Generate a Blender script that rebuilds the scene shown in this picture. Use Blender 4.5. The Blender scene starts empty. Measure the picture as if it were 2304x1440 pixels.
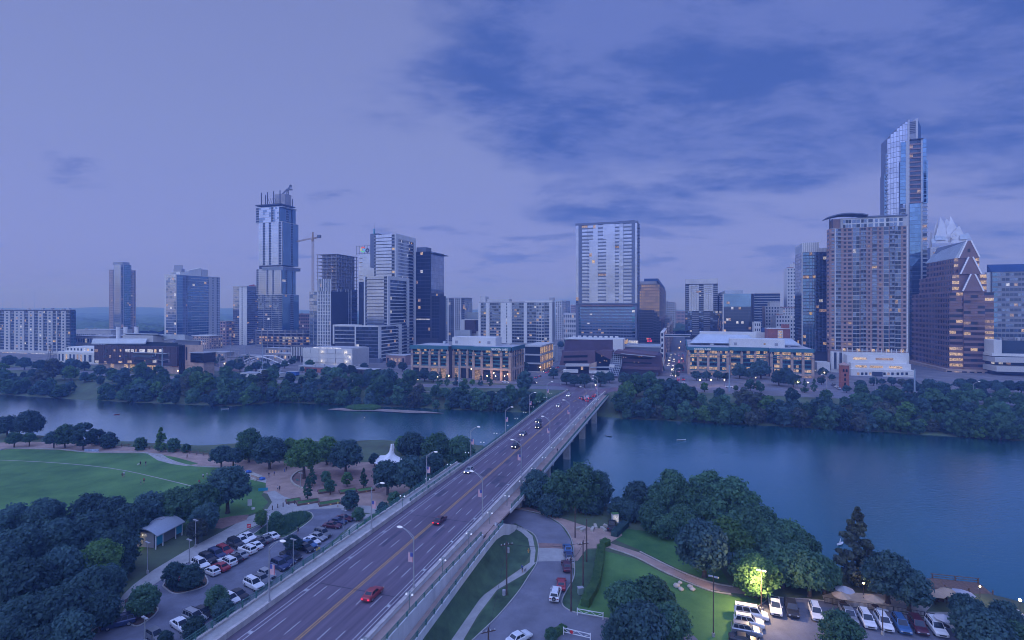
import bpy, math, random
from mathutils import Vector, Matrix
random.seed(7)
R = math.radians
S = bpy.context.scene
C = S.collection

# ------------------------------------------------------------------ camera, sky, sun, exposure
HC, F, HY = 60.0, 1200.0, 695.0          # camera height, focal length and horizon row (in photo pixels)
cam = bpy.data.cameras.new('camera')
cam.sensor_width = 36.0
cam.lens = F / 2304.0 * 36.0
cam.shift_y = -(720.0 - HY) / 2304.0
cam.clip_start = 0.5
cam.clip_end = 40000
camo = bpy.data.objects.new('camera', cam)
C.objects.link(camo)
camo.location = (0, 0, HC)
camo.rotation_euler = (R(90), 0, 0)
S.camera = camo

SUN_EL, SUN_AZ = 38.0, 215.0             # soft dusk light from behind and left of the camera (compass style, 0 = +Y)
w = bpy.data.worlds.new('World')
S.world = w
w.use_nodes = True
nt = w.node_tree
N = nt.nodes
L = nt.links
N.clear()
def nd(t, **k):
	n = N.new(t)
	for a, b in k.items():
		setattr(n, a, b)
	return n
def math_node(op, a, b=None, c=None, clamp=False):
	n = nd('ShaderNodeMath', operation=op)
	n.use_clamp = clamp
	for i, v in enumerate((a, b, c)):
		if v is None:
			continue
		if isinstance(v, (int, float)):
			n.inputs[i].default_value = v
		else:
			L.new(v, n.inputs[i])
	return n.outputs[0]
def mixc(f, a, b):
	n = nd('ShaderNodeMix', data_type='RGBA')
	for i, v in ((0, f), (6, a), (7, b)):
		if isinstance(v, (int, float)):
			n.inputs[i].default_value = v
		elif isinstance(v, tuple):
			n.inputs[i].default_value = (*v, 1)
		else:
			L.new(v, n.inputs[i])
	return n.outputs[2]
wo = nd('ShaderNodeOutputWorld')
bg = nd('ShaderNodeBackground')
L.new(bg.outputs[0], wo.inputs[0])
tc = nd('ShaderNodeTexCoord')
sx = nd('ShaderNodeSeparateXYZ')
L.new(tc.outputs['Generated'], sx.inputs[0])
dx, dy, dz = sx.outputs
sky = nd('ShaderNodeTexSky', sky_type='NISHITA')
sky.sun_disc = False
sky.sun_elevation = R(3)
sky.sun_rotation = R(-70)
sky.air_density = 1.0
sky.dust_density = 1.5
sky.ozone_density = 4.0
el = math_node('MAXIMUM', dz, 0.0)
ramp = nd('ShaderNodeValToRGB')
L.new(el, ramp.inputs[0])
cr = ramp.color_ramp
cr.elements[0].position = 0.0
cr.elements[0].color = (0.235, 0.280, 0.73, 1)
cr.elements[1].position = 1.0
cr.elements[1].color = (0.15, 0.21, 0.58, 1)
for p, c in ((0.10, (0.25, 0.305, 0.73)), (0.28, (0.235, 0.295, 0.65)), (0.55, (0.20, 0.255, 0.57))):
	e = cr.elements.new(p)
	e.color = (*c, 1)
hsv = nd('ShaderNodeHueSaturation')
L.new(sky.outputs[0], hsv.inputs['Color'])
hsv.inputs['Saturation'].default_value = 0.55
hsv.inputs['Value'].default_value = 0.10
base = mixc(0.10, ramp.outputs[0], hsv.outputs[0])
# cloud layer: direction projected on a flat layer high above the place
den = math_node('ADD', el, 0.16)
pxn = math_node('DIVIDE', dx, den)
pyn = math_node('DIVIDE', dy, den)
cb = nd('ShaderNodeCombineXYZ')
L.new(pxn, cb.inputs[0]); L.new(pyn, cb.inputs[1])
def cloud_noise(rot, scl, loc, scale, detail, rough, dist):
	m_ = nd('ShaderNodeMapping')
	m_.inputs['Rotation'].default_value = (0, 0, R(rot))
	m_.inputs['Scale'].default_value = (*scl, 1)
	m_.inputs['Location'].default_value = (*loc, 0)
	L.new(cb.outputs[0], m_.inputs[0])
	n_ = nd('ShaderNodeTexNoise')
	for k_, v_ in (('Scale', scale), ('Detail', detail), ('Roughness', rough), ('Distortion', dist)):
		n_.inputs[k_].default_value = v_
	L.new(m_.outputs[0], n_.inputs['Vector'])
	return n_.outputs[0]
def sstep(v, a, b):
	m_ = nd('ShaderNodeMapRange', interpolation_type='SMOOTHSTEP')
	L.new(v, m_.inputs[0])
	m_.inputs[1].default_value = a; m_.inputs[2].default_value = b
	return m_.outputs[0]
n1 = cloud_noise(-22, (0.66, 0.92), (3.3, 0.4), 1.0, 10, 0.60, 0.12)
n2 = cloud_noise(-8, (0.9, 1.15), (7.7, 5.1), 1.75, 9, 0.60, 0.1)
n3 = cloud_noise(-26, (0.75, 1.15), (1.1, 9.2), 2.6, 9, 0.64, 0.15)
# the bank lies over the north-eastern sky
east = math_node('ADD', math_node('MULTIPLY', sstep(dx, -0.36, 0.16), 0.40), math_node('MULTIPLY', sstep(el, 0.13, 0.30), 0.30))
east = math_node('ADD', east, math_node('MULTIPLY', n1, 0.95))
east = math_node('ADD', east, math_node('MULTIPLY', n3, 0.22))
bank = sstep(east, 0.97, 1.20)
puff = sstep(math_node('ADD', n2, math_node('MULTIPLY', sstep(dx, -0.55, 0.05), 0.06)), 0.585, 0.70)
small = math_node('MULTIPLY', puff, math_node('MULTIPLY', sstep(el, 0.02, 0.07), math_node('SUBTRACT', 1.0, sstep(el, 0.20, 0.42))))
c1 = mixc(math_node('MULTIPLY', small, 0.58), base, (0.085, 0.140, 0.45))
shade = sstep(math_node('ADD', n3, math_node('MULTIPLY', n1, 0.5)), 0.64, 0.88)
c2 = mixc(math_node('MULTIPLY', bank, 0.86), c1, mixc(shade, (0.120, 0.180, 0.52), (0.036, 0.095, 0.39)))
L.new(c2, bg.inputs[0])
bg.inputs[1].default_value = 1.0

sun = bpy.data.lights.new('sun', 'SUN')
sun.energy = 4.9
sun.angle = R(140)
sun.color = (0.305, 0.425, 1.0)
suno = bpy.data.objects.new('sun', sun)
C.objects.link(suno)
_d = Vector((math.sin(R(SUN_AZ)) * math.cos(R(SUN_EL)), math.cos(R(SUN_AZ)) * math.cos(R(SUN_EL)), math.sin(R(SUN_EL))))
suno.rotation_euler = (-_d).to_track_quat('-Z', 'Y').to_euler()
suno.location = (0, -50, 200)

S.view_settings.view_transform = 'Standard'
S.view_settings.look = 'None'
S.view_settings.exposure = 0.0
S.view_settings.gamma = 1.0
S.view_settings.use_curve_mapping = False
S.render.engine = 'CYCLES'
S.cycles.use_denoising = True
S.cycles.filter_width = 1.0
S.cycles.max_bounces = 4
S.cycles.adaptive_threshold = 0.015
S.cycles.diffuse_bounces = 2
S.cycles.glossy_bounces = 2
S.cycles.transmission_bounces = 3
S.cycles.volume_bounces = 0
S.cycles.transparent_max_bounces = 6
S.cycles.sample_clamp_indirect = 4.0
S.cycles.caustics_reflective = False
S.cycles.caustics_refractive = False

# ------------------------------------------------------------------ helpers
TH = R(17.6)                              # the street grid is turned this much against the view
CT, ST = math.cos(TH), math.sin(TH)
def gp(px, py, z=5.0):                    # a photo pixel on a level surface -> place
	Y = (HC - z) * F / (py - HY)
	return Vector(((px - 1152.0) / F * Y, Y, z))
def zp(py, Y):
	return HC + (HY - py) / F * Y
def at(px, py, Y):
	return Vector(((px - 1152.0) / F * Y, Y, zp(py, Y)))

MATS = {}
def mat(name, col, rough=0.7, metal=0.0, var=0.12, scale=0.3, emit=None, estr=0.0, bump=0.0, bscale=3.0, rnd=0.0, spec=0.5, var2=None, streak=False, along=0):
	if name in MATS:
		return MATS[name]
	m = bpy.data.materials.new(name)
	m.use_nodes = True
	t = m.node_tree
	b = t.nodes['Principled BSDF']
	b.inputs['Roughness'].default_value = rough
	b.inputs['Metallic'].default_value = metal
	b.inputs['Specular IOR Level'].default_value = spec
	b.inputs['Base Color'].default_value = (*col, 1)
	geo = None
	last = None
	if var > 0:
		geo = t.nodes.new('ShaderNodeNewGeometry')
		vec = geo.outputs['Position']
		if streak:
			mpn = t.nodes.new('ShaderNodeMapping')
			mpn.inputs['Scale'].default_value = (1, 1, 0.15)
			t.links.new(vec, mpn.inputs[0]); vec = mpn.outputs[0]
		if along:
			mpn = t.nodes.new('ShaderNodeMapping'); mpn.vector_type = 'TEXTURE'
			mpn.inputs['Rotation'].default_value = (0, 0, -TH); mpn.inputs['Scale'].default_value = (1, along, 1)
			t.links.new(vec, mpn.inputs[0]); vec = mpn.outputs[0]
		nz = t.nodes.new('ShaderNodeTexNoise')
		nz.inputs['Scale'].default_value = scale
		nz.inputs['Detail'].default_value = 6
		nz.inputs['Roughness'].default_value = 0.65
		t.links.new(vec, nz.inputs['Vector'])
		rp = t.nodes.new('ShaderNodeValToRGB')
		lo = tuple(max(0, c * (1 - 1.6 * var)) for c in col)
		hi = tuple(min(1, c * (1 + 1.6 * var)) for c in (var2 or col))
		rp.color_ramp.elements[0].position = 0.3; rp.color_ramp.elements[0].color = (*lo, 1)
		rp.color_ramp.elements[1].position = 0.7; rp.color_ramp.elements[1].color = (*hi, 1)
		t.links.new(nz.outputs[0], rp.inputs[0])
		last = rp.outputs[0]
		t.links.new(last, b.inputs['Base Color'])
	if rnd > 0:
		oi = t.nodes.new('ShaderNodeObjectInfo')
		h = t.nodes.new('ShaderNodeHueSaturation')
		mrn = t.nodes.new('ShaderNodeMapRange')
		mrn.inputs[3].default_value = 1 - rnd; mrn.inputs[4].default_value = 1 + rnd
		t.links.new(oi.outputs['Random'], mrn.inputs[0])
		t.links.new(mrn.outputs[0], h.inputs['Value'])
		if last:
			t.links.new(last, h.inputs['Color'])
		else:
			h.inputs['Color'].default_value = (*col, 1)
		t.links.new(h.outputs[0], b.inputs['Base Color'])
	if bump > 0:
		geo = geo or t.nodes.new('ShaderNodeNewGeometry')
		nb = t.nodes.new('ShaderNodeTexNoise')
		nb.inputs['Scale'].default_value = bscale
		nb.inputs['Detail'].default_value = 4
		t.links.new(geo.outputs['Position'], nb.inputs['Vector'])
		bp = t.nodes.new('ShaderNodeBump')
		bp.inputs['Strength'].default_value = bump
		bp.inputs['Distance'].default_value = 0.1
		t.links.new(nb.outputs[0], bp.inputs['Height'])
		t.links.new(bp.outputs[0], b.inputs['Normal'])
	if emit:
		b.inputs['Emission Color'].default_value = (*emit, 1)
		b.inputs['Emission Strength'].default_value = estr
		if var > 0.3:
			mx = t.nodes.new('ShaderNodeMix'); mx.data_type = 'RGBA'
			rpe = t.nodes.new('ShaderNodeMapRange'); rpe.inputs[1].default_value = 0.38; rpe.inputs[2].default_value = 0.62
			t.links.new(nz.outputs[0], rpe.inputs[0]); t.links.new(rpe.outputs[0], mx.inputs[0])
			mx.inputs[6].default_value = tuple(c * 0.22 for c in emit) + (1,); mx.inputs[7].default_value = tuple(c * 1.35 for c in emit) + (1,)
			t.links.new(mx.outputs[2], b.inputs['Emission Color'])
	MATS[name] = m
	return m

class MB:
	"""collects geometry for ONE mesh"""
	def __init__(s):
		s.v = []; s.f = []; s.m = []; s.mats = []; s.sm = False
	def mi(s, m):
		if m not in s.mats:
			s.mats.append(m)
		return s.mats.index(m)
	def poly(s, pts, m):
		i = len(s.v); s.v += [tuple(p) for p in pts]
		s.f.append(tuple(range(i, i + len(pts)))); s.m.append(s.mi(m))
	def box(s, x0, x1, y0, y1, z0, z1, m):
		i = len(s.v); k = s.mi(m)
		s.v += [(x0, y0, z0), (x1, y0, z0), (x1, y1, z0), (x0, y1, z0), (x0, y0, z1), (x1, y0, z1), (x1, y1, z1), (x0, y1, z1)]
		for f in ((0, 3, 2, 1), (4, 5, 6, 7), (0, 1, 5, 4), (1, 2, 6, 5), (2, 3, 7, 6), (3, 0, 4, 7)):
			s.f.append(tuple(i + j for j in f)); s.m.append(k)
	def prism(s, pts, z0, z1, m, mtop=None):
		"""vertical prism over a plan polygon (counter-clockwise); z0/z1 numbers or lists"""
		n = len(pts); i = len(s.v); k = s.mi(m); kt = s.mi(mtop or m)
		za = z0 if isinstance(z0, (list, tuple)) else [z0] * n
		zb = z1 if isinstance(z1, (list, tuple)) else [z1] * n
		s.v += [(p[0], p[1], a) for p, a in zip(pts, za)] + [(p[0], p[1], b) for p, b in zip(pts, zb)]
		s.f.append(tuple(i + j for j in reversed(range(n)))); s.m.append(k)
		s.f.append(tuple(i + n + j for j in range(n))); s.m.append(kt)
		for j in range(n):
			j2 = (j + 1) % n
			s.f.append((i + j, i + j2, i + n + j2, i + n + j)); s.m.append(k)
	def tube(s, a, b, r0, r1=None, m=None, n=8, cap=True):
		a, b = Vector(a), Vector(b)
		r1 = r0 if r1 is None else r1
		d = (b - a).normalized()
		u = d.orthogonal().normalized(); v = d.cross(u)
		i = len(s.v); k = s.mi(m)
		for p, r in ((a, r0), (b, r1)):
			for j in range(n):
				t = 2 * math.pi * j / n
				s.v.append(tuple(p + (u * math.cos(t) + v * math.sin(t)) * r))
		for j in range(n):
			j2 = (j + 1) % n
			s.f.append((i + j, i + j2, i + n + j2, i + n + j)); s.m.append(k)
		if cap:
			s.f.append(tuple(i + j for j in reversed(range(n)))); s.m.append(k)
			s.f.append(tuple(i + n + j for j in range(n))); s.m.append(k)
	def path(s, pts, r, m, n=6):
		for a, b in zip(pts, pts[1:]):
			s.tube(a, b, r, r, m, n)
	def beam(s, a, b, w, h, m):
		"""bar of w x h section from a to b (top edge level)"""
		a, b = Vector(a), Vector(b)
		d = (b - a); d.normalize()
		side = d.cross(Vector((0, 0, 1)))
		if side.length < 1e-4:
			side = Vector((1, 0, 0))
		side.normalize(); up = side.cross(d)
		i = len(s.v); k = s.mi(m)
		for p in (a, b):
			for q, r in ((-1, -1), (1, -1), (1, 1), (-1, 1)):
				s.v.append(tuple(p + side * q * w / 2 + up * r * h / 2))
		for f in ((0, 3, 2, 1), (4, 5, 6, 7), (0, 1, 5, 4), (1, 2, 6, 5), (2, 3, 7, 6), (3, 0, 4, 7)):
			s.f.append(tuple(i + j for j in f)); s.m.append(k)
	def ball(s, c, r, m, nu=8, nv=6, sz=1.0):
		i = len(s.v); k = s.mi(m)
		c = Vector(c)
		for a in range(nv + 1):
			t = math.pi * a / nv
			for b in range(nu):
				p = 2 * math.pi * b / nu
				s.v.append((c.x + r * math.sin(t) * math.cos(p), c.y + r * math.sin(t) * math.sin(p), c.z + r * sz * math.cos(t)))
		for a in range(nv):
			for b in range(nu):
				b2 = (b + 1) % nu
				s.f.append((i + a * nu + b, i + (a + 1) * nu + b, i + (a + 1) * nu + b2, i + a * nu + b2)); s.m.append(k)
	def mesh(s, name):
		me = bpy.data.meshes.new(name)
		me.from_pydata(s.v, [], s.f)
		for m in s.mats:
			me.materials.append(m)
		if len(s.mats) > 1:
			me.polygons.foreach_set('material_index', s.m)
		if s.sm:
			me.polygons.foreach_set('use_smooth', [True] * len(s.f))
		me.update()
		return me
	def build(s, name, parent=None, loc=None, rz=None, **tags):
		return ob(name, s.mesh(name), parent, loc, rz, **tags)

def ob(name, data, parent=None, loc=None, rz=None, scale=None, **tags):
	o = bpy.data.objects.new(name, data)
	C.objects.link(o)
	if parent is not None:
		o.parent = parent
	if loc is not None:
		o.location = loc
	if rz is not None:
		o.rotation_euler = (0, 0, rz)
	if scale is not None:
		o.scale = scale
	for k, v in tags.items():
		if v is not None:
			o[k] = v
	return o
def thing(name, label, category, loc=(0, 0, 0), rz=0.0, group=None, scale=None):
	return ob(name, None, None, loc, rz, scale, label=label, category=category, group=group)
KIDS = {}
def copy_tree(o, parent=None):
	c = o.copy()
	C.objects.link(c)
	c.parent = parent
	for ch in o.children:
		copy_tree(ch, c)
	return c
def dup(o, loc, rz=0.0, label=None, scale=None):
	c = copy_tree(o)
	c.location = loc
	c.rotation_euler = (0, 0, rz)
	if scale is not None:
		c.scale = scale if isinstance(scale, tuple) else (scale,) * 3
	if label:
		c['label'] = label
	return c
UNIT = {}
def ub(m):
	if m.name not in UNIT:
		b = MB(); b.box(0, 1, 0, 1, 0, 1, m)
		UNIT[m.name] = b.mesh('box_' + m.name)
	return UNIT[m.name]
def bx(name, parent, x0, x1, y0, y1, z0, z1, m, **tags):
	return ob(name, ub(m), parent, (x0, y0, z0), None, (x1 - x0, y1 - y0, z1 - z0), **tags)

def ordw(n):
	"""1 -> first, 21 -> twenty-first ..."""
	o_ = 'zeroth first second third fourth fifth sixth seventh eighth ninth tenth eleventh twelfth thirteenth fourteenth fifteenth sixteenth seventeenth eighteenth nineteenth'.split()
	t_ = 'x x twenty thirty forty fifty sixty seventy eighty ninety'.split()
	if n < 20: return o_[n]
	if n < 100: return (t_[n // 10] + '-' + o_[n % 10]) if n % 10 else t_[n // 10][:-1] + 'ieth'
	return 'hundred-and-' + ordw(n - 100) if n > 100 else 'hundredth'
def onum(i): return ordw(i + 1)
def gl(a, b_, z=8.0):                 # street-grid coordinates (east, north) -> place
	return Vector((a * CT + b_ * ST, -a * ST + b_ * CT, z))
# ------------------------------------------------------------------ ground, water, roads
M_earth = mat('earth', (0.10, 0.10, 0.06), 0.95, var=0.3, scale=0.05, var2=(0.08, 0.12, 0.06))
M_grass = mat('lawn_grass', (0.050, 0.190, 0.042), 0.95, var=0.30, scale=0.06, var2=(0.080, 0.175, 0.045), bump=0.4, bscale=6)
M_grass2 = mat('bank_grass', (0.05, 0.095, 0.045), 0.95, var=0.3, scale=0.25, bump=0.4, bscale=6)
M_pink = mat('granite_gravel', (0.36, 0.25, 0.20), 0.95, var=0.14, scale=0.35)
M_conc = mat('concrete_walk', (0.36, 0.35, 0.33), 0.9, var=0.12, scale=0.5)
M_lot = mat('lot_asphalt', (0.15, 0.155, 0.19), 0.9, var=0.16, scale=0.25)
M_road = mat('road_asphalt', (0.135, 0.104, 0.138), 0.85, var=0.20, scale=0.9, along=30)
M_road2 = mat('street_asphalt', (0.17, 0.17, 0.20), 0.85, var=0.14, scale=0.2)
M_brickpave = mat('brick_paving', (0.27, 0.17, 0.14), 0.9, var=0.15, scale=0.8)
M_white = mat('white_paint', (0.75, 0.75, 0.74), 0.6, var=0.06, scale=1.5)
M_mulch = mat('mulch', (0.11, 0.07, 0.05), 0.95, var=0.25, scale=0.6)
M_stone = mat('limestone', (0.42, 0.38, 0.32), 0.9, var=0.15, scale=0.8)

def lerp_tab(tab, x):
	if x <= tab[0][0]: return tab[0][1]
	for (a, b), (c, d) in zip(tab, tab[1:]):
		if x <= c:
			return b + (d - b) * (x - a) / (c - a)
	return tab[-1][1]
SS = [(-900, 330), (-400, 272), (-238, 248), (-180, 232), (-127, 224), (-60, 232), (-17, 228), (-4, 214), (6, 186), (25, 159), (44, 149), (61, 134), (73, 118), (90, 112), (102, 106), (130, 97), (200, 80), (400, 40), (900, -60)]
NS = [(-1500, 520), (-800, 425), (-354, 371), (-293, 353), (-240, 340), (-172, 327), (-152, 341), (-96, 330), (-6, 310), (37, 302), (60, 290), (124, 274), (182, 258), (213, 246), (230, 241), (400, 215), (900, 150)]
def sm(a, b, x):
	t = min(1, max(0, (x - a) / (b - a)))
	return t * t * (3 - 2 * t)
def ground_z(x, y):
	d1 = (lerp_tab(SS, x) - y) * 0.9
	d2 = (y - lerp_tab(NS, x)) * 0.95
	if d1 > 0:
		return 5.0 * sm(0, 7, d1) - 0.5 * (d1 < 0.5)
	if d2 > 0:
		return 8.0 * sm(0, 30, d2) - 0.3 * (d2 < 0.5)
	return -0.5 - 2.5 * sm(0, 5, min(-d1, -d2))
def axis(lo, hi, step, far):
	a = []; v = lo
	while v <= hi: a.append(v); v += step
	l = lo; r = hi; g = step
	left = []; right = []
	while l > -far or r < far:
		g *= 1.35
		l -= g; r += g
		left.append(l); right.append(r)
	return left[::-1] + a + right
xs = axis(-420, 420, 4.0, 6000)
ys = [v for v in axis(-30, 430, 3.5, 6000) if -1450 < v < 5450]
def bump_noise(x, y):
	return 0.25 * math.sin(x * 0.11 + 1.3 * math.sin(y * 0.07)) + 0.2 * math.sin(y * 0.13 + x * 0.05)
b = MB()
for y in ys:
	for x in xs:
		z = ground_z(x, y)
		if 0.3 < z < 4.6 or 5.2 < z < 7.8:
			z += bump_noise(x, y) * 0.8
		b.v.append((x, y, z))
nx = len(xs)
k = b.mi(M_earth)
for j in range(len(ys) - 1):
	for i in range(nx - 1):
		b.f.append((j * nx + i, j * nx + i + 1, (j + 1) * nx + i + 1, (j + 1) * nx + i)); b.m.append(k)
b.sm = True
b.build('ground', kind='structure')

mw = bpy.data.materials.new('lake_water')
mw.use_nodes = True
t = mw.node_tree
t.nodes.remove(t.nodes['Principled BSDF'])
wd = t.nodes.new('ShaderNodeBsdfDiffuse'); wd.inputs[0].default_value = (0.006, 0.100, 0.120, 1)
wg = t.nodes.new('ShaderNodeBsdfGlossy'); wg.inputs[0].default_value = (0.78, 0.90, 1, 1); wg.inputs['Roughness'].default_value = 0.17
lw_ = t.nodes.new('ShaderNodeLayerWeight'); lw_.inputs[0].default_value = 0.5
pw_ = t.nodes.new('ShaderNodeMath'); pw_.operation = 'POWER'; pw_.inputs[1].default_value = 4.3
ma_ = t.nodes.new('ShaderNodeMath'); ma_.operation = 'MULTIPLY_ADD'; ma_.inputs[1].default_value = 1.85; ma_.inputs[2].default_value = 0.03; ma_.use_clamp = True
ws = t.nodes.new('ShaderNodeMixShader')
t.links.new(lw_.outputs['Facing'], pw_.inputs[0]); t.links.new(pw_.outputs[0], ma_.inputs[0]); t.links.new(ma_.outputs[0], ws.inputs[0])
t.links.new(wd.outputs[0], ws.inputs[1]); t.links.new(wg.outputs[0], ws.inputs[2]); t.links.new(ws.outputs[0], t.nodes['Material Output'].inputs[0])
g = t.nodes.new('ShaderNodeNewGeometry')
mpn = t.nodes.new('ShaderNodeMapping')
mpn.inputs['Scale'].default_value = (0.55, 1.0, 1.0)
mpn.inputs['Rotation'].default_value = (0, 0, R(-15))
t.links.new(g.outputs['Position'], mpn.inputs[0])
na = t.nodes.new('ShaderNodeTexNoise'); na.inputs['Scale'].default_value = 0.9; na.inputs['Detail'].default_value = 5
nb = t.nodes.new('ShaderNodeTexNoise'); nb.inputs['Scale'].default_value = 0.03; nb.inputs['Detail'].default_value = 3
t.links.new(mpn.outputs[0], na.inputs[0]); t.links.new(mpn.outputs[0], nb.inputs[0])
bp = t.nodes.new('ShaderNodeBump'); bp.inputs['Distance'].default_value = 0.14
mrw = t.nodes.new('ShaderNodeMapRange'); mrw.inputs[1].default_value = 0.35; mrw.inputs[2].default_value = 0.65
mrw.inputs[3].default_value = 0.35; mrw.inputs[4].default_value = 0.95
t.links.new(nb.outputs[0], mrw.inputs[0]); t.links.new(mrw.outputs[0], bp.inputs['Strength'])
t.links.new(na.outputs[0], bp.inputs['Height']); t.links.new(bp.outputs[0], wg.inputs['Normal'])
b = MB()
b.poly([(-3000, -300, 0), (3000, -300, 0), (3000, 900, 0), (-3000, 900, 0)], mw)
b.build('water', kind='structure')

def tri_flat(pts, z, m, name, dz=0.0, kind='structure'):
	import mathutils
	from mathutils.geometry import tessellate_polygon
	P = [Vector((p[0], p[1], z + dz)) for p in pts]
	bb = MB()
	k = bb.mi(m)
	bb.v = [tuple(p) for p in P]
	for t3 in tessellate_polygon([P]):
		a, c, d = (P[i] for i in t3)
		if (c - a).cross(d - a).z < 0: t3 = (t3[0], t3[2], t3[1])
		bb.f.append(tuple(t3)); bb.m.append(k)
	return bb.build(name, kind=kind)
def sheet(name, px, m, z=5.0, dz=0.02, label=None):
	return tri_flat([gp(x, y, z) for x, y in px], z, m, name, dz)
def strip_pts(line, w):
	out = []
	n = len(line)
	for i, p in enumerate(line):
		a = line[max(0, i - 1)]; c = line[min(n - 1, i + 1)]
		d = Vector((c[0] - a[0], c[1] - a[1])).normalized()
		out.append((Vector((p[0], p[1])), Vector((-d.y, d.x)) * w / 2))
	return out
def smooth_line(pts, n=5):
	"""Catmull-Rom through the points"""
	P = [Vector((p[0], p[1])) for p in pts]
	P = [2 * P[0] - P[1]] + P + [2 * P[-1] - P[-2]]
	out = []
	for i in range(1, len(P) - 2):
		for j in range(n):
			t = j / n
			a, b_, c, d = P[i - 1:i + 3]
			out.append(0.5 * ((2 * b_) + (c - a) * t + (2 * a - 5 * b_ + 4 * c - d) * t * t + (3 * b_ - a - 3 * c + d) * t ** 3))
	out.append(P[-2])
	return out
def ribbon(name, line, w, m, z, kind='structure', h=None):
	"""flat strip along a plan line; with h a raised kerb of that height"""
	bb = MB()
	q = strip_pts(line, w)
	for (p, o), (p2, o2) in zip(q, q[1:]):
		a, b_, c, d = p + o, p - o, p2 - o2, p2 + o2
		if h is None:
			bb.poly([(a.x, a.y, z), (b_.x, b_.y, z), (c.x, c.y, z), (d.x, d.y, z)], m)
		else:
			bb.prism([a, b_, c, d], z, z + h, m)
	return bb.build(name, kind=kind)
def pxline(pts, z=5.0, n=4):
	return smooth_line([gp(x, y, z) for x, y in pts], n)

# ---- south bank, west of the bridge: park
sheet('gravel_plaza', [(0, 996), (75, 994), (200, 999), (330, 1008), (470, 1023), (560, 1036), (700, 1040), (860, 1040), (960, 1060), (960, 1110), (900, 1140), (820, 1148), (780, 1139), (700, 1134), (640, 1122), (590, 1108), (520, 1090), (300, 1060), (0, 1030)], M_pink, dz=0.01)
sheet('lawn', [(-900, 1040), (0, 1013), (25, 1010), (130, 1012), (200, 1019), (330, 1020), (355, 1034), (420, 1046), (520, 1052), (548, 1060), (562, 1078), (598, 1086), (598, 1100), (588, 1114), (604, 1130), (585, 1150), (545, 1162), (500, 1168), (430, 1185), (330, 1230), (250, 1300), (150, 1420), (-900, 1420)], M_grass, dz=0.03)
sheet('lawn_wedge', [(362, 1023), (400, 1030), (446, 1043), (428, 1046), (395, 1041)], M_grass, dz=0.035)
sheet('concrete_terrace', [(330, 1020), (362, 1021), (395, 1041), (428, 1047), (420, 1049), (385, 1044), (355, 1036)], M_conc, dz=0.045)
ribbon('lawn_edging', pxline([(0, 1013), (25, 1009), (130, 1011), (200, 1018), (330, 1020), (420, 1047), (520, 1053), (550, 1061)]), 0.5, M_conc, 5.03, h=0.25)
ribbon('field_walk', pxline([(-100, 1032), (100, 1040), (250, 1054), (370, 1079), (470, 1105), (520, 1125)]), 0.4, M_conc, 5.065)
sheet('park_walk', [(600, 1108), (618, 1104), (640, 1118), (700, 1132), (820, 1138), (880, 1140), (870, 1158), (800, 1152), (700, 1147), (640, 1157), (600, 1172), (560, 1190), (500, 1222), (440, 1254), (375, 1296), (330, 1330), (300, 1345), (180, 1445), (140, 1445), (262, 1362), (276, 1340), (300, 1316), (345, 1283), (420, 1238), (500, 1196), (560, 1162), (600, 1148), (612, 1130)], M_conc, dz=0.05)
sheet('parking_lot', [(172, 1460), (262, 1394), (315, 1340), (350, 1314), (420, 1268), (500, 1225), (560, 1194), (610, 1171), (650, 1156), (700, 1147), (760, 1144), (812, 1152), (806, 1172), (770, 1198), (735, 1232), (690, 1272), (620, 1332), (540, 1392), (450, 1460)], M_lot, dz=0.07)
ribbon('lot_kerb', pxline([(262, 1394), (315, 1340), (350, 1314), (420, 1268), (500, 1225), (560, 1194), (610, 1171), (650, 1156), (700, 1147), (760, 1144), (812, 1152)]), 0.18, M_conc, 5.05, h=0.12)
sheet('verge', [(812, 1160), (860, 1150), (870, 1165), (620, 1345), (560, 1400), (520, 1445), (470, 1450), (560, 1385), (640, 1320), (720, 1250), (780, 1195)], M_conc, dz=0.055)
sheet('verge_grass', [(838, 1158), (858, 1152), (780, 1222), (700, 1285), (690, 1284), (760, 1228), (800, 1190)], M_grass, dz=0.075)
sheet('bus_apron', [(470, 1172), (520, 1162), (560, 1158), (555, 1170), (500, 1190), (478, 1188)], M_brickpave, dz=0.06)
def bed(name, px, m, z=5.0):
	line = pxline(px + [px[0]], z, 5)
	o = tri_flat(line[:-1], z, m, name, 0.16)
	ribbon('bed_kerb', line, 0.25, M_conc, z + 0.05, h=0.13)
bed('planting_bed', [(568, 1204), (618, 1168), (655, 1153), (690, 1151), (704, 1160), (696, 1174), (645, 1208), (610, 1211)], M_grass2)
bed('tree_island', [(366, 1320), (390, 1336), (420, 1333), (466, 1316), (455, 1290), (420, 1284), (380, 1296)], M_mulch)
bed('tree_island', [(278, 1352), (305, 1340), (350, 1364), (350, 1382), (308, 1410), (284, 1390)], M_mulch)
sheet('circle_plaza', [(655, 1078), (668, 1064), (700, 1056), (800, 1058), (870, 1060), (880, 1090), (860, 1108), (800, 1112), (740, 1110), (690, 1104), (663, 1092)], M_brickpave, dz=0.05)
ribbon('seat_wall', pxline([(688, 1058), (668, 1064), (655, 1078), (663, 1092), (690, 1104)]), 0.5, M_stone, 5.05, h=0.45)

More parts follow.
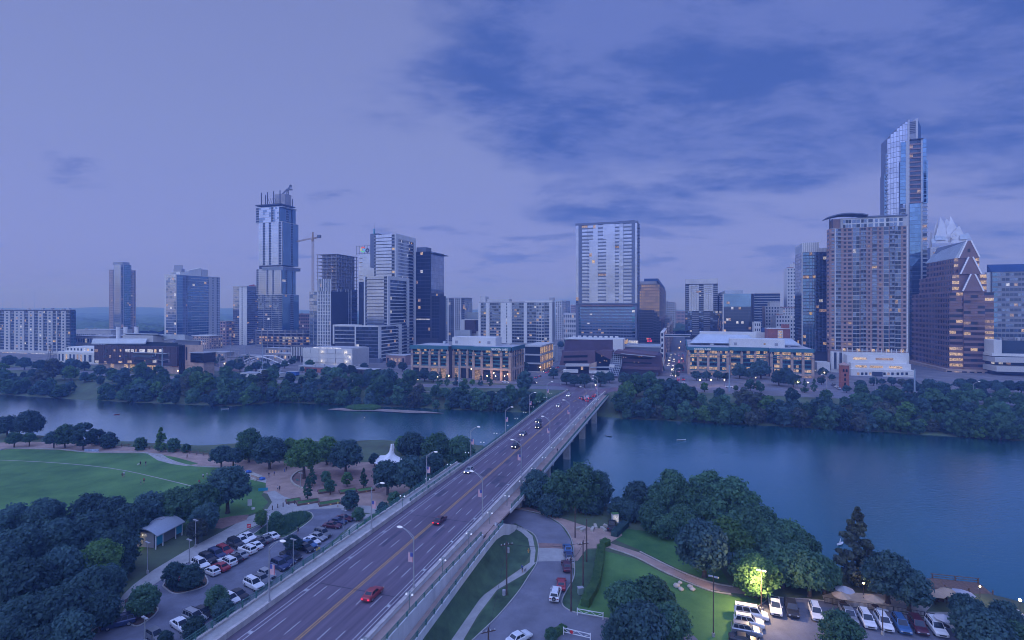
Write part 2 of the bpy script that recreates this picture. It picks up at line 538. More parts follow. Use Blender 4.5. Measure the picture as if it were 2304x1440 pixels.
# ---- south bank, east of the bridge: street, lawns, lot
sheet('bank_lawn', [(1060, 1230), (1140, 1190), (1192, 1192), (1196, 1240), (1180, 1272), (1110, 1320), (1040, 1420), (1000, 1460), (880, 1460)], M_grass2, dz=0.02)
sheet('street', [(1090, 1165), (1130, 1150), (1175, 1148), (1225, 1160), (1262, 1182), (1284, 1215), (1290, 1262), (1289, 1300), (1272, 1330), (1262, 1356), (1275, 1372), (1310, 1383), (1420, 1402), (1560, 1430), (1600, 1470), (1020, 1470), (1060, 1442), (1120, 1385), (1165, 1332), (1190, 1294), (1208, 1266), (1211, 1228), (1200, 1200), (1160, 1178), (1120, 1182)], M_road2, dz=0.06)
sheet('concrete_apron', [(1212, 1222), (1286, 1226), (1290, 1262), (1208, 1264)], M_conc, dz=0.066)
sheet('brick_crossing', [(1210, 1222), (1286, 1225), (1287, 1236), (1211, 1233)], M_brickpave, dz=0.074)
sheet('street_walk', [(1150, 1186), (1178, 1188), (1198, 1206), (1205, 1240), (1202, 1266), (1192, 1266), (1194, 1240), (1188, 1212), (1172, 1197)], M_conc, dz=0.055)
sheet('footpath', [(1192, 1266), (1206, 1266), (1180, 1292), (1118, 1328), (1075, 1385), (1040, 1445), (1000, 1445), (1050, 1380), (1090, 1338), (1150, 1295)], M_conc, dz=0.05)
sheet('verge_lawn', [(1206, 1268), (1188, 1298), (1165, 1330), (1120, 1384), (1058, 1445), (1042, 1445), (1078, 1386), (1120, 1330), (1180, 1294)], M_grass2, dz=0.045)
ribbon('street_kerb', pxline([(1150, 1180), (1198, 1200), (1211, 1228), (1208, 1266), (1190, 1296), (1165, 1334), (1120, 1387), (1058, 1446)]), 0.2, M_conc, 5.04, h=0.14)
ribbon('street_kerb', pxline([(1175, 1147), (1225, 1159), (1264, 1182), (1286, 1215), (1292, 1262), (1291, 1300), (1274, 1330), (1264, 1356), (1277, 1372), (1312, 1383), (1420, 1401)]), 0.2, M_conc, 5.04, h=0.14)
sheet('gravel_path', [(1150, 1144), (1190, 1142), (1260, 1165), (1330, 1188), (1395, 1192), (1400, 1205), (1372, 1222), (1440, 1244), (1530, 1288), (1600, 1312), (1650, 1322), (1720, 1328), (1720, 1342), (1640, 1334), (1590, 1325), (1500, 1288), (1430, 1252), (1372, 1233), (1320, 1235), (1300, 1262), (1293, 1262), (1288, 1215), (1264, 1180), (1225, 1157)], M_pink, dz=0.05)
sheet('upper_lawn', [(1382, 1214), (1410, 1190), (1540, 1205), (1600, 1240), (1640, 1312), (1600, 1308), (1530, 1282), (1440, 1238)], M_grass, dz=0.03)
sheet('hotel_lawn', [(1355, 1238), (1430, 1258), (1500, 1294), (1590, 1330), (1650, 1342), (1740, 1348), (1660, 1395), (1640, 1460), (1380, 1460), (1290, 1390), (1310, 1340), (1345, 1290)], M_grass, dz=0.03)
sheet('verge_lawn', [(1300, 1240), (1350, 1236), (1345, 1290), (1300, 1390), (1268, 1368), (1264, 1352), (1294, 1300)], M_grass2, dz=0.025)
ribbon('path_edging', pxline([(1440, 1242), (1530, 1286), (1600, 1311), (1650, 1321)]), 0.3, M_stone, 5.04, h=0.15)
ribbon('path_edging', pxline([(1372, 1234), (1430, 1254), (1500, 1290), (1590, 1327), (1645, 1338)]), 0.3, M_stone, 5.04, h=0.15)
sheet('guest_lot', [(1630, 1470), (1650, 1402), (1728, 1348), (1780, 1346), (1850, 1350), (1900, 1362), (2020, 1376), (2120, 1396), (2200, 1470)], M_lot, dz=0.06)
sheet('patio', [(1850, 1340), (1880, 1332), (2000, 1338), (2100, 1360), (2080, 1380), (2010, 1374), (1856, 1356)], M_conc, dz=0.05)
sheet('pool_deck', [(2040, 1376), (2300, 1380), (2400, 1480), (2200, 1470), (2120, 1396)], M_conc, dz=0.045)
ribbon('lot_kerb', pxline([(1645, 1412), (1728, 1350), (1780, 1347), (1850, 1352), (1900, 1364), (2020, 1378), (2120, 1398)], n=2), 0.18, M_conc, 5.05, h=0.12)

# ---- north side: riverside avenue and the cross streets
def gridrect(name, a0, a1, b0, b1, m, dz):
	return tri_flat([gl(a0, b0), gl(a1, b0), gl(a1, b1), gl(a0, b1)], 8.0, m, name, dz)
# ------------------------------------------------------------------ bridge
M_par = mat('parapet_concrete', (0.47, 0.43, 0.40), 0.9, var=0.2, scale=0.6, streak=True)
M_parw = mat('white_concrete', (0.60, 0.60, 0.60), 0.85, var=0.10, scale=0.5, streak=True)
M_pier = mat('pier_concrete', (0.42, 0.41, 0.40), 0.9, var=0.15, scale=0.4)
M_pinkc = mat('pink_concrete', (0.40, 0.29, 0.25), 0.9, var=0.12, scale=0.4)
M_green = mat('green_railing', (0.05, 0.16, 0.14), 0.5, var=0.1, scale=1.0)
M_yel = mat('yellow_paint', (0.50, 0.28, 0.08), 0.7, var=0.22, scale=1.0)
M_steel = mat('galvanised_steel', (0.42, 0.43, 0.45), 0.45, metal=0.5, var=0.06, scale=2)
M_white2 = mat('lane_paint', (0.50, 0.50, 0.50), 0.7, var=0.28, scale=1.2)
BA = -55.3
def flare(b):
	return -2.6 * sm(170, 315, b)
def deck_z(b):
	return 10.0 - 1.8 * sm(275, 335, b)
br = thing('road_bridge', 'long concrete road bridge with brick-coloured roadway crossing the river diagonally', 'bridge', (0, 0, 0), -TH)
# local frame of the bridge empty = street grid (a east, b north)
def bband(name, a0, a1, z0off, z1off, m, b0=30, b1=332, parent=br, n=None, zf=None, f0=0, f1=0, **tags):
	bb = MB()
	n = n or 24
	zf = zf or deck_z
	for i in range(n + 1):
		q = b0 + (b1 - b0) * i / n
		z = zf(q)
		u0 = a0 + f0 * flare(q); u1 = a1 + f1 * flare(q)
		bb.v += [(u0, q, z + z0off), (u1, q, z + z0off), (u1, q, z + z1off), (u0, q, z + z1off)]
	k = bb.mi(m)
	for i in range(n):
		o = i * 4
		for j in range(4):
			j2 = (j + 1) % 4
			bb.f.append((o + j, o + j2, o + 4 + j2, o + 4 + j)[::-1]); bb.m.append(k)
	bb.f.append((0, 1, 2, 3)); bb.m.append(k)
	bb.f.append((n * 4 + 3, n * 4 + 2, n * 4 + 1, n * 4)); bb.m.append(k)
	return bb.build(name, parent, **tags)
bband('roadway', -65.6, -45.0, -1.0, 0.0, M_road, f0=1)
bband('parapet', -66.2, -65.6, -1.6, 0.95, M_par, f0=1, f1=1)
bband('girder', -65, -46.5, -2.4, -1.02, M_pier, b0=30, b1=325)
bband('barrier', -45.0, -44.5, -1.8, 0.9, M_parw)
bband('barrier_cap', -45.1, -44.4, 0.9, 1.05, M_par)
def walk_z(b):
	return 10.2 - 1.5 * sm(75, 160, b) - 0.3 * sm(290, 330, b)
bband('east_walkway', -44.5, -41.8, -0.4, 0.0, M_pinkc, zf=walk_z, b0=30, b1=118)
bband('east_walkway', -44.5, -41.2, -0.4, 0.0, M_pinkc, zf=walk_z, b0=118, b1=320)
bband('walkway_edge', -41.2, -40.95, -0.7, 0.25, M_parw, zf=walk_z, b0=128, b1=320)
# the west walkway on its retaining wall beside the parking lot
bband('west_walkway', -69.3, -66.2, -0.3, 0.05, M_conc, b0=30, b1=160)
bband('retaining_wall', -69.8, -69.3, -5.2, 0.35, M_par, b0=30, b1=160)
# ramp and stair east of the walkway
def ramp_z(b):
	return 7.6 + 1.7 * sm(60, 112, b)
bband('ramp', -41.5, -39.5, -3.5, 0.0, M_pinkc, zf=ramp_z, b0=30, b1=112)
bband('ramp_wall', -41.8, -41.5, -3.2, 0.75, M_parw, zf=walk_z, b0=30, b1=110)
bband('ramp_landing', -41.78, -39.5, -5.0, 0.0, M_pinkc, zf=lambda b: 9.3, b0=112, b1=117.5)
bband('ramp_wall', -39.5, -39.15, -4.2, 0.8, M_parw, zf=ramp_z, b0=30, b1=117.5)
for i in range(14):
	bx('stair_step', br, -41.2, -39.6, 117.5 + i * 0.62, 118.12 + i * 0.62, 4.0, 9.1 - i * 0.3, M_parw)
for a0 in (-41.55, -39.6):
	bb = MB()
	bb.prism([(a0, 117.5), (a0 + 0.35, 117.5), (a0 + 0.35, 127.5), (a0, 127.5)], [4, 4, 4, 4], [10.15, 10.15, 5.9, 5.9], M_parw)
	bb.build('stair_wall', br)
# grassed slope up to the ramp wall
bb = MB(); k = bb.mi(M_grass2); n = 20
for i in range(n + 1):
	q = 30 + 96 * i / n
	z = 5.0 + (ramp_z(q) - 0.5 - 5.0) * (1 - sm(112, 126, q))
	for a, zz in ((-39.2, z), (-38.3, 5 + (z - 5) * 0.6), (-37.3, 5 + (z - 5) * 0.2), (-36.3, 5.015)):
		bb.v.append(tuple(gl(a, q, zz)))
for i in range(n):
	for j in range(3):
		bb.f.append((i * 4 + j, i * 4 + j + 1, i * 4 + j + 5, i * 4 + j + 4)); bb.m.append(k)
bb.sm = True
bb.build('bank_slope', kind='structure')
# lane lines
def mark(name, a0, a1, b0, b1, m):
	z0, z1 = deck_z(b0) + 0.012, deck_z(b1) + 0.012
	bb = MB(); bb.poly([(a0, b0, z0), (a1, b0, z0), (a1, b1, z1), (a0, b1, z1)], m)
	return bb.build(name, br)
for off in (-0.32, 0.14):
	for q in range(30, 330, 15):
		mark('yellow_line', BA + off - 0.08, BA + off + 0.12, q, q + 15, M_yel)
for a in (-63.9, -63.1, -47.3, -46.6):
	for q in range(30, 330, 30):
		mark('bike_lane_line', a - 0.07, a + 0.07, q, q + 30, M_white2)
for a in (-60.9, -58.1, -52.4, -49.7):
	q = 36.0
	while q < 318:
		mark('lane_dash', a - 0.08, a + 0.08, q, q + 3.6, M_white2)
		q += 10.5
for a in (-63.5, -46.95):
	q = 40.0
	while q < 300:
		mark('buffer_bar', a - 0.4, a + 0.4, q, q + 0.7, M_white2)
		q += 13.0
M_joint = mat('deck_joint', (0.05, 0.045, 0.06), 0.8, var=0.2, scale=2)
M_patch = mat('asphalt_patch', (0.085, 0.075, 0.105), 0.9, var=0.25, scale=0.8)
for q in range(48, 320, 34):
	mark('expansion_joint', -65.5, -45.1, q, q + 0.22, M_joint)
rgp = random.Random(3)
for i in range(22):
	a0 = rgp.choice((-62.9, -60.6, -57.9, -55.0, -52.2, -49.5)); q = rgp.uniform(50, 260); z_ = 0.006
	w_, l_ = rgp.uniform(0.7, 2.1), rgp.uniform(2, 9)
	bb = MB(); bb.poly([(a0, q, deck_z(q) + z_), (a0 + w_, q, deck_z(q) + z_), (a0 + w_, q + l_, deck_z(q + l_) + z_), (a0, q + l_, deck_z(q + l_) + z_)], M_patch); bb.build('road_patch', br)
# piers
for q in (108, 142, 176, 210, 245, 280):
	p = MB()
	p.box(-65.8, -42.0, q - 1.0, q + 1.0, 6.6, 7.62, M_pier)
	p.box(-42.6, -41.1, q - 0.7, q + 0.7, 7.0, 7.8, M_pier)
	p.build('pier_cap', br)
	for a in (-64.5, -57.5, -51, -43.6):
		p = MB()
		if a == -43.6:
			p.box(a - 1.3, a + 1.3, q - 0.8, q + 0.8, -2, 6.6, M_pier)
		else:
			p.tube((a, q, -2), (a, q, 6.6), 0.8, 0.8, M_pier, 10)
		p.build('pier_column', br)
# railings: posts one by one, rails per run
def railing(a_, b0, b1, zf, zoff, step=3.0, h=1.15, fl=0):
	root = br
	n = int((b1 - b0) / step)
	for i in range(n + 1):
		q = b0 + i * step
		a = a_ + fl * flare(q)
		z = zf(q) + zoff
		bx('railing_post', root, a - 0.09, a + 0.09, q - 0.09, q + 0.09, z, z + h, M_green)
	for hh, th in ((h - 0.06, 0.09), (h * 0.55, 0.05), (h * 0.2, 0.05)):
		bb = MB()
		prev = None
		for i in range(n + 1):
			q = b0 + i * step
			a = a_ + fl * flare(q)
			p = (a, q, zf(q) + zoff + hh)
			if prev: bb.beam(prev, p, 0.07, th, M_green)
			prev = p
		bb.build('rail', root)
	bb = MB()
	q = b0
	while q < b0 + n * step:
		z = zf(q) + zoff; a = a_ + fl * flare(q)
		bb.box(a - 0.02, a + 0.02, q - 0.02, q + 0.02, z + 0.1, z + h - 0.1, M_green)
		q += 0.3
	bb.build('balusters', root, kind='stuff')
railing(-69.55, 44, 160, deck_z, 0.35)
railing(-66.0, 122, 316, deck_z, 0.95, step=3.5, h=0.75, fl=1)
railing(-41.65, 52, 110, walk_z, 0.75, h=0.9)
railing(-39.32, 48, 117, lambda q: ramp_z(q), 0.8, h=1.0)
railing(-41.08, 129, 318, walk_z, 0.25, h=1.15)

# ---- street lamps on the bridge
M_lamp = mat('lamp_head', (0.62, 0.63, 0.66), 0.4, var=0.05, emit=(0.9, 0.93, 1.0), estr=0.25)
def make_lamp():
	r = thing('street_lamp', 'tall grey street lamp on the bridge', 'street lamp', (0, 0, 0), 0, 'tall street lamps along the bridge')
	p = MB(); p.tube((0, 0, 0), (0, 0, 9.2), 0.16, 0.09, M_steel, 8); p.tube((0, 0, 0), (0, 0, 0.5), 0.24, 0.2, M_steel, 8); p.build('pole', r)
	a = MB(); a.path([(0, 0, 8.6), (1.0, 0, 9.7), (2.2, 0, 10.5)], 0.05, M_steel); a.path([(0, 0, 9.15), (1.0, 0, 10.0), (2.2, 0, 10.5)], 0.05, M_steel); a.build('arm', r)
	h = MB(); h.ball((2.75, 0, 10.5), 0.62, M_lamp, 8, 6, 0.32)
	h.v = [(2.75 + (x - 2.75) * 1.0, y * 0.5, z) for x, y, z in h.v]; h.build('lamp_head', r)
	return r
M_flag_w = mat('flag_white', (0.7, 0.66, 0.66), 0.8, var=0.05)
M_flag_r = mat('flag_red', (0.55, 0.10, 0.12), 0.8, var=0.05)
M_flag_b = mat('flag_blue', (0.08, 0.10, 0.32), 0.8, var=0.05)
def make_flag():
	r = thing('flag_banner', 'small hanging striped flag banner on lamp', 'flag', (0, 0, 0), 0, 'striped flag banners on the bridge lamps')
	for k in range(13):
		x0 = 0.18 + k * 0.92 / 13
		bx('stripe', r, x0, x0 + 0.92 / 13, -0.02, 0.02, 0, 1.7, M_flag_r if k % 2 == 0 else M_flag_w)
	bx('canton', r, 0.18, 0.67, -0.03, 0.03, 0.95, 1.7, M_flag_b)
	for z in (0.0, 1.7):
		a = MB(); a.tube((0, 0, z), (1.15, 0, z), 0.025, 0.025, M_steel, 5); a.build('bracket', r)
	return r
lamp0, flag0 = make_lamp(), make_flag()
# lamp feet seen in the photograph: west row then east row
ordn = [onum(i) for i in range(12)]
lw = [73, 104, 131, 163, 200, 238, 276]
le = [84, 118, 150, 186, 222, 262, 300]
first = True
for side, rows, a, rz in (('west', lw, -65.9, 0.0), ('east', le, -44.75, math.pi)):
	for i, q in enumerate(rows):
		a = (-65.9 + flare(q)) if side == 'west' else -44.75
		p = gl(a, q, deck_z(q) + 0.9)
		lab = 'tall grey street lamp on the %s parapet of the bridge, %s from the near end' % (side, ordn[i])
		f = 'small hanging striped flag banner on the %s %s-parapet bridge lamp' % (ordn[i], side)
		if first:
			o, g_ = lamp0, flag0
			o.location = p; o.rotation_euler = (0, 0, -TH + rz); o['label'] = lab; first = False
			g_['label'] = f
		else:
			o = dup(lamp0, p, -TH + rz, lab); g_ = dup(flag0, (0, 0, 0), 0, f)
		z = 4.6
		g_.location = gl(a + (0 if side == 'west' else 0), q, deck_z(q) + 0.9 + z)
		g_.rotation_euler = (0, 0, -TH + (0 if side == 'west' else math.pi) )
# small twin-globe footway lamps
M_globe = mat('globe', (0.8, 0.8, 0.82), 0.3, var=0, emit=(0.9, 0.95, 1.0), estr=0.35)
def make_small():
	r = thing('footway_lamp', 'x', 'street lamp', (0, 0, 0), 0, 'green twin-headed lamps along the bridge railings')
	p = MB(); p.tube((0, 0, 0), (0, 0, 3.0), 0.07, 0.05, M_green, 6); p.build('pole', r)
	a = MB(); a.path([(-0.55, 0, 2.75), (-0.35, 0, 3.05), (0.35, 0, 3.05), (0.55, 0, 2.75)], 0.03, M_green, 5); a.build('arm', r)
	for s_ in (-1, 1):
		g2 = MB(); g2.tube((s_ * 0.55, 0, 2.5), (s_ * 0.55, 0, 2.75), 0.2, 0.08, M_globe, 8); g2.build('lamp_shade', r)
	return r
sm0 = make_small(); used = False
for nm, a, zf, off, qs in (('west bridge parapet', -66.0, deck_z, 0.95, list(range(118, 300, 14))), ('east bridge walkway', -42.9, walk_z, 0.0, list(range(66, 300, 13)))):
	for i, q in enumerate(qs):
		lab = 'small green twin-headed lamp on the %s, %s from the near end' % (nm, onum(i))
		p = gl(a + (flare(q) if off else 0), q, zf(q) + off)
		if not used:
			sm0.location = p; sm0.rotation_euler = (0, 0, -TH); sm0['label'] = lab; used = True
		else:
			dup(sm0, p, -TH, lab)

# ---- north side roads
M_city = mat('city_paving', (0.17, 0.16, 0.17), 0.9, var=0.2, scale=0.08)
tri_flat([gl(-900, 352), gl(600, 352), gl(900, 1500), gl(-1500, 1500)], 8.0, M_city, 'city_pavement', 0.02)
ribbon('riverside_avenue', pxline([(-200, 822), (100, 832), (300, 846), (600, 858), (1000, 868), (1150, 870), (1300, 874), (1450, 873), (1600, 874), (1750, 876), (1900, 884), (2100, 896), (2400, 915)], 8.0), 15, M_road2, 8.06)
ribbon('avenue_kerb', pxline([(900, 881), (1150, 885)], 8.0), 0.5, M_conc, 8.03, h=0.4)
gridrect('north_street', -14, 5, 352, 1500, M_road2, 0.05)
gridrect('cross_street', -113, -99, 352, 1300, M_road2, 0.05)
gridrect('east_street', 86, 101, 352, 1000, M_road2, 0.05)
gridrect('second_street', -700, 500, 462, 476, M_road2, 0.045)
# the curve from the bridge end to the avenue
ribbon('bridge_curve', smooth_line([gl(-60.5, 326), gl(-62, 338), gl(-70, 352), gl(-88, 360)]), 13, M_road, 8.10)
ribbon('bridge_curve', smooth_line([gl(-50, 326), gl(-48, 338), gl(-38, 352), gl(-20, 362)]), 12, M_road, 8.105)
for q in range(-12, 5, 3):
	bb = MB(); P = [gl(q, 372, 8.075), gl(q + 1.2, 372, 8.075), gl(q + 1.2, 377, 8.075), gl(q, 377, 8.075)]; bb.poly(P, M_white2); bb.build('crossing_stripe', kind='structure')
# ------------------------------------------------------------------ buildings
def glass(name, col, metal=0.75, rough=0.06, rnd=0.16):
	m = mat(name, col, rough, metal, var=0.10, scale=0.06, rnd=rnd)
	return m
G_sky = glass('glass_sky', (0.345, 0.365, 0.44), 0.9)
G_blue = glass('glass_blue', (0.15, 0.24, 0.35), 0.85)
G_mid = glass('glass_mid', (0.16, 0.20, 0.28), 0.8)
G_dark = glass('glass_dark', (0.06, 0.075, 0.10), 0.5, 0.08, 0.35)
G_black = glass('glass_black', (0.025, 0.03, 0.045), 0.35, 0.08, 0.35)
G_teal = glass('glass_teal', (0.09, 0.22, 0.28), 0.7)
G_bronze = glass('glass_bronze', (0.16, 0.10, 0.10), 0.7)
L_warm = mat('lit_window_warm', (0.5, 0.35, 0.18), 0.5, var=0.5, scale=0.9, emit=(1.0, 0.62, 0.28), estr=0.42, rnd=0.5)
L_dim = mat('lit_window_dim', (0.35, 0.25, 0.16), 0.5, var=0.5, scale=0.9, emit=(1.0, 0.60, 0.32), estr=0.24, rnd=0.5)
L_white = mat('lit_window_white', (0.5, 0.5, 0.5), 0.5, var=0.4, scale=0.9, emit=(1.0, 0.88, 0.70), estr=0.38, rnd=0.4)
W_white = mat('wall_white', (0.66, 0.65, 0.63), 0.8, var=0.06, scale=0.05, streak=True)
W_pale = mat('wall_pale_grey', (0.50, 0.49, 0.48), 0.8, var=0.07, scale=0.06, streak=True)
W_grey = mat('wall_grey', (0.30, 0.30, 0.32), 0.8, var=0.08, scale=0.06, streak=True)
W_slate = mat('wall_slate', (0.16, 0.18, 0.24), 0.7, var=0.08, scale=0.06)
W_dark = mat('wall_dark', (0.055, 0.055, 0.07), 0.7, var=0.12, scale=0.08)
W_tan = mat('wall_tan_stone', (0.45, 0.33, 0.26), 0.85, var=0.16, scale=0.25)
W_brick = mat('wall_brick', (0.37, 0.24, 0.21), 0.85, var=0.12, scale=0.2)
W_brown = mat('wall_brown_granite', (0.26, 0.16, 0.14), 0.6, var=0.10, scale=0.15)
W_redbrick = mat('wall_red_brick', (0.33, 0.12, 0.09), 0.85, var=0.12, scale=0.3)
W_copper = mat('wall_dark_metal', (0.06, 0.035, 0.045), 0.55, var=0.2, scale=0.3)
W_teal = mat('wall_teal_metal', (0.05, 0.17, 0.22), 0.5, metal=0.3, var=0.08, scale=0.1)
W_roof = mat('roof_grey', (0.40, 0.40, 0.42), 0.8, var=0.15, scale=0.1)
W_metal = mat('roof_metal', (0.46, 0.50, 0.55), 0.45, metal=0.5, var=0.08, scale=0.1)
W_blueroof = mat('roof_blue', (0.04, 0.09, 0.22), 0.5, metal=0.3, var=0.08, scale=0.1)
W_conc = mat('bare_concrete', (0.34, 0.31, 0.29), 0.9, var=0.16, scale=0.2)
W_red = mat('red_mesh', (0.55, 0.12, 0.07), 0.8, var=0.1)
W_rail = mat('balcony_rail', (0.20, 0.22, 0.26), 0.5, metal=0.3, var=0.05)
W_crown = mat('crown_glass', (0.55, 0.56, 0.60), 0.25, metal=0.2, var=0.08, scale=0.1, emit=(1.0, 0.93, 0.85), estr=0.03)
GS = {'sky': [G_sky], 'blue': [G_blue], 'mid': [G_mid], 'dark': [G_dark], 'black': [G_black], 'teal': [G_teal], 'bronze': [G_bronze],
      'skyb': [G_sky, G_sky, G_mid], 'blued': [G_blue, G_blue, G_mid], 'midd': [G_mid, G_dark], 'tealb': [G_teal, G_blue]}

class Bld:
	def __init__(s, name, label, cat, xl, xr, Y, xs=None, d=None, zb=7.6):
		s.X0 = (xl - 1152) / F * Y; s.Y0 = Y; s.zb = zb
		s.root = thing(name, label, cat, (s.X0, s.Y0, 0), -TH)
		s.rec = []
		s.w = s.a(xr)
		if xs is not None:
			s.d = s.e(xs, s.w) if xs > xr else s.e(xs, 0)
		if d is not None or xs is None:
			s.d = d or 25.0
		s.mpp = Y / F
	def a(s, px, y0=0.0):                 # photo column -> local x on the plane y = y0
		k = (px - 1152) / F
		qx, qy = s.X0 + y0 * ST, s.Y0 + y0 * CT
		return (k * qy - qx) / (CT + k * ST)
	def e(s, px, x1=0.0):                 # photo column -> local y on the plane x = x1
		k = (px - 1152) / F
		qx, qy = s.X0 + x1 * CT, s.Y0 - x1 * ST
		return (k * qy - qx) / (ST - k * CT)
	def z(s, py, x=0.0, y=0.0):
		Y = s.Y0 - x * ST + y * CT
		return HC + (HY - py) / F * Y
	def box(s, name, x0, x1, y0, y1, z0, z1, m, obj=False):
		if x1 < x0: x0, x1 = x1, x0
		if y1 < y0: y0, y1 = y1, y0
		if z1 < z0: z0, z1 = z1, z0
		s.rec.append((name, (x0, x1, y0, y1, z0, z1), m, obj))
	def fb(s, face, off, name, a0, a1, o0, o1, z0, z1, m, obj=False):
		"""box given along a face: a = along, o = outwards"""
		if a1 < a0: a0, a1 = a1, a0
		if face == 'S': s.box(name, a0, a1, off - o1, off - o0, z0, z1, m, obj)
		elif face == 'E': s.box(name, off + o0, off + o1, a0, a1, z0, z1, m, obj)
		elif face == 'W': s.box(name, off - o1, off - o0, a0, a1, z0, z1, m, obj)
	def bays(s, face, off, edges, kinds, z0, z1, nr, spec, local=False):
		"""vertical bays between photo columns; spec[kind] = dict"""
		if not local:
			edges = [s.a(e, off) if face == 'S' else s.e(e, off) for e in edges]
		rh = (z1 - z0) / nr
		for i, kd in enumerate(kinds):
			sp = spec[kd]
			a0, a1 = sorted((edges[i], edges[i + 1]))
			t = sp.get('t', 'g')
			dpt = sp.get('o', 0.6)
			wm = sp.get('wall', W_pale)
			if t == 'w':
				s.fb(face, off, 'wall_panel', a0, a1, 0, dpt, z0, z1, wm, True); continue
			if t == 'b':                      # open balconies
				for r in range(nr):
					za = z0 + r * rh
					pr = sp.get('pr', 0.0)
					s.fb(face, off, 'balcony', a0 + 0.05, a1 - 0.05, 0, dpt + pr, za - 0.15, za + 0.15, sp.get('slab', W_pale))
					s.fb(face, off, 'railing', a0 + 0.05, a1 - 0.05, dpt + pr - 0.12, dpt + pr - 0.04, za + 0.15, za + 1.1, sp.get('rail', W_rail))
					n = max(1, round((a1 - a0) / sp.get('cell', 3.0)))
					for c in range(n):
						w0 = a0 + (a1 - a0) * c / n; w1 = a0 + (a1 - a0) * (c + 1) / n
						s.pane(face, off, w0 + 0.12, w1 - 0.12, 0.02, 0.08, za + 0.2, za + rh - 0.35, sp)
				continue
			s.fb(face, off, 'wall_panel', a0, a1, 0, dpt, z0, z1, wm, True)
			n = sp.get('n') or max(1, round((a1 - a0) / sp.get('cell', 3.2)))
			ww = sp.get('ww', 0.92); wh = sp.get('wh', 0.8)
			for r in range(nr):
				za = z0 + r * rh + rh * (1 - wh) * sp.get('lo', 0.5)
				if sp.get('band'):
					s.fb(face, off, 'spandrel', a0, a1, dpt, dpt + sp.get('bo', 0.25), z0 + r * rh - rh * 0.5 * (1 - wh) * 0.9, z0 + r * rh + rh * 0.5 * (1 - wh) * 0.9, sp['band'])
				for c in range(n):
					cw = (a1 - a0) / n
					w0 = a0 + cw * (c + 0.5 - ww / 2); w1 = a0 + cw * (c + 0.5 + ww / 2)
					s.pane(face, off, w0, w1, dpt + 0.01, dpt + 0.06, za, za + rh * wh, sp)
			if sp.get('pier'):
				for c in range(n + 1):
					ac = a0 + (a1 - a0) * c / n; hw = sp.get('pw', 0.3) / 2
					s.fb(face, off, 'pier', ac - hw, ac + hw, dpt, dpt + sp.get('po', 0.35), z0, z1, sp['pier'])
	def pane(s, face, off, w0, w1, o0, o1, za, zb_, sp):
		lit = sp.get('lit', 0.05)
		zr = sp.get('litz')
		if zr and not (zr[0] < za < zr[1]): lit *= 0.15
		if random.random() < lit * 0.42:
			m = random.choice((L_warm, L_dim, L_dim, L_white))
		else:
			m = random.choice(GS[sp.get('glass', 'mid')])
		s.fb(face, off, 'window', w0, w1, o0, o1, za, zb_, m)
	def finish(s, minpx=8.0, cap=260):
		groups = {}
		for r in s.rec: groups.setdefault(r[0], []).append(r)
		for name, rs in groups.items():
			def size(r):
				x0, x1, y0, y1, z0, z1 = r[1]
				return max(x1 - x0, y1 - y0, z1 - z0) / s.mpp
			big = [r for r in rs if r[3] or size(r) >= minpx]
			small = [r for r in rs if not (r[3] or size(r) >= minpx)]
			big.sort(key=size, reverse=True)
			small += [r for r in big[cap:] if not r[3]]
			big = [r for i, r in enumerate(big) if i < cap or r[3]]
			for r in big:
				x0, x1, y0, y1, z0, z1 = r[1]
				bx(name, s.root, x0, x1, y0, y1, z0, z1, r[2])
			if small:
				mb = MB()
				for r in small: mb.box(*r[1], r[2])
				mb.build(name + '_field', s.root, kind='stuff')
		return s.root
	def mb(s): return MB()

def roof_kit(B, x0, x1, y0, y1, z, n=4, m=None):
	"""plant and parapet on a flat roof"""
	m = m or W_grey
	for k in range(n):
		u = random.uniform(x0 + 1, x1 - 4); v = random.uniform(y0 + 1, y1 - 3)
		B.box('roof_unit', u, u + random.uniform(1.5, 3.5), v, v + random.uniform(1.5, 3), z, z + random.uniform(0.8, 2.2), random.choice((W_pale, W_grey, W_metal)))
def parapet(B, x0, x1, y0, y1, z, m, h=1.0, t=0.4):
	B.box('parapet', x0, x1, y0, y0 + t, z, z + h, m, True)
	B.box('parapet', x0, x1, y1 - t, y1, z, z + h, m, True)
	B.box('parapet', x0, x0 + t, y0 + t, y1 - t, z, z + h, m, True)
	B.box('parapet', x1 - t, x1, y0 + t, y1 - t, z, z + h, m, True)
# ---- far-left apartment slab
B = Bld('apartment_slab', 'long pale apartment slab at the far left with dark balcony stacks', 'apartment building', -90, 158, 664, xs=170)
zt = B.z(700, B.w); z0 = B.z(792, B.w)
B.box('wall', 0, B.w, 0, B.d, B.zb, zt + 1.2, W_dark, True)
B.box('roof', 0, B.w, 0.1, B.d, zt + 1.2, zt + 1.8, W_roof, True)
SP = {'b': dict(t='b', glass='midd', lit=0.16, slab=W_grey, cell=2.6), 's': dict(wall=W_pale, glass='mid', n=1, ww=0.55, wh=0.5, lit=0.08), 'w': dict(t='w', wall=W_pale), 'g': dict(glass='tealb', wh=0.85, lit=0.05, cell=3, wall=W_slate)}
ed = [-90, -70, -58, -44, -34, -12, 0.5, 10.5, 13, 21, 24, 33, 35.5, 43, 45, 52.5, 55.5, 64.5, 67, 75, 77.5, 86.5, 88.5, 96, 98, 107, 109, 117, 119.5, 127, 129.5, 138.5, 140.5, 147, 149, 158]
kd = 'wbwbwwbwswbwswswbwswbwswbwswbwbwswb'
kd = (kd + 'w' * 40)[:len(ed) - 1]
B.bays('S', 0, ed, kd, z0, zt, 14, SP)
B.bays('E', B.w, [159, 170], 'g', z0, zt, 14, SP)
B.box('podium', 0, B.w + 6, -6, B.d, B.zb, z0, W_pale, True)
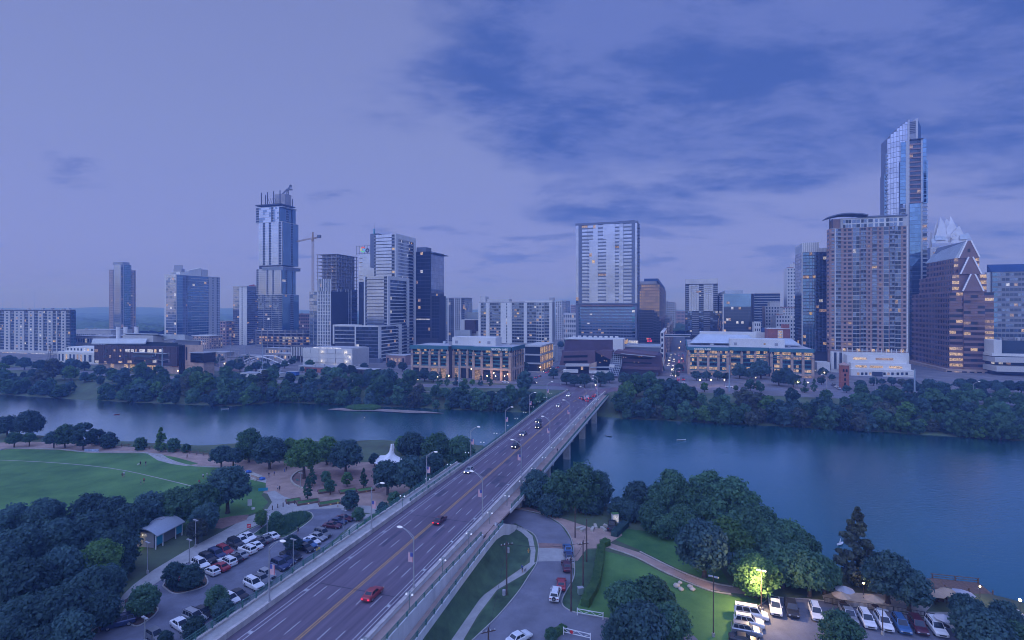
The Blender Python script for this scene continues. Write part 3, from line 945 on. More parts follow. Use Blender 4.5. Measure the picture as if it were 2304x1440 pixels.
for i in range(18):
	B.fb('S', -6, 'shop_window', B.w - 5 - i * 6.2, B.w - i * 6.2, 0.01, 0.08, B.zb + 0.8, z0 - 2.2, random.choice((L_warm, L_white, G_dark)))
roof_kit(B, 0, B.w, 2, B.d, zt + 1.8, 8)
B.finish()
# ---- pale civic hall
B = Bld('civic_hall', 'low pale art deco hall beside the dark library', 'hall', 131, 226, 512, d=22)
zt = B.z(783); z0 = B.zb
B.box('wall', 0, B.w, 0, B.d, z0, zt - 3, W_white, True)
B.box('upper_storey', 4, B.w, 6, B.d, zt - 3, zt + 1, W_white, True)
B.bays('S', 0, [131, 147, 164, 180, 197, 226], 'sssss', z0 + 1, zt - 3.5, 1, {'s': dict(wall=W_white, n=2, ww=0.45, wh=0.62, glass='mid', lit=0.35)})
B.bays('S', 6, [150, 165, 180, 195, 212], 'ssss', zt - 3.2, zt + 0.5, 1, {'s': dict(wall=W_white, n=2, ww=0.45, wh=0.6, glass='mid', lit=0.6, o=0.3)})
B.finish()
# ---- library
B = Bld('library', 'dark metal-clad public library with sloping roofs and a tan stone end', 'library', 212, 398, 452, xs=409)
z0 = B.zb; zt = B.z(781, B.w); zg = B.z(824, B.w)
B.box('ground_floor', 2, B.w - 1, 2, B.d, z0, zg, W_tan, True)
B.box('metal_block', 0, B.w, 0, B.d, zg, zt, W_copper, True)
for i, (xa, xb, ya, yb, lm) in enumerate([(282, 293, 785.5, 792.5, L_white), (295, 301, 785.5, 792.5, L_white), (305, 307, 785.5, 792, L_warm), (314, 326, 785.5, 792.5, L_white), (332, 344, 785.5, 792.5, L_white), (347, 352, 786, 793, L_warm), (358, 367, 785.5, 792, L_white), (256, 260, 786, 792, L_dim), (270, 273, 786, 792, L_warm), (236, 242, 786, 793, G_black), (213, 220, 786, 792, L_dim), (234, 240, 799, 805, G_black), (246, 250, 799, 805, L_dim), (268, 272, 800, 804, L_warm), (281, 287, 799, 804, G_black), (267, 275, 812, 817, L_warm), (287, 297, 811, 817, L_dim), (235, 241, 813, 818, L_dim), (300, 340, 797, 803, G_dark), (342, 352, 798, 804, G_mid), (358, 378, 798, 804, G_dark), (302, 342, 809, 815, G_dark), (344, 352, 810, 816, L_white), (356, 378, 810, 816, G_dark), (214, 222, 811, 817, L_white), (325, 328, 810, 813, L_warm)]):
	B.fb('S', 0, 'window', B.a(xa), B.a(xb), 0.02, 0.15, B.z(yb, B.a(xa)), B.z(ya, B.a(xa)), lm)
for xa, xb, mm in ((280, 288, L_warm), (293, 303, L_warm), (309, 318, L_dim), (322, 350, L_warm), (249, 257, L_dim), (354, 366, W_pale)):
	B.fb('S', 2, 'entrance', B.a(xa, 2), B.a(xb, 2), 0.02, 0.2, z0 + 0.4, zg - 0.4, mm)
for k in range(6):
	B.fb('S', 2, 'mullion', B.a(326 + k * 4, 2), B.a(326.7 + k * 4, 2), 0.2, 0.5, z0 + 0.4, zg - 1.4, G_black)
for k in range(34):                       # standing seams of the cladding
	xa = B.w * (k + 0.5) / 34
	B.fb('S', 0, 'seam', xa - 0.05, xa + 0.05, 0, 0.14, zg, zt, W_copper)
B.box('ledge', B.a(305), B.a(380), -2.2, 0, B.z(794.5, B.a(340)), B.z(793, B.a(340)), W_metal, True)
for yy in (823, 809, 796):
	B.box('floor_band', 0, B.w, -0.35, 0, B.z(yy, B.w), B.z(yy - 1.2, B.w), W_dark, True)
# upper terrace storey and roofs
z2 = B.z(772, B.w)
B.box('terrace_storey', 8, B.w - 4, 8, B.d, zt, z2, G_dark, True)
for k in range(12):
	B.fb('S', 8, 'terrace_window', B.w * 0.45 + k * 3, B.w * 0.45 + k * 3 + 2.4, 0.02, 0.1, zt + 0.5, z2 - 0.6, random.choice((L_warm, L_dim, G_dark, G_mid)))
r = MB()
r.prism([(-2, -1), (B.w * 0.62, 1), (B.w * 0.62, B.d - 2), (-2, B.d - 4)], [B.z(774), B.z(774, B.w * 0.5), B.z(774, B.w * 0.5) + 2, B.z(774) + 2], [B.z(772.6), B.z(771.5, B.w * .6), B.z(771.5, B.w * .6) + 3.5, B.z(771) + 3.5], W_metal)
r.build('sloping_roof', B.root)
r = MB()
x0, x1 = B.a(301, 14), B.a(369, 14)
r.prism([(x0, 14), (x1, 14), (x1, B.d), (x0, B.d)], z2 - 1, [B.z(757), B.z(757), B.z(753), B.z(753)], W_pale)
r.build('light_box', B.root)
for k in range(9):
	w = (x1 - x0) / 9
	B.fb('S', 14, 'light_box_pane', x0 + k * w + 0.2, x0 + (k + 1) * w - 0.2, 0.02, 0.12, z2 + 0.3, B.z(758), L_white)
r = MB()
r.prism([(x0 - 2, 12.6), (x1 + 3, 12.6), (x1 + 3, B.d + 2), (x0 - 2, B.d + 2)], [B.z(756.5)] * 2 + [B.z(751)] * 2, [B.z(755)] * 2 + [B.z(749)] * 2, W_metal)
r.build('light_box_roof', B.root)
# glazed stair tower and the stone end with its roof
xa = B.w; xb = B.a(409, 2); xc = B.a(457, 4)
B.box('stair_tower', xa, xb + 1, 2, B.d, z0, B.z(777, B.w), G_black, True)
for k in range(4):
	for j in range(3):
		B.fb('S', 2, 'stair_window', B.a(387 + j * 5, 2), B.a(391 + j * 5, 2), 0.02, 0.1, B.z(783 + k * 12 + 8, B.w), B.z(783 + k * 12, B.w), random.choice((L_warm, L_dim, L_warm, W_redbrick)))
B.box('stone_block', xb + 1, xc, 4, B.d, z0, B.z(776, B.w), W_tan, True)
B.fb('S', 4, 'slot_window', B.a(418, 4), B.a(421.5, 4), 0.02, 0.12, B.z(811, B.w), B.z(781, B.w), G_dark)
B.box('glass_wing', B.a(436, 0), B.a(466, 0), -3, 8, B.z(813, B.w), B.z(792, B.w), G_black, True)
B.box('wing_roof', B.a(434, 0), B.a(467, 0), -3.6, 8.5, B.z(792, B.w), B.z(790.7, B.w), W_metal, True)
B.box('wing_ground_floor', B.a(438, 0), B.a(463, 0), -2, 8, z0, B.z(813, B.w), W_tan, True)
for k in range(4): B.fb('S', -2, 'entrance', B.a(441 + k * 5.5, -2), B.a(444 + k * 5.5, -2), 0.02, 0.1, z0 + .4, z0 + 3.4, L_warm)
B.box('upper_block', B.a(397, 6), B.a(452, 6), 6, B.d, B.z(776, B.w), B.z(766, B.w), W_slate, True)
B.box('flat_roof', B.a(395, 3), B.a(458, 3), 3, B.d, B.z(766, B.w), B.z(764.5, B.w), W_metal, True)
r = MB()
x0, x1 = B.a(368, 20), B.a(434, 20)
r.prism([(x0, 20), (x1, 20), (x1, B.d + 8), (x0, B.d + 8)], B.z(766, B.w), [B.z(757), B.z(757), B.z(751), B.z(751)], W_metal)
r.build('shed_roof', B.root)
B.finish()
# ---- three white stacks behind the library
M_stack = mat('white_stack', (0.72, 0.72, 0.72), 0.6, var=0.05)
for i, (px, nm) in enumerate(((266, 'leftmost'), (282.5, 'middle'), (307, 'rightmost'))):
	Y = 560.0
	p = at(px, 765, Y)
	o = thing('chimney_stack', 'white cylindrical chimney behind the library, %s of the three' % nm, 'chimney', (p.x, p.y, 7.6), 0, 'white chimneys behind the library')
	mb = MB(); mb.tube((0, 0, 0), (0, 0, zp(735, Y) - 7.6), 1.9, 1.9, M_stack, 16); mb.build('shaft', o)
	mb = MB(); mb.tube((0, 0, zp(735, Y) - 7.6), (0, 0, zp(735, Y) - 7.3), 1.6, 1.6, W_dark, 16); mb.build('flue', o)
# ---- low roofs between the slab and the library
for nm, lab, xl, xr, yt, Y, wm in (('workshop', 'low blue-roofed hall left of the slender condo tower', 172, 250, 742, 760, W_pale), ('warehouse', 'low flat warehouse behind the civic hall', 170, 246, 756, 640, W_conc), ('depot', 'pale low depot right behind the library roof', 222, 330, 765, 560, W_pale)):
	B = Bld(nm, lab, 'warehouse', xl, xr, Y, d=30)
	zt = B.z(yt)
	B.box('wall', 0, B.w, 0, B.d, B.zb, zt, wm, True)
	B.box('roof', -0.5, B.w + .5, -0.5, B.d, zt, zt + 0.6, W_metal if nm == 'workshop' else W_roof, True)
	B.bays('S', 0, [xl, xr], 's', B.zb + 1, zt - 0.5, 2 if nm != 'workshop' else 1, {'s': dict(wall=wm, cell=4, ww=0.6, wh=0.5, glass='midd', lit=0.25, o=0.2)})
	roof_kit(B, 0, B.w, 0, B.d, zt + .6, 5)
	B.finish()

# ---- slender condo tower
B = Bld('condo_tower', 'slender glass condominium tower standing alone at left', 'tower', 246, 273, 905, xs=305)
z0 = B.zb
zt = B.z(607); zc = B.z(596)
B.box('wall', 0, B.w, 0, B.d, z0, zt, W_grey, True)
SP = {'s': dict(wall=W_tan, n=2, ww=0.5, wh=0.55, glass='midd', lit=0.06), 'b': dict(t='b', glass='dark', lit=0.05), 'g': dict(glass='sky', wh=0.93, ww=0.99, cell=4, lit=0.0, o=1.2), 't': dict(glass='tealb', wh=0.85, lit=0.06, cell=3, o=1.2), 'p': dict(t='b', glass='dark', lit=0.35, pr=0.2)}
B.bays('S', 0, [246, 255, 258], 'sb', z0, zt, 42, SP)
B.box('glass_bay', B.a(257.5), B.w + 0.01, -1.0, B.d * 0.7, zt, zc, G_sky, True)
B.bays('S', 0, [258, 273], 'g', z0, zc, 42, SP)
B.box('east_bay', B.w - 4, B.w, 0, B.e(293, B.w), zt, zc, G_blue, True)
B.bays('E', B.w, [273, 277], 'p', z0, B.z(602), 42, SP)
B.bays('E', B.w, [277, 293], 't', z0, zc, 42, SP)
B.bays('E', B.w, [293, 305], 's', z0, zt, 42, SP)
B.box('crown', 4, B.w - 1, 3, B.d * 0.6, zc, B.z(590), W_grey, True)
B.finish()

# ---- broad blue apartment tower
B = Bld('balcony_tower', 'broad blue glass apartment tower with long white balconies', 'tower', 371, 397, 815, xs=494)
z0 = B.zb; zt = B.z(619)
B.box('wall', 0, B.w, 0, B.d, z0, zt, W_slate, True)
B.bays('S', 0, [371, 374.5, 397], 'wg', z0, zt, 26, {'w': dict(t='w', wall=W_white, o=0.8), 'g': dict(glass='skyb', wh=0.85, lit=0.12, cell=4, band=W_pale, litz=(0, B.z(680)))})
SP = {'g': dict(glass='blue', wh=0.93, ww=0.98, cell=4, lit=0.04, o=0.8), 'd': dict(wall=W_slate, glass='midd', n=2, ww=0.4, wh=0.6, lit=0.04), 'b': dict(t='b', glass='blued', lit=0.07, pr=1.6, slab=W_white, rail=G_mid, cell=5, o=0.3), 'w': dict(t='w', wall=W_pale, o=1.0), 's': dict(wall=W_pale, n=2, ww=0.45, wh=0.6, glass='midd', lit=0.05, o=1.0), 'c': dict(t='b', glass='dark', lit=0.05, slab=W_white)}
B.bays('E', B.w, [397, 410, 422], 'gd', z0, zt, 26, SP)
for i in range(26):                       # long balconies of uneven length
	za = z0 + (zt - z0) * i / 26
	xa = [422, 430, 430, 448][i % 4]
	B.fb('E', B.w, 'balcony', B.e(xa, B.w), B.e(469, B.w), 0, 1.9, za - 0.2, za + 0.25, W_white)
B.bays('E', B.w, [422, 469], 'g', z0, zt, 26, {'g': dict(glass='blued', wh=0.82, ww=0.9, cell=4.5, lit=0.07, o=0.25, wall=W_slate)})
B.bays('E', B.w, [469, 475.5, 480, 486.5, 490, 494], 'wswcs', z0, zt, 26, SP)
B.box('roof_slab', -0.8, B.w + 1.5, -0.8, B.d, zt, zt + 0.8, W_white, True)
B.box('penthouse', 2, B.w - 2, 8, B.e(440, B.w), zt + 0.8, B.z(611), W_white, True)
B.bays('S', 8, [384, 390, 396], 'ss', zt + 0.8, B.z(611), 1, {'s': dict(wall=W_white, n=3, ww=0.5, wh=0.6, glass='dark', o=0.2)})
B.box('penthouse', 3, B.w - 4, 12, B.e(420, B.w), B.z(611), B.z(604), W_grey, True)
B.box('lift_house', 2, B.w - 4, 14, B.e(416, B.w), B.z(604), B.z(595), W_grey, True)
r = MB()
ya, yb = B.e(440, B.w), B.e(456, B.w)
r.prism([(B.w - 8, ya - 10), (B.w - 3, ya - 10), (B.w - 3, yb), (B.w - 8, yb)], zt + .8, [B.z(607), B.z(607), B.z(598), B.z(598)], W_white)
r.build('fin_wall', B.root)
B.box('lift_house', B.w - 12, B.w - 3, B.e(458, B.w), B.e(471, B.w), zt + .8, B.z(602), W_pale, True)
B.finish()
# ---- brick block and brown grid block beside it
B = Bld('brick_block', 'small brick block between the balcony tower and the stacked tower', 'building', 496, 508, 760, xs=527)
zt = B.z(723); B.box('wall', 0, B.w, 0, B.d, B.zb, zt, W_brick, True)
B.bays('S', 0, [496, 508], 's', B.zb, zt, 8, {'s': dict(wall=W_brick, n=2, ww=0.55, wh=0.5, glass='midd', lit=0.25)})
B.bays('E', B.w, [508, 527], 's', B.zb, zt, 8, {'s': dict(wall=W_brick, n=3, ww=0.7, wh=0.5, glass='midd', lit=0.3)})
B.box('cornice', -0.6, B.w + 1.1, -1.1, B.d, zt, zt + 0.7, W_pale, True); B.finish()
B = Bld('hotel_podium', 'tan lower block with lit window grid at the foot of the balcony tower', 'building', 434, 470, 700, xs=500)
zt = B.z(756); B.box('wall', 0, B.w, 0, B.d, B.zb, zt, W_tan, True)
for f, o, e in (('S', 0, [434, 470]), ('E', B.w, [470, 500])):
	B.bays(f, o, e, 's', B.zb, zt, 6, {'s': dict(wall=W_tan, cell=3.4, ww=0.5, wh=0.5, glass='midd', lit=0.5)})
B.box('roof', -0.8, B.w + 1.6, -1.6, B.d, zt, zt + 0.9, W_white, True); B.finish()

# ---- white tower with red mesh on its roof
B = Bld('white_tower', 'slim white tower with red safety mesh on the roof', 'tower', 525, 556, 770, xs=592)
z0 = B.zb; zt = B.z(645)
B.box('wall', 0, B.w, 0, B.d, z0, zt, W_grey, True)
B.bays('S', 0, [525, 539, 543, 548, 556], 'gwsw', z0, zt, 30, {'g': dict(glass='skyb', wh=0.85, cell=4, lit=0.04, band=W_pale), 'w': dict(t='w', wall=W_white), 's': dict(wall=W_white, n=1, ww=0.4, wh=0.75, glass='dark', lit=0.1)})
B.bays('E', B.w, [556, 592], 'b', z0, zt - 6, 28, {'b': dict(t='b', glass='midd', lit=0.12, cell=4, slab=W_conc)})
B.box('roof_slab', -1.5, B.w + 2, -2, B.d, zt, zt + 0.6, W_white, True)
for k in range(7):
	y0 = B.d * (0.1 + 0.12 * k)
	B.fb('E', B.w, 'safety_mesh', y0, y0 + B.d * 0.11, 0, 0.15, zt + 0.7, zt + 2.0 + (k % 3) * 0.7, W_red)
B.finish()

# ---- stacked tower under construction
B = Bld('stacked_tower', 'tallest left tower of shifted glass blocks, still under construction', 'skyscraper', 582, 636, 725, xs=671)
z0 = B.zb
def block(xl, xc, xe, yt, yb, nr, ed, kd, ee, ke, SP):
	x0, x1 = B.a(xl), B.a(xc)
	ye = B.e(xe, x1)
	B.box('core_wall', x0 + 0.1, x1 - 0.1, 0.1, ye, B.z(yb), B.z(yt), W_dark, True)
	B.bays('S', 0, ed, kd, B.z(yb), B.z(yt), nr, SP)
	B.bays('E', x1, ee, ke, B.z(yb), B.z(yt), nr, SP)
	return x0, x1, ye
SP = {'g': dict(glass='sky', wh=0.93, ww=0.97, cell=3.6, lit=0.01, o=1.0), 'l': dict(glass='skyb', wh=0.9, ww=0.97, cell=3.6, lit=0.02, o=1.0), 'e': dict(glass='blue', wh=0.92, ww=0.98, cell=4.0, lit=0.02, o=1.0, wall=G_blue), 'b': dict(t='b', glass='black', lit=0.03, slab=W_pale, cell=4, o=0.9), 'd': dict(t='w', wall=W_dark, o=0.2), 'm': dict(glass='midd', wh=0.85, ww=0.95, cell=3.4, lit=0.06, o=0.8, band=W_pale)}
block(582, 635, 671, 663, 743, 17, [582, 594, 598, 612, 616, 628, 635], 'mbmbmb', [635, 652, 659, 671], 'ebe', SP)
block(577, 634, 664, 606, 663, 12, [577, 583, 601, 605, 614, 618, 634], 'bgbgbg', [634, 641, 645, 655, 658, 664], 'ebebe', SP)
B.box('belt_floor', B.a(582), B.a(632), 1, B.e(660, B.a(632)), B.z(606), B.z(598), W_dark, True)
B.box('belt_slab', B.a(593), B.a(640), -2.5, B.e(676, B.a(640)), B.z(609), B.z(602.5), G_mid, True)
B.box('belt_slab', B.a(592), B.a(641), -3, B.e(677, B.a(641)), B.z(602.5), B.z(601.5), W_pale, True)
block(583, 636, 670, 502, 598, 17, [583, 592.5, 598, 606, 611.5, 628, 634.5, 636], 'gbgbgbg', [636, 653, 657.5, 670], 'ebe', SP)
block(576, 629, 664, 468, 502, 6, [576, 584, 611, 616.5, 629], 'blbl', [629, 634, 643, 648, 654, 657, 664], 'elblde'.replace('l', 'e'), SP)
for yy in (502, 663, 743, 468):
	B.box('edge_slab', B.a(578), B.a(636) + 1.2, -1.2, B.d * 0.9, B.z(yy + 0.8), B.z(yy - 0.4), W_pale, True)
B.box('deck_slab', B.a(577), B.a(631) + 2, -2, B.e(662, B.a(631)), B.z(464), B.z(461.5), W_dark, True)
B.box('lift_core', B.a(608), B.a(632), 8, 20, B.z(461.5), B.z(437), W_conc, True)
for px, py, o in ((587.5, 434, 0), (597, 437, 6), (601.5, 434, 0), (615, 433, 0), (629.5, 432, 0), (658, 441, 30)):
	x = B.a(px, o)
	B.box('steel_column', x - 0.45, x + 0.45, o, o + 0.9, B.z(461.5), B.z(py), W_dark, True)
for k in range(5):
	x = B.a(600 + k * 4)
	mb = MB(); mb.beam((x, 1, B.z(461.5)), (x + 3, 1, B.z(448)), 0.3, 0.3, W_dark); mb.build('brace', B.root)
# podium floors still open
x0, x1 = B.a(585), B.a(690)
for k in range(6):
	zz = B.zb + (B.z(743) - B.zb) * k / 6
	B.box('floor_slab', x0, x1 + 4, -8, 40, zz, zz + 0.6, W_conc, True)
	for j in range(9):
		xx = x0 + (x1 - x0) * j / 8
		B.box('column', xx - 0.4, xx + 0.4, -7.4, -6.6, zz, zz + 5.5, W_conc)
		if k in (1, 2, 3) and random.random() < 0.75:
			B.box('work_light', xx + 1, xx + random.uniform(3, 9), -2, -1.6, zz + 1.2, zz + 3.6, random.choice((L_warm, L_white, L_dim)))
B.box('podium_core', x0 + 4, x1, 0, 38, B.zb, B.z(743), W_dark, True)
B.finish()

def lattice(mb, p0, p1, w, m, n, r=0.12):
	p0, p1 = Vector(p0), Vector(p1)
	d = (p1 - p0)
	u = d.normalized().orthogonal().normalized(); v = d.normalized().cross(u)
	cs = [(u + v) * w / 2, (u - v) * w / 2, (-u - v) * w / 2, (-u + v) * w / 2]
	for c in cs: mb.beam(p0 + c, p1 + c, r * 1.6, r * 1.6, m)
	for i in range(n):
		a = p0 + d * (i / n); b_ = p0 + d * ((i + 1) / n)
		for j in range(4):
			c, e = cs[j], cs[(j + 1) % 4]
			if i % 2: c, e = e, c
			mb.beam(a + c, b_ + e, r, r, m)
M_crane = mat('crane_yellow', (0.36, 0.24, 0.13), 0.6, var=0.1)
M_craned = mat('crane_grey', (0.13, 0.14, 0.17), 0.6, var=0.1)
Y = 745.0
p = at(647, 461, Y)
o = thing('luffing_crane', 'dark luffing crane standing on top of the stacked tower', 'crane', (p.x, p.y, p.z))
mb = MB(); lattice(mb, (0, 0, 0), (0, 0, 22), 2.2, M_craned, 8, 0.3); mb.build('mast', o)
mb = MB(); lattice(mb, (0.5, 0, 21), (5.0, 0, 28), 1.4, M_craned, 5, 0.3); mb.build('jib', o)
mb = MB(); mb.box(-1.2, 6.5, -1.2, 1.2, 20.5, 22.5, M_craned); mb.box(2.6, 5.6, -1, 1, 24.5, 27.5, M_craned); mb.build('cab', o)
mb = MB(); lattice(mb, (-1, 0, 21.5), (-8, 0, 14), 1.2, M_craned, 5, 0.3); mb.build('counter_jib', o)
Y = 640.0
p = at(704, 770, Y)
zt = zp(540, Y)
o = thing('tower_crane', 'yellow tower crane beside the unfinished concrete tower', 'crane', (p.x, p.y, 7.6))
h = zt - 7.6
mb = MB(); lattice(mb, (0, 0, 0), (0, 0, h), 2.0, M_crane, 40, 0.13); mb.build('mast', o)
mb = MB(); lattice(mb, (0, 0, h), (0, 0, h + 9.5), 1.2, M_crane, 6, 0.18); mb.build('tower_head', o)
mb = MB(); lattice(mb, (-1, 0, h + 2.0), (-28, 22, h + 1.0), 1.3, M_crane, 16, 0.14); mb.build('jib', o)
mb = MB(); lattice(mb, (1, 0, h + 2), (9.5, -5, h + 3.2), 1.3, M_crane, 6, 0.2); mb.box(7.5, 11.5, -7, -4, h + 1.8, h + 5.2, M_craned); mb.build('counter_jib', o)
mb = MB(); mb.path([(0, 0, h + 9.5), (-20, 16, h + 2)], 0.07, M_craned, 4); mb.path([(0, 0, h + 9.5), (9, -5, h + 4)], 0.07, M_craned, 4); mb.build('stay_cable', o)
mb = MB(); mb.box(-1, 1.2, -2.4, -0.6, h - 1.8, h + 0.6, M_crane); mb.build('cab', o)

# ---- unfinished tower with bare floors
B = Bld('unfinished_tower', 'unfinished concrete tower with bare floors above a white grid facade', 'tower', 712, 757, 655, xs=805)
z0 = B.zb; zt = B.z(573)
xc = B.w
B.box('core_wall', 6, xc - 3, 5, B.d - 4, z0, B.z(574), W_conc, True)
nf = 26
for k in range(nf + 1):
	zz = B.z(780) + (zt - B.z(780)) * k / nf
	B.box('floor_slab', -0.5 + (2 if k < nf - 8 else 0), xc, 0, B.d, zz - 0.2, zz + 0.25, W_conc, True)
	if k >= nf: break
	for j in range(5):
		xx = 1 + (xc - 2) * j / 4
		B.box('column', xx - 0.35, xx + 0.35, 0.8, 1.5, zz, zz + (zt - B.z(780)) / nf, W_conc)
	for j in range(9):
		yy = 1 + (B.d - 2) * j / 8
		B.box('column', xc - 1.5, xc - 0.8, yy - 0.35, yy + 0.35, zz, zz + (zt - B.z(780)) / nf, W_conc)
	if random.random() < 0.7:
		xx = random.uniform(4, xc - 8)
		B.box('work_light', xx, xx + random.uniform(1, 4), 4.6, 4.9, zz + 0.8, zz + 2.6, random.choice((L_warm, L_dim)))
B.bays('E', xc, [758, 768, 776, 790, 803], 'gdgd', B.z(780), B.z(650), 14, {'g': dict(glass='dark', wh=0.85, cell=3.4, lit=0.06, wall=W_dark, pier=W_white, pw=0.5), 'd': dict(glass='black', wh=0.8, cell=3, lit=0.1, wall=W_dark)})
B.finish()
# ---- office with white pin-stripe grid
B = Bld('grid_office', 'office block of white vertical grid and dark glass below the tower crane', 'office building', 697, 745, 590, d=30)
z0 = B.zb; zt = B.z(656)
B.box('wall', 0, B.w, 0, B.d, z0, zt, W_dark, True)
B.bays('S', 0, [697, 715, 745], 'gp', B.z(782), zt, 17, {'g': dict(glass='skyb', wh=0.85, cell=5, lit=0.05, band=W_slate), 'p': dict(wall=G_dark, glass='midd', cell=2.2, ww=0.6, wh=0.8, lit=0.03, o=0.4, pier=W_white, pw=0.75, po=0.5, band=W_white, bo=0.3)})
B.bays('S', 4, [717, 745], 'p', zt, B.z(628), 3, {'p': dict(wall=G_dark, glass='midd', cell=2.2, ww=0.6, wh=0.8, lit=0.2, o=0.4, pier=W_white, pw=0.75, po=0.5)})
B.finish()
B = Bld('screen_block', 'low white pin-striped block on columns left of the panelled building', 'building', 657, 712, 520, d=20)
zt = B.z(780); zm = B.z(800)
B.box('wall', 0, B.w, 0, B.d, zm, zt, W_dark, True)
B.bays('S', 0, [657, 712], 'p', zm, zt, 1, {'p': dict(wall=W_dark, glass='dark', cell=1.9, ww=0.5, wh=0.9, o=0.3, pier=W_white, pw=0.7, po=0.5)})
for j in range(7):
	xx = B.w * j / 6; B.box('column', xx - 0.3, xx + 0.3, 0.5, 1.1, B.zb, zm, W_pale, True)
B.finish()
# ---- white panelled building with washes of light
B = Bld('panelled_building', 'white building of overlapping metal panels washed by wall lights', 'building', 681, 793, 470, d=26)
zt = B.z(783); z0 = B.z(825)
B.box('base', 1, B.w - 1, 1, B.d, B.zb, z0 + 1, W_brick, True)
M_panel = mat('white_panel', (0.62, 0.62, 0.60), 0.45, metal=0.1, var=0.05, scale=0.2)
for r_ in range(4):
	za = z0 + (zt - z0) * r_ / 4; zb_ = z0 + (zt - z0) * (r_ + 1) / 4
	n = 6
	for c in range(n):
		xa = B.w * c / n + (0.4 if r_ % 2 else 0); xb = B.w * (c + 1) / n
		B.box('panel', xa + 0.06, xb - 0.06, -0.25 * (r_ % 2) - 0.06 * (c % 2), 0.5, za + 0.1, zb_ - 0.1, M_panel, True)
B.box('wall', 0.3, B.w - 0.3, 0.5, B.d, z0, zt, W_pale, True)
B.box('roof', 4, B.w - 2, 3, B.d, zt, zt + 0.5, W_roof, True)
B.box('roof_light', 10, B.w - 12, 1.0, 1.4, zt + 0.1, zt + 0.9, L_white, True)
bpos = []
for c, r_ in ((1, 0), (2.4, 1), (2.4, 3), (4.0, 0.2), (5.3, 1), (5.2, 3), (5.6, 2)):
	xx = B.w * c / 6; zz = z0 + (zt - z0) * (r_ + 0.15) / 4
	B.box('wall_light', xx - 0.25, xx + 0.25, -1.0, -0.6, zz, zz + 0.3, L_white, True)
	l = bpy.data.lights.new('wall_light', 'POINT'); l.energy = 90; l.color = (1, 0.85, 0.65); l.shadow_soft_size = 0.3
	lo = ob('wall_light_lamp', l, B.root, (xx, -1.6, zz + 0.6))
B.finish()
B = Bld('brick_pavilion', 'low dark brick pavilion below the panelled building', 'building', 686, 800, 440, d=16)
zt = B.z(826); B.box('wall', 0, B.w, 0, B.d, B.zb, zt, W_redbrick, True); B.box('roof', -0.4, B.w + .4, -0.4, B.d, zt, zt + .5, W_grey, True)
B.bays('S', 0, [686, 800], 's', B.zb, zt, 1, {'s': dict(wall=W_redbrick, cell=7, ww=0.5, wh=0.55, glass='dark', lit=0.4, o=0.2)})
roof_kit(B, 0, B.w, 0, B.d, zt + .5, 6); B.finish()

# ---- glass tower with the coloured rooftop letters
B = Bld('sign_tower', 'pale glass tower carrying large rooftop letters G and o', 'tower', 808, 845, 615, d=40)
z0 = B.zb; zt = B.z(573)
B.box('wall', 0, B.w, 0, B.d, z0, zt, W_slate, True)
B.bays('S', 0, [808, 845], 'g', z0, zt, 32, {'g': dict(glass='sky', wh=0.95, ww=0.98, cell=2.6, lit=0.01, wall=G_sky)})
for k in range(6):
	zz = B.z(582 + k * 9.5)
	B.box('hoist_stage', 1.2, 4.5, -1.6, -0.6, zz, zz + 0.5, M_crane)
# sign frame
for px in (803, 809, 815, 821, 827, 833, 839, 845):
	x = B.a(px); B.box('sign_frame', x - 0.12, x + 0.12, -0.7, -0.4, zt, B.z(553), W_dark, True)
for py in (554, 571):
	B.box('sign_frame', B.a(802), B.a(846), -0.75, -0.4, B.z(py + 0.3), B.z(py - 0.3), W_dark, True)
M_gr = mat('letter_red', (0.75, 0.10, 0.06), 0.5, var=0, emit=(1, 0.15, 0.08), estr=0.35)
M_gb = mat('letter_blue', (0.10, 0.45, 0.75), 0.5, var=0, emit=(0.2, 0.6, 1), estr=0.35)
M_gg = mat('letter_green', (0.15, 0.55, 0.25), 0.5, var=0, emit=(0.2, 0.9, 0.4), estr=0.35)
M_gy = mat('letter_yellow', (0.75, 0.6, 0.1), 0.5, var=0, emit=(1, 0.8, 0.2), estr=0.35)
def ring(name, cx, cz, r0, r1, t0, t1, m, parent, y=-1.0):
	mb = MB(); n = max(3, int((t1 - t0) / 15))
	for i in range(n):
		a, b_ = R(t0 + (t1 - t0) * i / n), R(t0 + (t1 - t0) * (i + 1) / n)
		q = [(cx + r * math.cos(t), cz + r * math.sin(t)) for r, t in ((r0, a), (r1, a), (r1, b_), (r0, b_))]
		k = len(mb.v)
		mb.v += [(x, y, z) for x, z in q] + [(x, y + 0.4, z) for x, z in q]
		kk = mb.mi(m)
		for f in ((0, 1, 2, 3), (7, 6, 5, 4), (0, 4, 5, 1), (1, 5, 6, 2), (2, 6, 7, 3), (3, 7, 4, 0)):
			mb.f.append(tuple(k + j for j in f)); mb.m.append(kk)
	return mb.build(name, parent)
gx, gz = B.a(817.5), B.z(562)
ring('letter_g', gx, gz, 1.9, 3.3, 40, 140, M_gr, B.root); ring('letter_g', gx, gz, 1.9, 3.3, 140, 215, M_gy, B.root)
ring('letter_g', gx, gz, 1.9, 3.3, 215, 315, M_gg, B.root); ring('letter_g', gx, gz, 1.9, 3.3, 315, 360, M_gb, B.root)
B.box('letter_g', gx, gx + 3.2, -1.0, -0.6, gz - 0.6, gz + 0.6, M_gb, True)
ring('letter_o', B.a(827.5), B.z(564.5), 1.2, 2.5, 0, 360, W_dark, B.root)
B.finish()

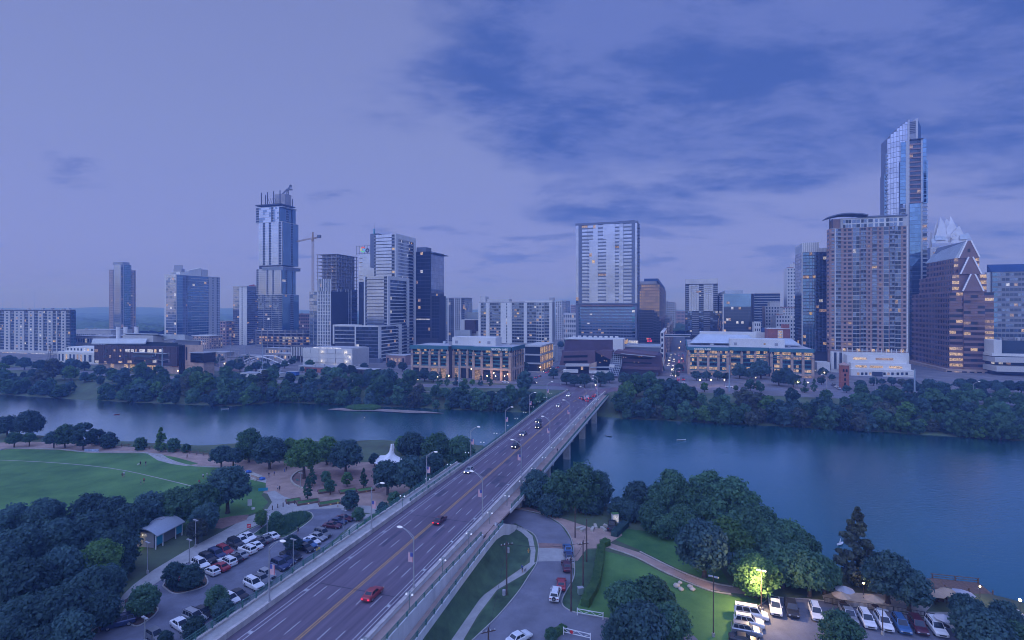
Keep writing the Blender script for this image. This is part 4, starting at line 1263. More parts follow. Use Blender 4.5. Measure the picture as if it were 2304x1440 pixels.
# ---- stepped residential tower with white frames
B = Bld('stepped_tower', 'stepped residential tower of white frames and silver glass beside the dark tower', 'tower', 842, 888, 560, xs=934)
z0 = B.zb
SPg = {'g': dict(glass='sky', wh=0.80, ww=0.97, cell=3.2, lit=0.01, band=W_dark, bo=0.5, wall=G_sky, litz=(0, B.z(690))), 'd': dict(t='b', glass='black', slab=W_pale, lit=0.05, o=0.4), 'w': dict(t='w', wall=W_white, o=1.1), 's': dict(wall=W_white, cell=2.6, ww=0.6, wh=0.68, glass='midd', lit=0.05, o=0.5), 'b': dict(t='b', glass='black', slab=W_white, lit=0.06, pr=0.5, o=0.5, cell=3), 'k': dict(glass='midd', wh=0.72, ww=0.9, cell=4, lit=0.07, wall=W_dark, o=0.5, band=W_white, bo=0.7)}
zt = B.z(527, B.w); zs = B.z(622, B.w)
B.box('wall', 0, B.w, 0, B.d, z0, zt - 1, W_slate, True)
B.bays('S', 0, [842, 846, 882, 888], 'dgd', z0, zt, 38, SPg)
B.bays('E', B.w, [888, 893, 919, 930, 934], 'wsbw', z0, zt - 4, 36, SPg)
B.box('frame_top', B.w, B.w + 1.1, 0, B.d, zt - 4, zt + 1, W_white, True)
B.box('roof', 0, B.w, 0.2, B.d, zt - 1, zt, W_roof, True)
B.box('lift_house', B.a(833, 10), B.a(852, 10), 10, 22, B.z(600), B.z(522), W_slate, True)
mb = MB(); x, z = B.a(842, 8), B.z(524); mb.tube((x, 8, z), (x, 8, B.z(512)), 1.1, 0.9, G_teal, 8); mb.tube((x, 8, B.z(512)), (x, 8, B.z(498)), 0.18, 0.08, W_dark, 6); mb.build('spire', B.root)
# middle step, in front
yf = -16.0
x0, xm = B.a(822, yf), B.a(871, yf); x1 = xm
z1 = B.z(622, 0, yf)
ye = B.e(919, x1)
B.box('step_wall', x0, x1, yf, -0.7, z0, z1 - 1, W_slate, True)
B.bays('S', yf, [820, 822.5, 826, 865, 871], 'wdgd', z0, z1, 25, SPg)
B.bays('E', x1, [871, 876, 906, 914, 919], 'wkbw', z0, z1 - 3.5, 24, SPg)
B.box('frame_top', x1, x1 + 1.1, yf, ye, z1 - 3.5, z1, W_white, True)
B.box('step_wall', x1 - 0.1, B.w - 0.2, yf + 8, 0, z0, z1 - 2, W_slate, True)
# lower step
yg = -34.0
x0, x1 = B.a(800, yg), B.a(851, yg)
z2 = B.z(735, 0, yg); z3 = B.z(805, 0, yg)
B.box('step_wall', x0, x1, yg, yf - 0.8, z0, z2, W_dark, True)
B.bays('S', yg, [799.5, 802, 851], 'wg', z3, z2, 9, {'w': dict(t='w', wall=W_white, o=1.2), 'g': dict(glass='midd', wh=0.78, ww=0.95, cell=3.4, lit=0.30, band=W_slate, wall=W_dark, litz=(B.z(800, 0, yg), B.z(770, 0, yg)))})
B.bays('E', x1, [851, 856, 890, 896, 902, 930], 'wkbwb', z3, z2, 9, SPg)
B.box('frame_top', x0, x1 + 1.2, yg - 1.2, yg + 0.5, z2, z2 + 1.4, W_white, True)
B.box('frame_top', x1, x1 + 1.2, yg + 0.5, B.e(902, x1), z2, z2 + 1.4, W_white, True)
x0b = B.a(785, yg - 6)
B.box('podium', x0b, x1 + 6, yg - 6, yg - 1.3, z0, z3, W_slate, True)
B.bays('S', yg - 6, [785, 812, 846], 'ss', z0 + 4, z3, 2, {'s': dict(wall=W_slate, cell=4, ww=0.55, wh=0.6, glass='midd', lit=0.1, o=0.3)})
# bracket wing at left
yw = -22.0
x0, x1 = B.a(750, yw), B.a(799, yw)
B.box('frame_top', x0, x1, yw - 1, yw + 12, B.z(735, 0, yw), B.z(731, 0, yw), W_white, True)
B.box('frame_leg', x0, x0 + 1.5, yw - 1, yw + 12, B.z(775, 0, yw), B.z(735, 0, yw), W_white, True)
B.box('wing', x0 + 2, x1, yw, yw + 12, B.z(785, 0, yw), B.z(735.2, 0, yw), W_dark, True)
B.bays('S', yw, [753, 799], 'b', B.z(772, 0, yw), B.z(736, 0, yw), 4, {'b': dict(t='b', glass='midd', slab=W_white, lit=0.1, cell=3.4)})
roof_kit(B, 2, B.w - 2, 3, B.d - 3, zt, 5)
B.finish()

# ---- dark glass tower
B = Bld('dark_tower', 'near-black glass office tower with many lit floors', 'tower', 930, 969, 600, xs=998)
z0 = B.zb; zt = B.z(567)
B.box('wall', 0, B.w, 0, B.d, z0, zt, W_dark, True)
SP = {'k': dict(glass='black', wh=0.8, ww=0.94, cell=3.0, lit=0.26, wall=W_dark, litz=(B.z(716), B.z(573))), 'g': dict(glass='sky', wh=0.94, ww=0.97, cell=4, lit=0.03, wall=G_mid), 'm': dict(glass='midd', wh=0.85, cell=4, lit=0.10, wall=W_dark)}
B.bays('S', 0, [930, 969], 'k', B.z(760), zt, 24, SP)
B.bays('E', B.w, [969, 998], 'g', B.z(660), zt, 11, SP)
B.bays('E', B.w, [969, 998], 'm', B.z(760), B.z(660), 13, SP)
B.box('belt', -0.5, B.w + 0.3, -1.4, 0, B.z(719), B.z(717), L_white, True)
B.box('plant_room', 2, B.w * 0.65, 4, B.d * 0.5, zt, B.z(556), W_slate, True)
B.box('canopy_roof', B.w * 0.6, B.w + 5, 2, B.d + 3, B.z(571.5), B.z(570.3), W_dark, True)
for yy in (4, B.d * 0.5, B.d - 2):
	B.box('canopy_post', B.w - 1, B.w - 0.6, yy, yy + 0.4, zt, B.z(571.4), W_dark, True)
B.box('shoulder_block', B.w + 0.2, B.a(989, 3), -2, B.e(1003, B.a(989, 3)), z0, B.z(666), W_dark, True)
B.bays('S', -2, [972, 989], 'k', B.z(760), B.z(666), 13, {'k': dict(glass='black', wh=0.85, cell=3, lit=0.03, wall=W_dark, o=0.3)})
B.finish()

# ---- mixed blocks between the dark tower and the white slab
B = Bld('striped_apartments', 'blue-white striped apartment block behind the right shoulder of the dark tower', 'apartment building', 1003, 1046, 760, xs=1062)
z0 = B.zb; zt = B.z(671)
B.box('wall', 0, B.w, 0, B.d, z0, zt, W_grey, True)
SP = {'s': dict(wall=W_pale, cell=3.2, ww=0.6, wh=0.6, glass='blued', lit=0.14), 'w': dict(t='w', wall=W_white), 'g': dict(glass='skyb', wh=0.85, cell=3, lit=0.06)}
B.bays('S', 0, [1003, 1008, 1010, 1022, 1024, 1036, 1038, 1046], 'swgwswg', z0, zt, 22, SP)
B.bays('E', B.w, [1046, 1054, 1062], 'gs', z0, zt - 5, 21, SP)
B.box('roof', -0.5, B.w + .9, -0.9, B.d, zt, zt + 0.8, W_metal, True); B.finish()
B = Bld('boxy_building', 'cluster of brown and pale boxes left of the white apartment slab', 'building', 1038, 1080, 600, d=22)
zt = B.z(721)
B.box('wall', 0, B.w, 0, B.d, B.zb, B.z(745), W_pale, True)
B.box('brown_box', B.a(1047), B.a(1071), -2, 14, B.z(749), B.z(720), W_copper, True)
B.box('frame', B.a(1037), B.a(1046), -1, 14, B.z(745), B.z(719), W_white, True)
B.box('frame', B.a(1046), B.a(1078), -1, 14, B.z(720), B.z(718), W_white, True)
B.box('pale_box', B.a(1024, -8), B.a(1058, -8), -8, -2.2, B.z(765), B.z(742), W_metal, True)
B.box('glass_box', B.a(1050, 8), B.a(1078, 8), 8, 20, B.z(719), B.z(703), G_mid, True)
B.finish()

# ---- white apartment slab
B = Bld('white_slab', 'wide white apartment slab with three dark balcony columns', 'apartment building', 1077, 1243, 545, xs=1248)
z0 = B.zb; zt = B.z(680, B.w * 0.5); zb2 = B.z(772, B.w * 0.5)
B.box('wall', 0, B.w, 0, B.d, z0, zt, W_grey, True)
SP = {'b': dict(t='b', glass='midd', lit=0.16, cell=2.6, slab=W_pale, o=0.8), 'w': dict(t='w', wall=W_white, o=1.0), 's': dict(wall=W_white, n=1, ww=0.7, wh=0.6, glass='dark', lit=0.55, o=0.9), 'g': dict(wall=W_pale, cell=2.6, ww=0.8, wh=0.68, glass='midd', lit=0.12, o=0.8)}
B.bays('S', 0, [1077, 1082, 1094, 1102, 1127, 1139, 1142, 1152, 1179], 'wbwbwswb', zb2, zt - 0.5, 13, SP)
zr = B.z(676, B.w)
B.box('taller_end', B.a(1181), B.w, 0.2, B.d, zt, zr, W_white, True)
B.bays('S', 0, [1179, 1186, 1207, 1225, 1236, 1241, 1243], 'wbgbww', zb2, zt - 0.5, 13, SP)
B.box('roof', 0, B.a(1180), 0.3, B.d, zt, zt + 0.8, W_pale, True)
B.box('lift_house', 0, B.a(1089), 4, 14, zt, B.z(667), W_pale, True)
B.box('lift_house', B.a(1092), B.a(1142), 5, 14, zt + .8, B.z(673), W_pale, True)
B.box('lift_house', B.w - 5, B.w, 8, B.d, zr, B.z(669, B.w), W_grey, True)
B.box('podium', -4, B.w + 3, -6, B.d, z0, zb2 - 1.5, W_pale, True)
B.finish()
B = Bld('parking_deck', 'low pale parking deck with lit levels below the white slab', 'parking garage', 1178, 1218, 440, xs=1247)
zt = B.z(780)
for k in range(4):
	zz = B.zb + (zt - B.zb) * k / 3
	B.box('deck', 0, B.w, 0, B.d, zz, zz + 1.2, W_pale, True)
	if k < 3:
		B.box('inner_wall', 1, B.w - 1, 1, B.d - 1, zz + 1.2, zz + (zt - B.zb) / 3, G_dark, True)
		for j in range(8): B.fb('E', B.w - 1, 'deck_light', B.d * j / 8 + 0.6, B.d * (j + 1) / 8 - 1.2, 0.02, 0.12, zz + 1.6, zz + (zt - B.zb) / 3 - 0.4, random.choice((L_warm, L_dim, L_warm)))
B.finish()

# ---- far small towers
for nm, lab, xl, xr, xs, yt, Y, wm, gl_, nr in (
	('distant_tower', 'distant white tower left of the dark-framed tower', 1250, 1264, 1272, 678, 900, W_white, 'midd', 20),
	('distant_tower', 'distant bluish tower just right of the distant white one', 1266, 1276, 1282, 678, 980, W_grey, 'blued', 20),
	('distant_block', 'small distant brown block near the horizon left of the dark-framed tower', 1284, 1294, None, 687, 1500, W_brick, 'dark', 10),
	('distant_block', 'low white block in front of the two distant towers', 1268, 1296, None, 706, 820, W_white, 'dark', 6),
	('distant_block', 'small brown block behind the right edge of the stacked tower', 672, 697, None, 707, 800, W_brick, 'dark', 9)):
	B = Bld(nm, lab, 'building', xl, xr, Y, xs=xs, d=None if xs else 18)
	zt = B.z(yt)
	B.box('wall', 0, B.w, 0, B.d, B.zb, zt, wm, True)
	B.bays('S', 0, [xl, xr], 's', B.zb, zt, nr, {'s': dict(wall=wm, cell=3.4, ww=0.6, wh=0.55, glass=gl_, lit=0.12)})
	if xs: B.bays('E', B.w, [xr, xs], 's', B.zb, zt, nr, {'s': dict(wall=wm, cell=3.4, ww=0.6, wh=0.55, glass=gl_, lit=0.12)})
	B.box('parapet', -0.2, B.w + 0.8, -0.8, B.d, zt, zt + 1, wm, True)
	roof_kit(B, 0, B.w, 1, B.d, zt + 1, 2)
	B.finish()
# ---- twin five-storey offices by the avenue
M_let = mat('sign_letters', (0.75, 0.75, 0.75), 0.5, var=0, emit=(0.9, 0.95, 1.0), estr=0.25)
def text_mesh(name, txt, size, m, parent, loc, rot, ext=0.06):
	cu = bpy.data.curves.new(name, 'FONT')
	cu.body = txt; cu.size = size; cu.extrude = ext; cu.align_x = 'LEFT'
	cu.materials.append(m)
	t_ = bpy.data.objects.new('tmp_text', cu); C.objects.link(t_)
	me = bpy.data.meshes.new_from_object(t_.evaluated_get(bpy.context.evaluated_depsgraph_get()))
	bpy.data.objects.remove(t_)
	o = ob(name, me, parent, loc)
	o.rotation_euler = rot
	return o
def twin_office(lab, xl, xm1, xm2, xr, xs, Y, yt, yb, litf, name_px):
	"""two wings with a recessed middle; teal roof band, tan piers"""
	B = Bld('riverside_office', lab, 'office building', xl, xr, Y, xs=xs)
	z0 = B.zb
	zt = B.z(yt, B.w * 0.6); zb_ = B.z(yt + 9, B.w * 0.6); zl = B.z(yb, B.w * 0.6)
	B.box('wall', 0.6, B.w - 0.6, 6.7, B.d - 1, z0, zt - 1, W_dark, True)
	B.box('roof', 0, B.w, 5, B.d, zt - 1, zt - 0.3, W_roof, True)
	xa, xb = B.a(xm1), B.a(xm2)
	nf = 5
	def wing(face, off, a0, a1, n):
		"""n window bays, each between two piers"""
		B.fb(face, off, 'roof_band', a0 - (0.6 if face == 'S' else 0), a1, 0.2, 1.2, zt - 2.8, zt, W_teal, True)
		cw = (a1 - a0) / n
		ph = zt - 4.2
		for i in range(n + 1):
			ac = a0 + cw * i
			if i in (0, n): ac += 0.9 if i == 0 else -0.9
			B.fb(face, off, 'pier', ac - 0.9, ac + 0.9, -0.2, 0.55, z0, ph, W_tan, True)
			B.fb(face, off, 'column', ac - 0.25, ac + 0.25, 0.1, 0.4, ph, zt - 2.8, W_tan, True)
		for r_ in range(nf):
			za = zl + (zt - 2.8 - zl) * r_ / nf; zb2 = zl + (zt - 2.8 - zl) * (r_ + 1) / nf
			for i in range(n):
				w0, w1 = a0 + cw * i + 0.9, a0 + cw * (i + 1) - 0.9
				k = 3
				for c in range(k):
					p0 = w0 + (w1 - w0) * c / k; p1 = w0 + (w1 - w0) * (c + 1) / k
					m = random.choice((L_warm, L_warm, L_dim)) if random.random() < litf * (1.3 if r_ in (0, 3, 4) else 0.45) else random.choice((G_dark, G_teal, G_dark, G_mid))
					B.fb(face, off, 'window', p0 + 0.06, p1 - 0.06, -0.6, -0.5, za + 0.9, zb2 - 0.1, m)
				B.fb(face, off, 'spandrel', w0, w1, -0.55, -0.35, za - 0.1, za + 0.9, W_teal)
		for i in range(n):
			w0, w1 = a0 + cw * i + 0.9, a0 + cw * (i + 1) - 0.9
			B.fb(face, off, 'shopfront', w0, w1, -0.7, -0.6, z0 + 0.3, zl - 1.8, random.choice((L_dim, L_dim, G_dark, G_mid)))
		B.fb(face, off, 'plinth_band', a0, a1, -0.3, 0.75, zl - 1.6, zl, W_tan, True)
		B.fb(face, off, 'sunshade', a0, a1, 0.6, 1.5, B.z(yt + 20, B.w * 0.6) - 0.15, B.z(yt + 20, B.w * 0.6) + 0.15, W_slate, True)
	B.box('wing_wall', 0.62, xa, 0.7, 6.7, z0, zt - 0.6, W_dark, True)
	B.box('wing_wall', xb, B.w - 0.62, 0.7, 6.7, z0, zt - 0.6, W_dark, True)
	B.box('wing_roof', -0.2, xa, -0.2, 5, zt - 0.6, zt - 0.1, W_roof, True)
	B.box('wing_roof', xb, B.w + .2, -0.2, 5, zt - 0.6, zt - 0.1, W_roof, True)
	wing('S', 0, 0, xa, 4); wing('S', 6, xa + 0.2, xb - 0.2, 3); wing('S', 0, xb, B.w, 4)
	if xs > xr: wing('E', B.w, 0.6, B.d, 5)
	else: wing('W', 0, 0.6, B.d, 5)
	xc0, xc1 = B.w * 0.36, B.w * 0.80
	B.box('plant_screen', xc0, xc1, 12, 26, zt - 0.3, zt + 6.0, W_white, True)
	for f_ in (0.1, 0.85):
		B.fb('S', 12, 'louvre', xc0 + (xc1 - xc0) * f_ - 1.2, xc0 + (xc1 - xc0) * f_ + 1.2, 0.02, 0.15, zt + 1.0, zt + 3.2, W_grey, True)
	B.fb('S', 12, 'plant_sign', xc0 + (xc1 - xc0) * 0.62, xc0 + (xc1 - xc0) * 0.62 + 1.4, 0.02, 0.15, zt + 1.6, zt + 3.0, M_yel, True)
	roof_kit(B, 2, B.w - 4, 8, B.d - 2, zt - 0.2, 12)
	x = B.a(name_px)
	text_mesh('sign_lettering', 'SILICON LABS', 2.0, M_let, B.root, (x, -1.35, zt - 2.4), (R(90), 0, 0))
	return B, zt
B, zt = twin_office('five-storey office left of the bridge with teal roof band and tan piers', 925, 1010, 1063, 1150, 1178, 408, 779, 826, 0.22, 1107)
B.finish()
B, zt = twin_office('brightly lit five-storey office right of the bridge with hipped roofs behind', 1548, 1640, 1733, 1832, 1545, 425, 783, 838, 0.62, 1562)
r = MB()
for x0, x1, y0, y1, h in ((2, B.w * 0.62, 26, 48, 7.0), (B.w * 0.5, B.w * 0.95, 24, 40, 4.5)):
	z = zt + 1.5
	mx = (y1 - y0) * 0.35
	i = len(r.v); k = r.mi(W_metal)
	r.v += [(x0, y0, z), (x1, y0, z), (x1, y1, z), (x0, y1, z), (x0 + mx, y0 + mx, z + h), (x1 - mx, y0 + mx, z + h), (x1 - mx, y1 - mx, z + h), (x0 + mx, y1 - mx, z + h)]
	for f in ((0, 1, 5, 4), (1, 2, 6, 5), (2, 3, 7, 6), (3, 0, 4, 7), (4, 5, 6, 7)):
		r.f.append(tuple(i + j for j in f)); r.m.append(k)
r.build('hipped_roof', B.root)
B.box('rear_screen', 10, B.w * 0.6, 34, 46, zt, zt + 10.5, W_white, True)
B.finish()

# ---- city hall
B = Bld('city_hall', 'dark copper-clad city hall with slanted walls and a tilted solar canopy', 'city hall', 1266, 1486, 430, xs=1492)
z0 = B.zb; Y_ = B.Y0
def cz(py, px): return B.z(py, B.a(px))
def slab(name, pts, y0, y1, m):
	"""outline in photo pixels on the plane y0, given depth to y1"""
	mb = MB(); n = len(pts); k = mb.mi(m)
	q = [(B.a(px, y0), B.z(py, B.a(px, y0), y0)) for px, py in pts]
	mb.v += [(x, y0, z) for x, z in q] + [(x, y1, z) for x, z in q]
	mb.f.append(tuple(range(n))); mb.m.append(k)
	mb.f.append(tuple(reversed(range(n, 2 * n)))); mb.m.append(k)
	for j in range(n):
		j2 = (j + 1) % n
		mb.f.append((j, n + j, n + j2, j2)); mb.m.append(k)
	return mb.build(name, B.root)
W_plum = mat('wall_plum_copper', (0.075, 0.045, 0.075), 0.6, var=0.12, scale=0.2)
W_plum2 = mat('wall_copper_light', (0.12, 0.07, 0.09), 0.6, var=0.12, scale=0.2)
slab('upper_block', [(1269, 790), (1379, 790), (1379, 764), (1271, 766)], 14, 40, W_plum)
slab('lift_shaft', [(1379, 808), (1402, 808), (1402, 763), (1379, 763)], 13, 30, W_white)
slab('middle_block', [(1264, 815), (1379, 815), (1379, 788), (1264, 788)], 10, 40, W_plum)
slab('west_wing', [(1258, 822), (1339, 818), (1339, 790), (1266, 792)], 0, 13, W_plum2)
slab('window_band', [(1268, 805), (1322, 804), (1322, 799), (1268, 800)], -0.1, 0.0, G_black)
slab('window_band', [(1268, 817), (1322, 816), (1322, 811), (1268, 812)], -0.1, 0.0, G_black)
slab('atrium_glass', [(1339, 832), (1374, 832), (1374, 810), (1339, 792)], 1.5, 10, G_black)
slab('atrium_roof', [(1339, 792), (1376, 810), (1378, 789), (1352, 789)], 1.2, 14, W_plum2)
for px, py in ((1354, 802), (1357, 800), (1360, 812), (1365, 813), (1350, 816), (1372, 806)):
	x = B.a(px, 1.5); zz = B.z(py, x, 1.5); B.box('ceiling_lamp', x - 0.35, x + 0.35, 1.2, 1.45, zz, zz + 0.6, L_warm)
slab('east_wing', [(1398, 836), (1490, 838), (1486, 800), (1398, 792)], 4, 30, W_plum)
slab('east_roof', [(1379, 795), (1470, 803), (1478, 799), (1386, 788.5)], -2.0, 30, W_plum2)
slab('roof_edge', [(1398, 796.5), (1474, 803.5), (1475, 802), (1398, 795)], -2.3, -2.05, W_metal)
for pa, pb in ((803, 806.5), (814, 817)):
	slab('window_band', [(1402, pb), (1466, pb + 2), (1466, pa + 2), (1402, pa)], 3.8, 3.95, G_black)
for px, py in ((1403, 804), (1408, 804.5), (1427, 815), (1437, 815.5), (1438, 803), (1444, 802)):
	x = B.a(px, 3.7); zz = B.z(py, x, 3.7); B.box('ceiling_lamp', x - 0.3, x + 0.3, 3.5, 3.7, zz - 0.2, zz + 0.4, L_warm)
slab('east_balcony', [(1400, 830), (1484, 833), (1486, 826), (1400, 824)], 1.0, 4, W_plum2)
slab('rear_block', [(1406, 792), (1484, 792), (1484, 781), (1406, 780)], 30, 60, W_slate)
slab('rear_roof', [(1405, 781), (1486, 782), (1486, 779), (1405, 778)], 29, 61, W_metal)
slab('lit_bay', [(1402, 775), (1411, 773), (1411, 763), (1402, 770)], 24, 30, L_warm)
slab('lit_bay', [(1414, 772), (1435, 773), (1435, 767), (1414, 766.5)], 40, 44, L_white)
for k in range(9):
	x = B.a(1288 + k * 12, 24); B.box('roof_unit', x, x + 2.4, 24, 27, B.z(764.5, 60), B.z(761, 60), W_white, True)
B.box('roof_deck', B.a(1271, 15), B.a(1400, 15), 15, 40, B.z(765, 50, 20), B.z(763.5, 50, 20), W_white, True)
# tilted solar canopy: a steel grid, upper face and lower apron
def solar(name, c4, nu, nv, y4, mpan):
	P = [Vector((B.a(px, y), y, B.z(py, B.a(px, y), y))) for (px, py), y in zip(c4, y4)]
	n = (P[1] - P[0]).cross(P[3] - P[0]).normalized()
	for i in range(nu):
		for j in range(nv):
			def q(u, v): return (P[0] * (1 - u) + P[1] * u) * (1 - v) + (P[3] * (1 - u) + P[2] * u) * v
			g = 0.13
			mb = MB(); k = mb.mi(mpan)
			c = [q((i + g) / nu, (j + g) / nv), q((i + 1 - g) / nu, (j + g) / nv), q((i + 1 - g) / nu, (j + 1 - g) / nv), q((i + g) / nu, (j + 1 - g) / nv)]
			mb.v = [tuple(p) for p in c] + [tuple(p - n * 0.12) for p in c]
			for f in ((0, 1, 2, 3), (7, 6, 5, 4), (0, 4, 5, 1), (1, 5, 6, 2), (2, 6, 7, 3), (3, 7, 4, 0)):
				mb.f.append(f); mb.m.append(k)
			mb.build('solar_panel', B.root)
	for i in range(nu + 1):
		mb = MB(); a = P[0].lerp(P[1], i / nu); b_ = P[3].lerp(P[2], i / nu); mb.beam(a, b_, 0.3, 0.3, W_metal); mb.build('canopy_beam', B.root)
	for j in range(nv + 1):
		mb = MB(); a = P[0].lerp(P[3], j / nv); b_ = P[1].lerp(P[2], j / nv); mb.beam(a, b_, 0.3, 0.3, W_metal); mb.build('canopy_beam', B.root)
solar('canopy', [(1374, 823), (1397, 826), (1400, 794), (1376, 793)], 5, 7, [-3, -3, 5, 5], G_black)
solar('apron', [(1368, 843), (1390, 846), (1396, 827), (1372, 825)], 6, 4, [-16, -16, -4, -4], G_mid)
B.box('kiosk', B.a(1371, -5), B.a(1382, -5), -5, -3.4, z0, B.z(819, B.a(1376)), W_white, True)
slab('terrace_wall', [(1267, 838), (1300, 839), (1300, 832), (1267, 831)], -8, -6, W_white)
slab('terrace_canopy', [(1272, 824.5), (1325, 824.5), (1325, 819.5), (1272, 819)], -5, 1, W_pale)
slab('terrace_dark', [(1274, 832), (1325, 832), (1325, 825), (1274, 825)], -3, 0, G_black)
slab('door_lamp', [(1307, 832), (1312, 832), (1312, 825), (1307, 825)], -3.2, -3.05, L_warm)
slab('stone_wall', [(1325, 836), (1341, 836), (1341, 815), (1325, 820)], -4, 2, W_tan)
slab('entrance_canopy', [(1328, 827.5), (1374, 828), (1374, 826), (1328, 826)], -5, 1, W_metal)
slab('low_wall', [(1325, 840), (1370, 841), (1370, 834), (1325, 834)], -7, -6, W_white)
B.box('base', 2, B.w - 2, 4, 40, z0, B.z(835, 40), W_dark, True)
B.finish()

# ---- tall dark-framed tower at the centre
B = Bld('framed_tower', 'tall slate-framed glass tower rising behind the city hall', 'skyscraper', 1296, 1434, 590, xs=1437)
z0 = B.zb; zt = B.z(504); zm = B.z(684); 
xo = B.w
B.box('wall', 0, B.w, 0, B.d + 14, z0, zt - 0.5, W_slate, True)
SP = {'g': dict(glass='sky', wh=0.95, ww=0.985, cell=3.0, lit=0.02, wall=G_sky, o=0.9), 'f': dict(t='w', wall=W_slate, o=1.0), 'b': dict(t='b', glass='sky', slab=W_slate, rail=W_rail, lit=0.02, o=0.9, cell=8), 'G': dict(wall=W_slate, glass='sky', n=1, ww=0.62, wh=0.5, lit=0.02, o=0.9)}
z1 = B.z(541)
B.bays('S', 0, [1296, 1302, 1309, 1322.5, 1326, 1345.5, 1364, 1384, 1393, 1402.5, 1421.5, 1429, 1434], 'gfbGgbgbgbfg', zm, z1, 19, SP)
B.bays('S', 0, [1296, 1302, 1309, 1335, 1345.5, 1357, 1384, 1394, 1402.5, 1421.5, 1429, 1434], 'gfbgbgbgbfg', z1, zt - 2, 4, SP)
B.box('frame_top', -0.4, B.w + 0.2, -1.2, B.d, zt - 2, zt + 0.4, W_slate, True)
SP2 = {'f': dict(t='w', wall=W_slate, o=1.0), 'k': dict(wall=W_slate, glass='blued', cell=3.2, ww=0.9, wh=0.45, lit=0.12, o=0.7), 'c': dict(wall=W_slate, glass='tealb', cell=3, ww=0.95, wh=0.7, lit=0.2, o=0.7)}
B.box('ledge', B.a(1308), B.a(1424), -1.5, 0, B.z(689), B.z(686), W_brown, True)
B.box('belt', -0.3, B.w + .2, -1.1, 0, B.z(685), B.z(682), W_slate, True)
B.bays('S', 0, [1296, 1302, 1308, 1327, 1346, 1365, 1384, 1403, 1422, 1429, 1434], 'fckkkkkkcf', B.z(758), B.z(690), 10, SP2)
B.box('lower_wall', 0, B.w, -1, 0, z0, B.z(758), W_slate, True)
for k in range(24):
	zz = zm + (zt - zm) * k / 24
	B.fb('E', B.w, 'side_balcony', 0.5, 5.0, 0, 2.4, zz - 0.2, zz + 0.2, W_slate)
	B.fb('E', B.w, 'side_rail', 0.5, 5.0, 2.2, 2.3, zz + 0.2, zz + 1.2, W_rail)
B.box('plant', B.w * 0.7, B.w * 0.95, 4, 14, zt, zt + 1.6, W_dark, True)
B.finish()

# ---- orange-lit construction tower with dark block and side block
B = Bld('scaffold_tower', 'brown tower under construction with rows of orange work lights', 'tower', 1434, 1484, 700, xs=1499)
z0 = B.zb; zt = B.z(640)
B.box('wall', 0.6, B.w - .6, 0.6, B.d, z0, zt, W_conc, True)
n = 11; zl = B.z(714)
for k in range(n + 1):
	zz = zl + (zt - zl) * k / n
	B.box('floor_slab', -0.4, B.w + 0.4, -1.2, B.d, zz - 0.25, zz + 0.25, W_conc, True)
	if k < n:
		for j in range(11):
			xx = B.w * (j + 0.2) / 11
			if random.random() < 0.85: B.box('work_light', xx, xx + 1.6, 0.3, 0.5, zz + 0.7, zz + 2.8, random.choice((L_warm, L_warm, L_dim)))
			B.box('post', xx + 2.0, xx + 2.3, -1.0, -0.7, zz, zz + (zt - zl) / n, W_conc)
		for j in range(6):
			yy = B.d * (j + 0.2) / 6
			B.fb('E', B.w - .6, 'work_light', yy, yy + 2, 0.1, 0.3, zz + 0.7, zz + 2.6, random.choice((L_dim, G_dark, L_warm)))
B.box('top_storey', 2, B.w - 4, 3, B.d - 3, zt, B.z(633), W_conc, True)
B.box('roof_cap', B.w * 0.3, B.w - 2, 3, B.d - 5, B.z(633), B.z(627), W_blueroof, True)
B.bays('S', 0, [1475, 1486], 's', z0, zl, 12, {'s': dict(wall=W_brick, n=2, ww=0.5, wh=0.5, glass='dark', lit=0.1)})
B.bays('E', B.w, [1484, 1499], 's', z0, zl, 12, {'s': dict(wall=W_brick, cell=4, ww=0.5, wh=0.5, glass='dark', lit=0.15)})
B.finish()
B = Bld('black_office', 'black stepped office block below the orange-lit construction tower', 'office building', 1438, 1488, 560, d=20)
z0 = B.zb
for i, (xa, xb, yt) in enumerate(((1438, 1470, 697), (1470, 1477, 703), (1477, 1482, 712), (1482, 1487, 722))):
	x0, x1 = B.a(xa), B.a(xb)
	B.box('wall', x0, x1, 0, B.d, z0, B.z(yt), W_dark, True)
	B.bays('S', 0, [xa, xb], 'k', B.z(770), B.z(yt), int((770 - yt) / 5.6), {'k': dict(glass='black', wh=0.7, cell=2.4, ww=0.9, lit=0.03, wall=W_dark, o=0.3)})
M_neon = mat('red_neon', (0.6, 0.03, 0.05), 0.5, var=0, emit=(1.0, 0.06, 0.12), estr=0.9)
for j in range(3):
	for k in range(4 - (j == 0)):
		B.fb('S', 0, 'red_sign', B.a(1456 + k * 3), B.a(1458 + k * 3), 0.5, 0.7, B.z(762.5 + j * 3.2), B.z(760.8 + j * 3.2), M_neon, True)
B.finish()
B = Bld('white_end_block', 'narrow white block with one column of square windows by the street', 'building', 1486, 1494, 500, xs=1501)
zt = B.z(747); B.box('wall', 0, B.w, 0, B.d, B.zb, zt, W_white, True)
B.bays('S', 0, [1486, 1494], 's', B.zb + 6, zt, 5, {'s': dict(wall=W_white, n=1, ww=0.55, wh=0.6, glass='dark', lit=0.2)})
B.bays('E', B.w, [1494, 1501], 's', B.zb + 6, zt, 5, {'s': dict(wall=W_brick, n=4, ww=0.55, wh=0.6, glass='dark', lit=0.2)}); B.finish()
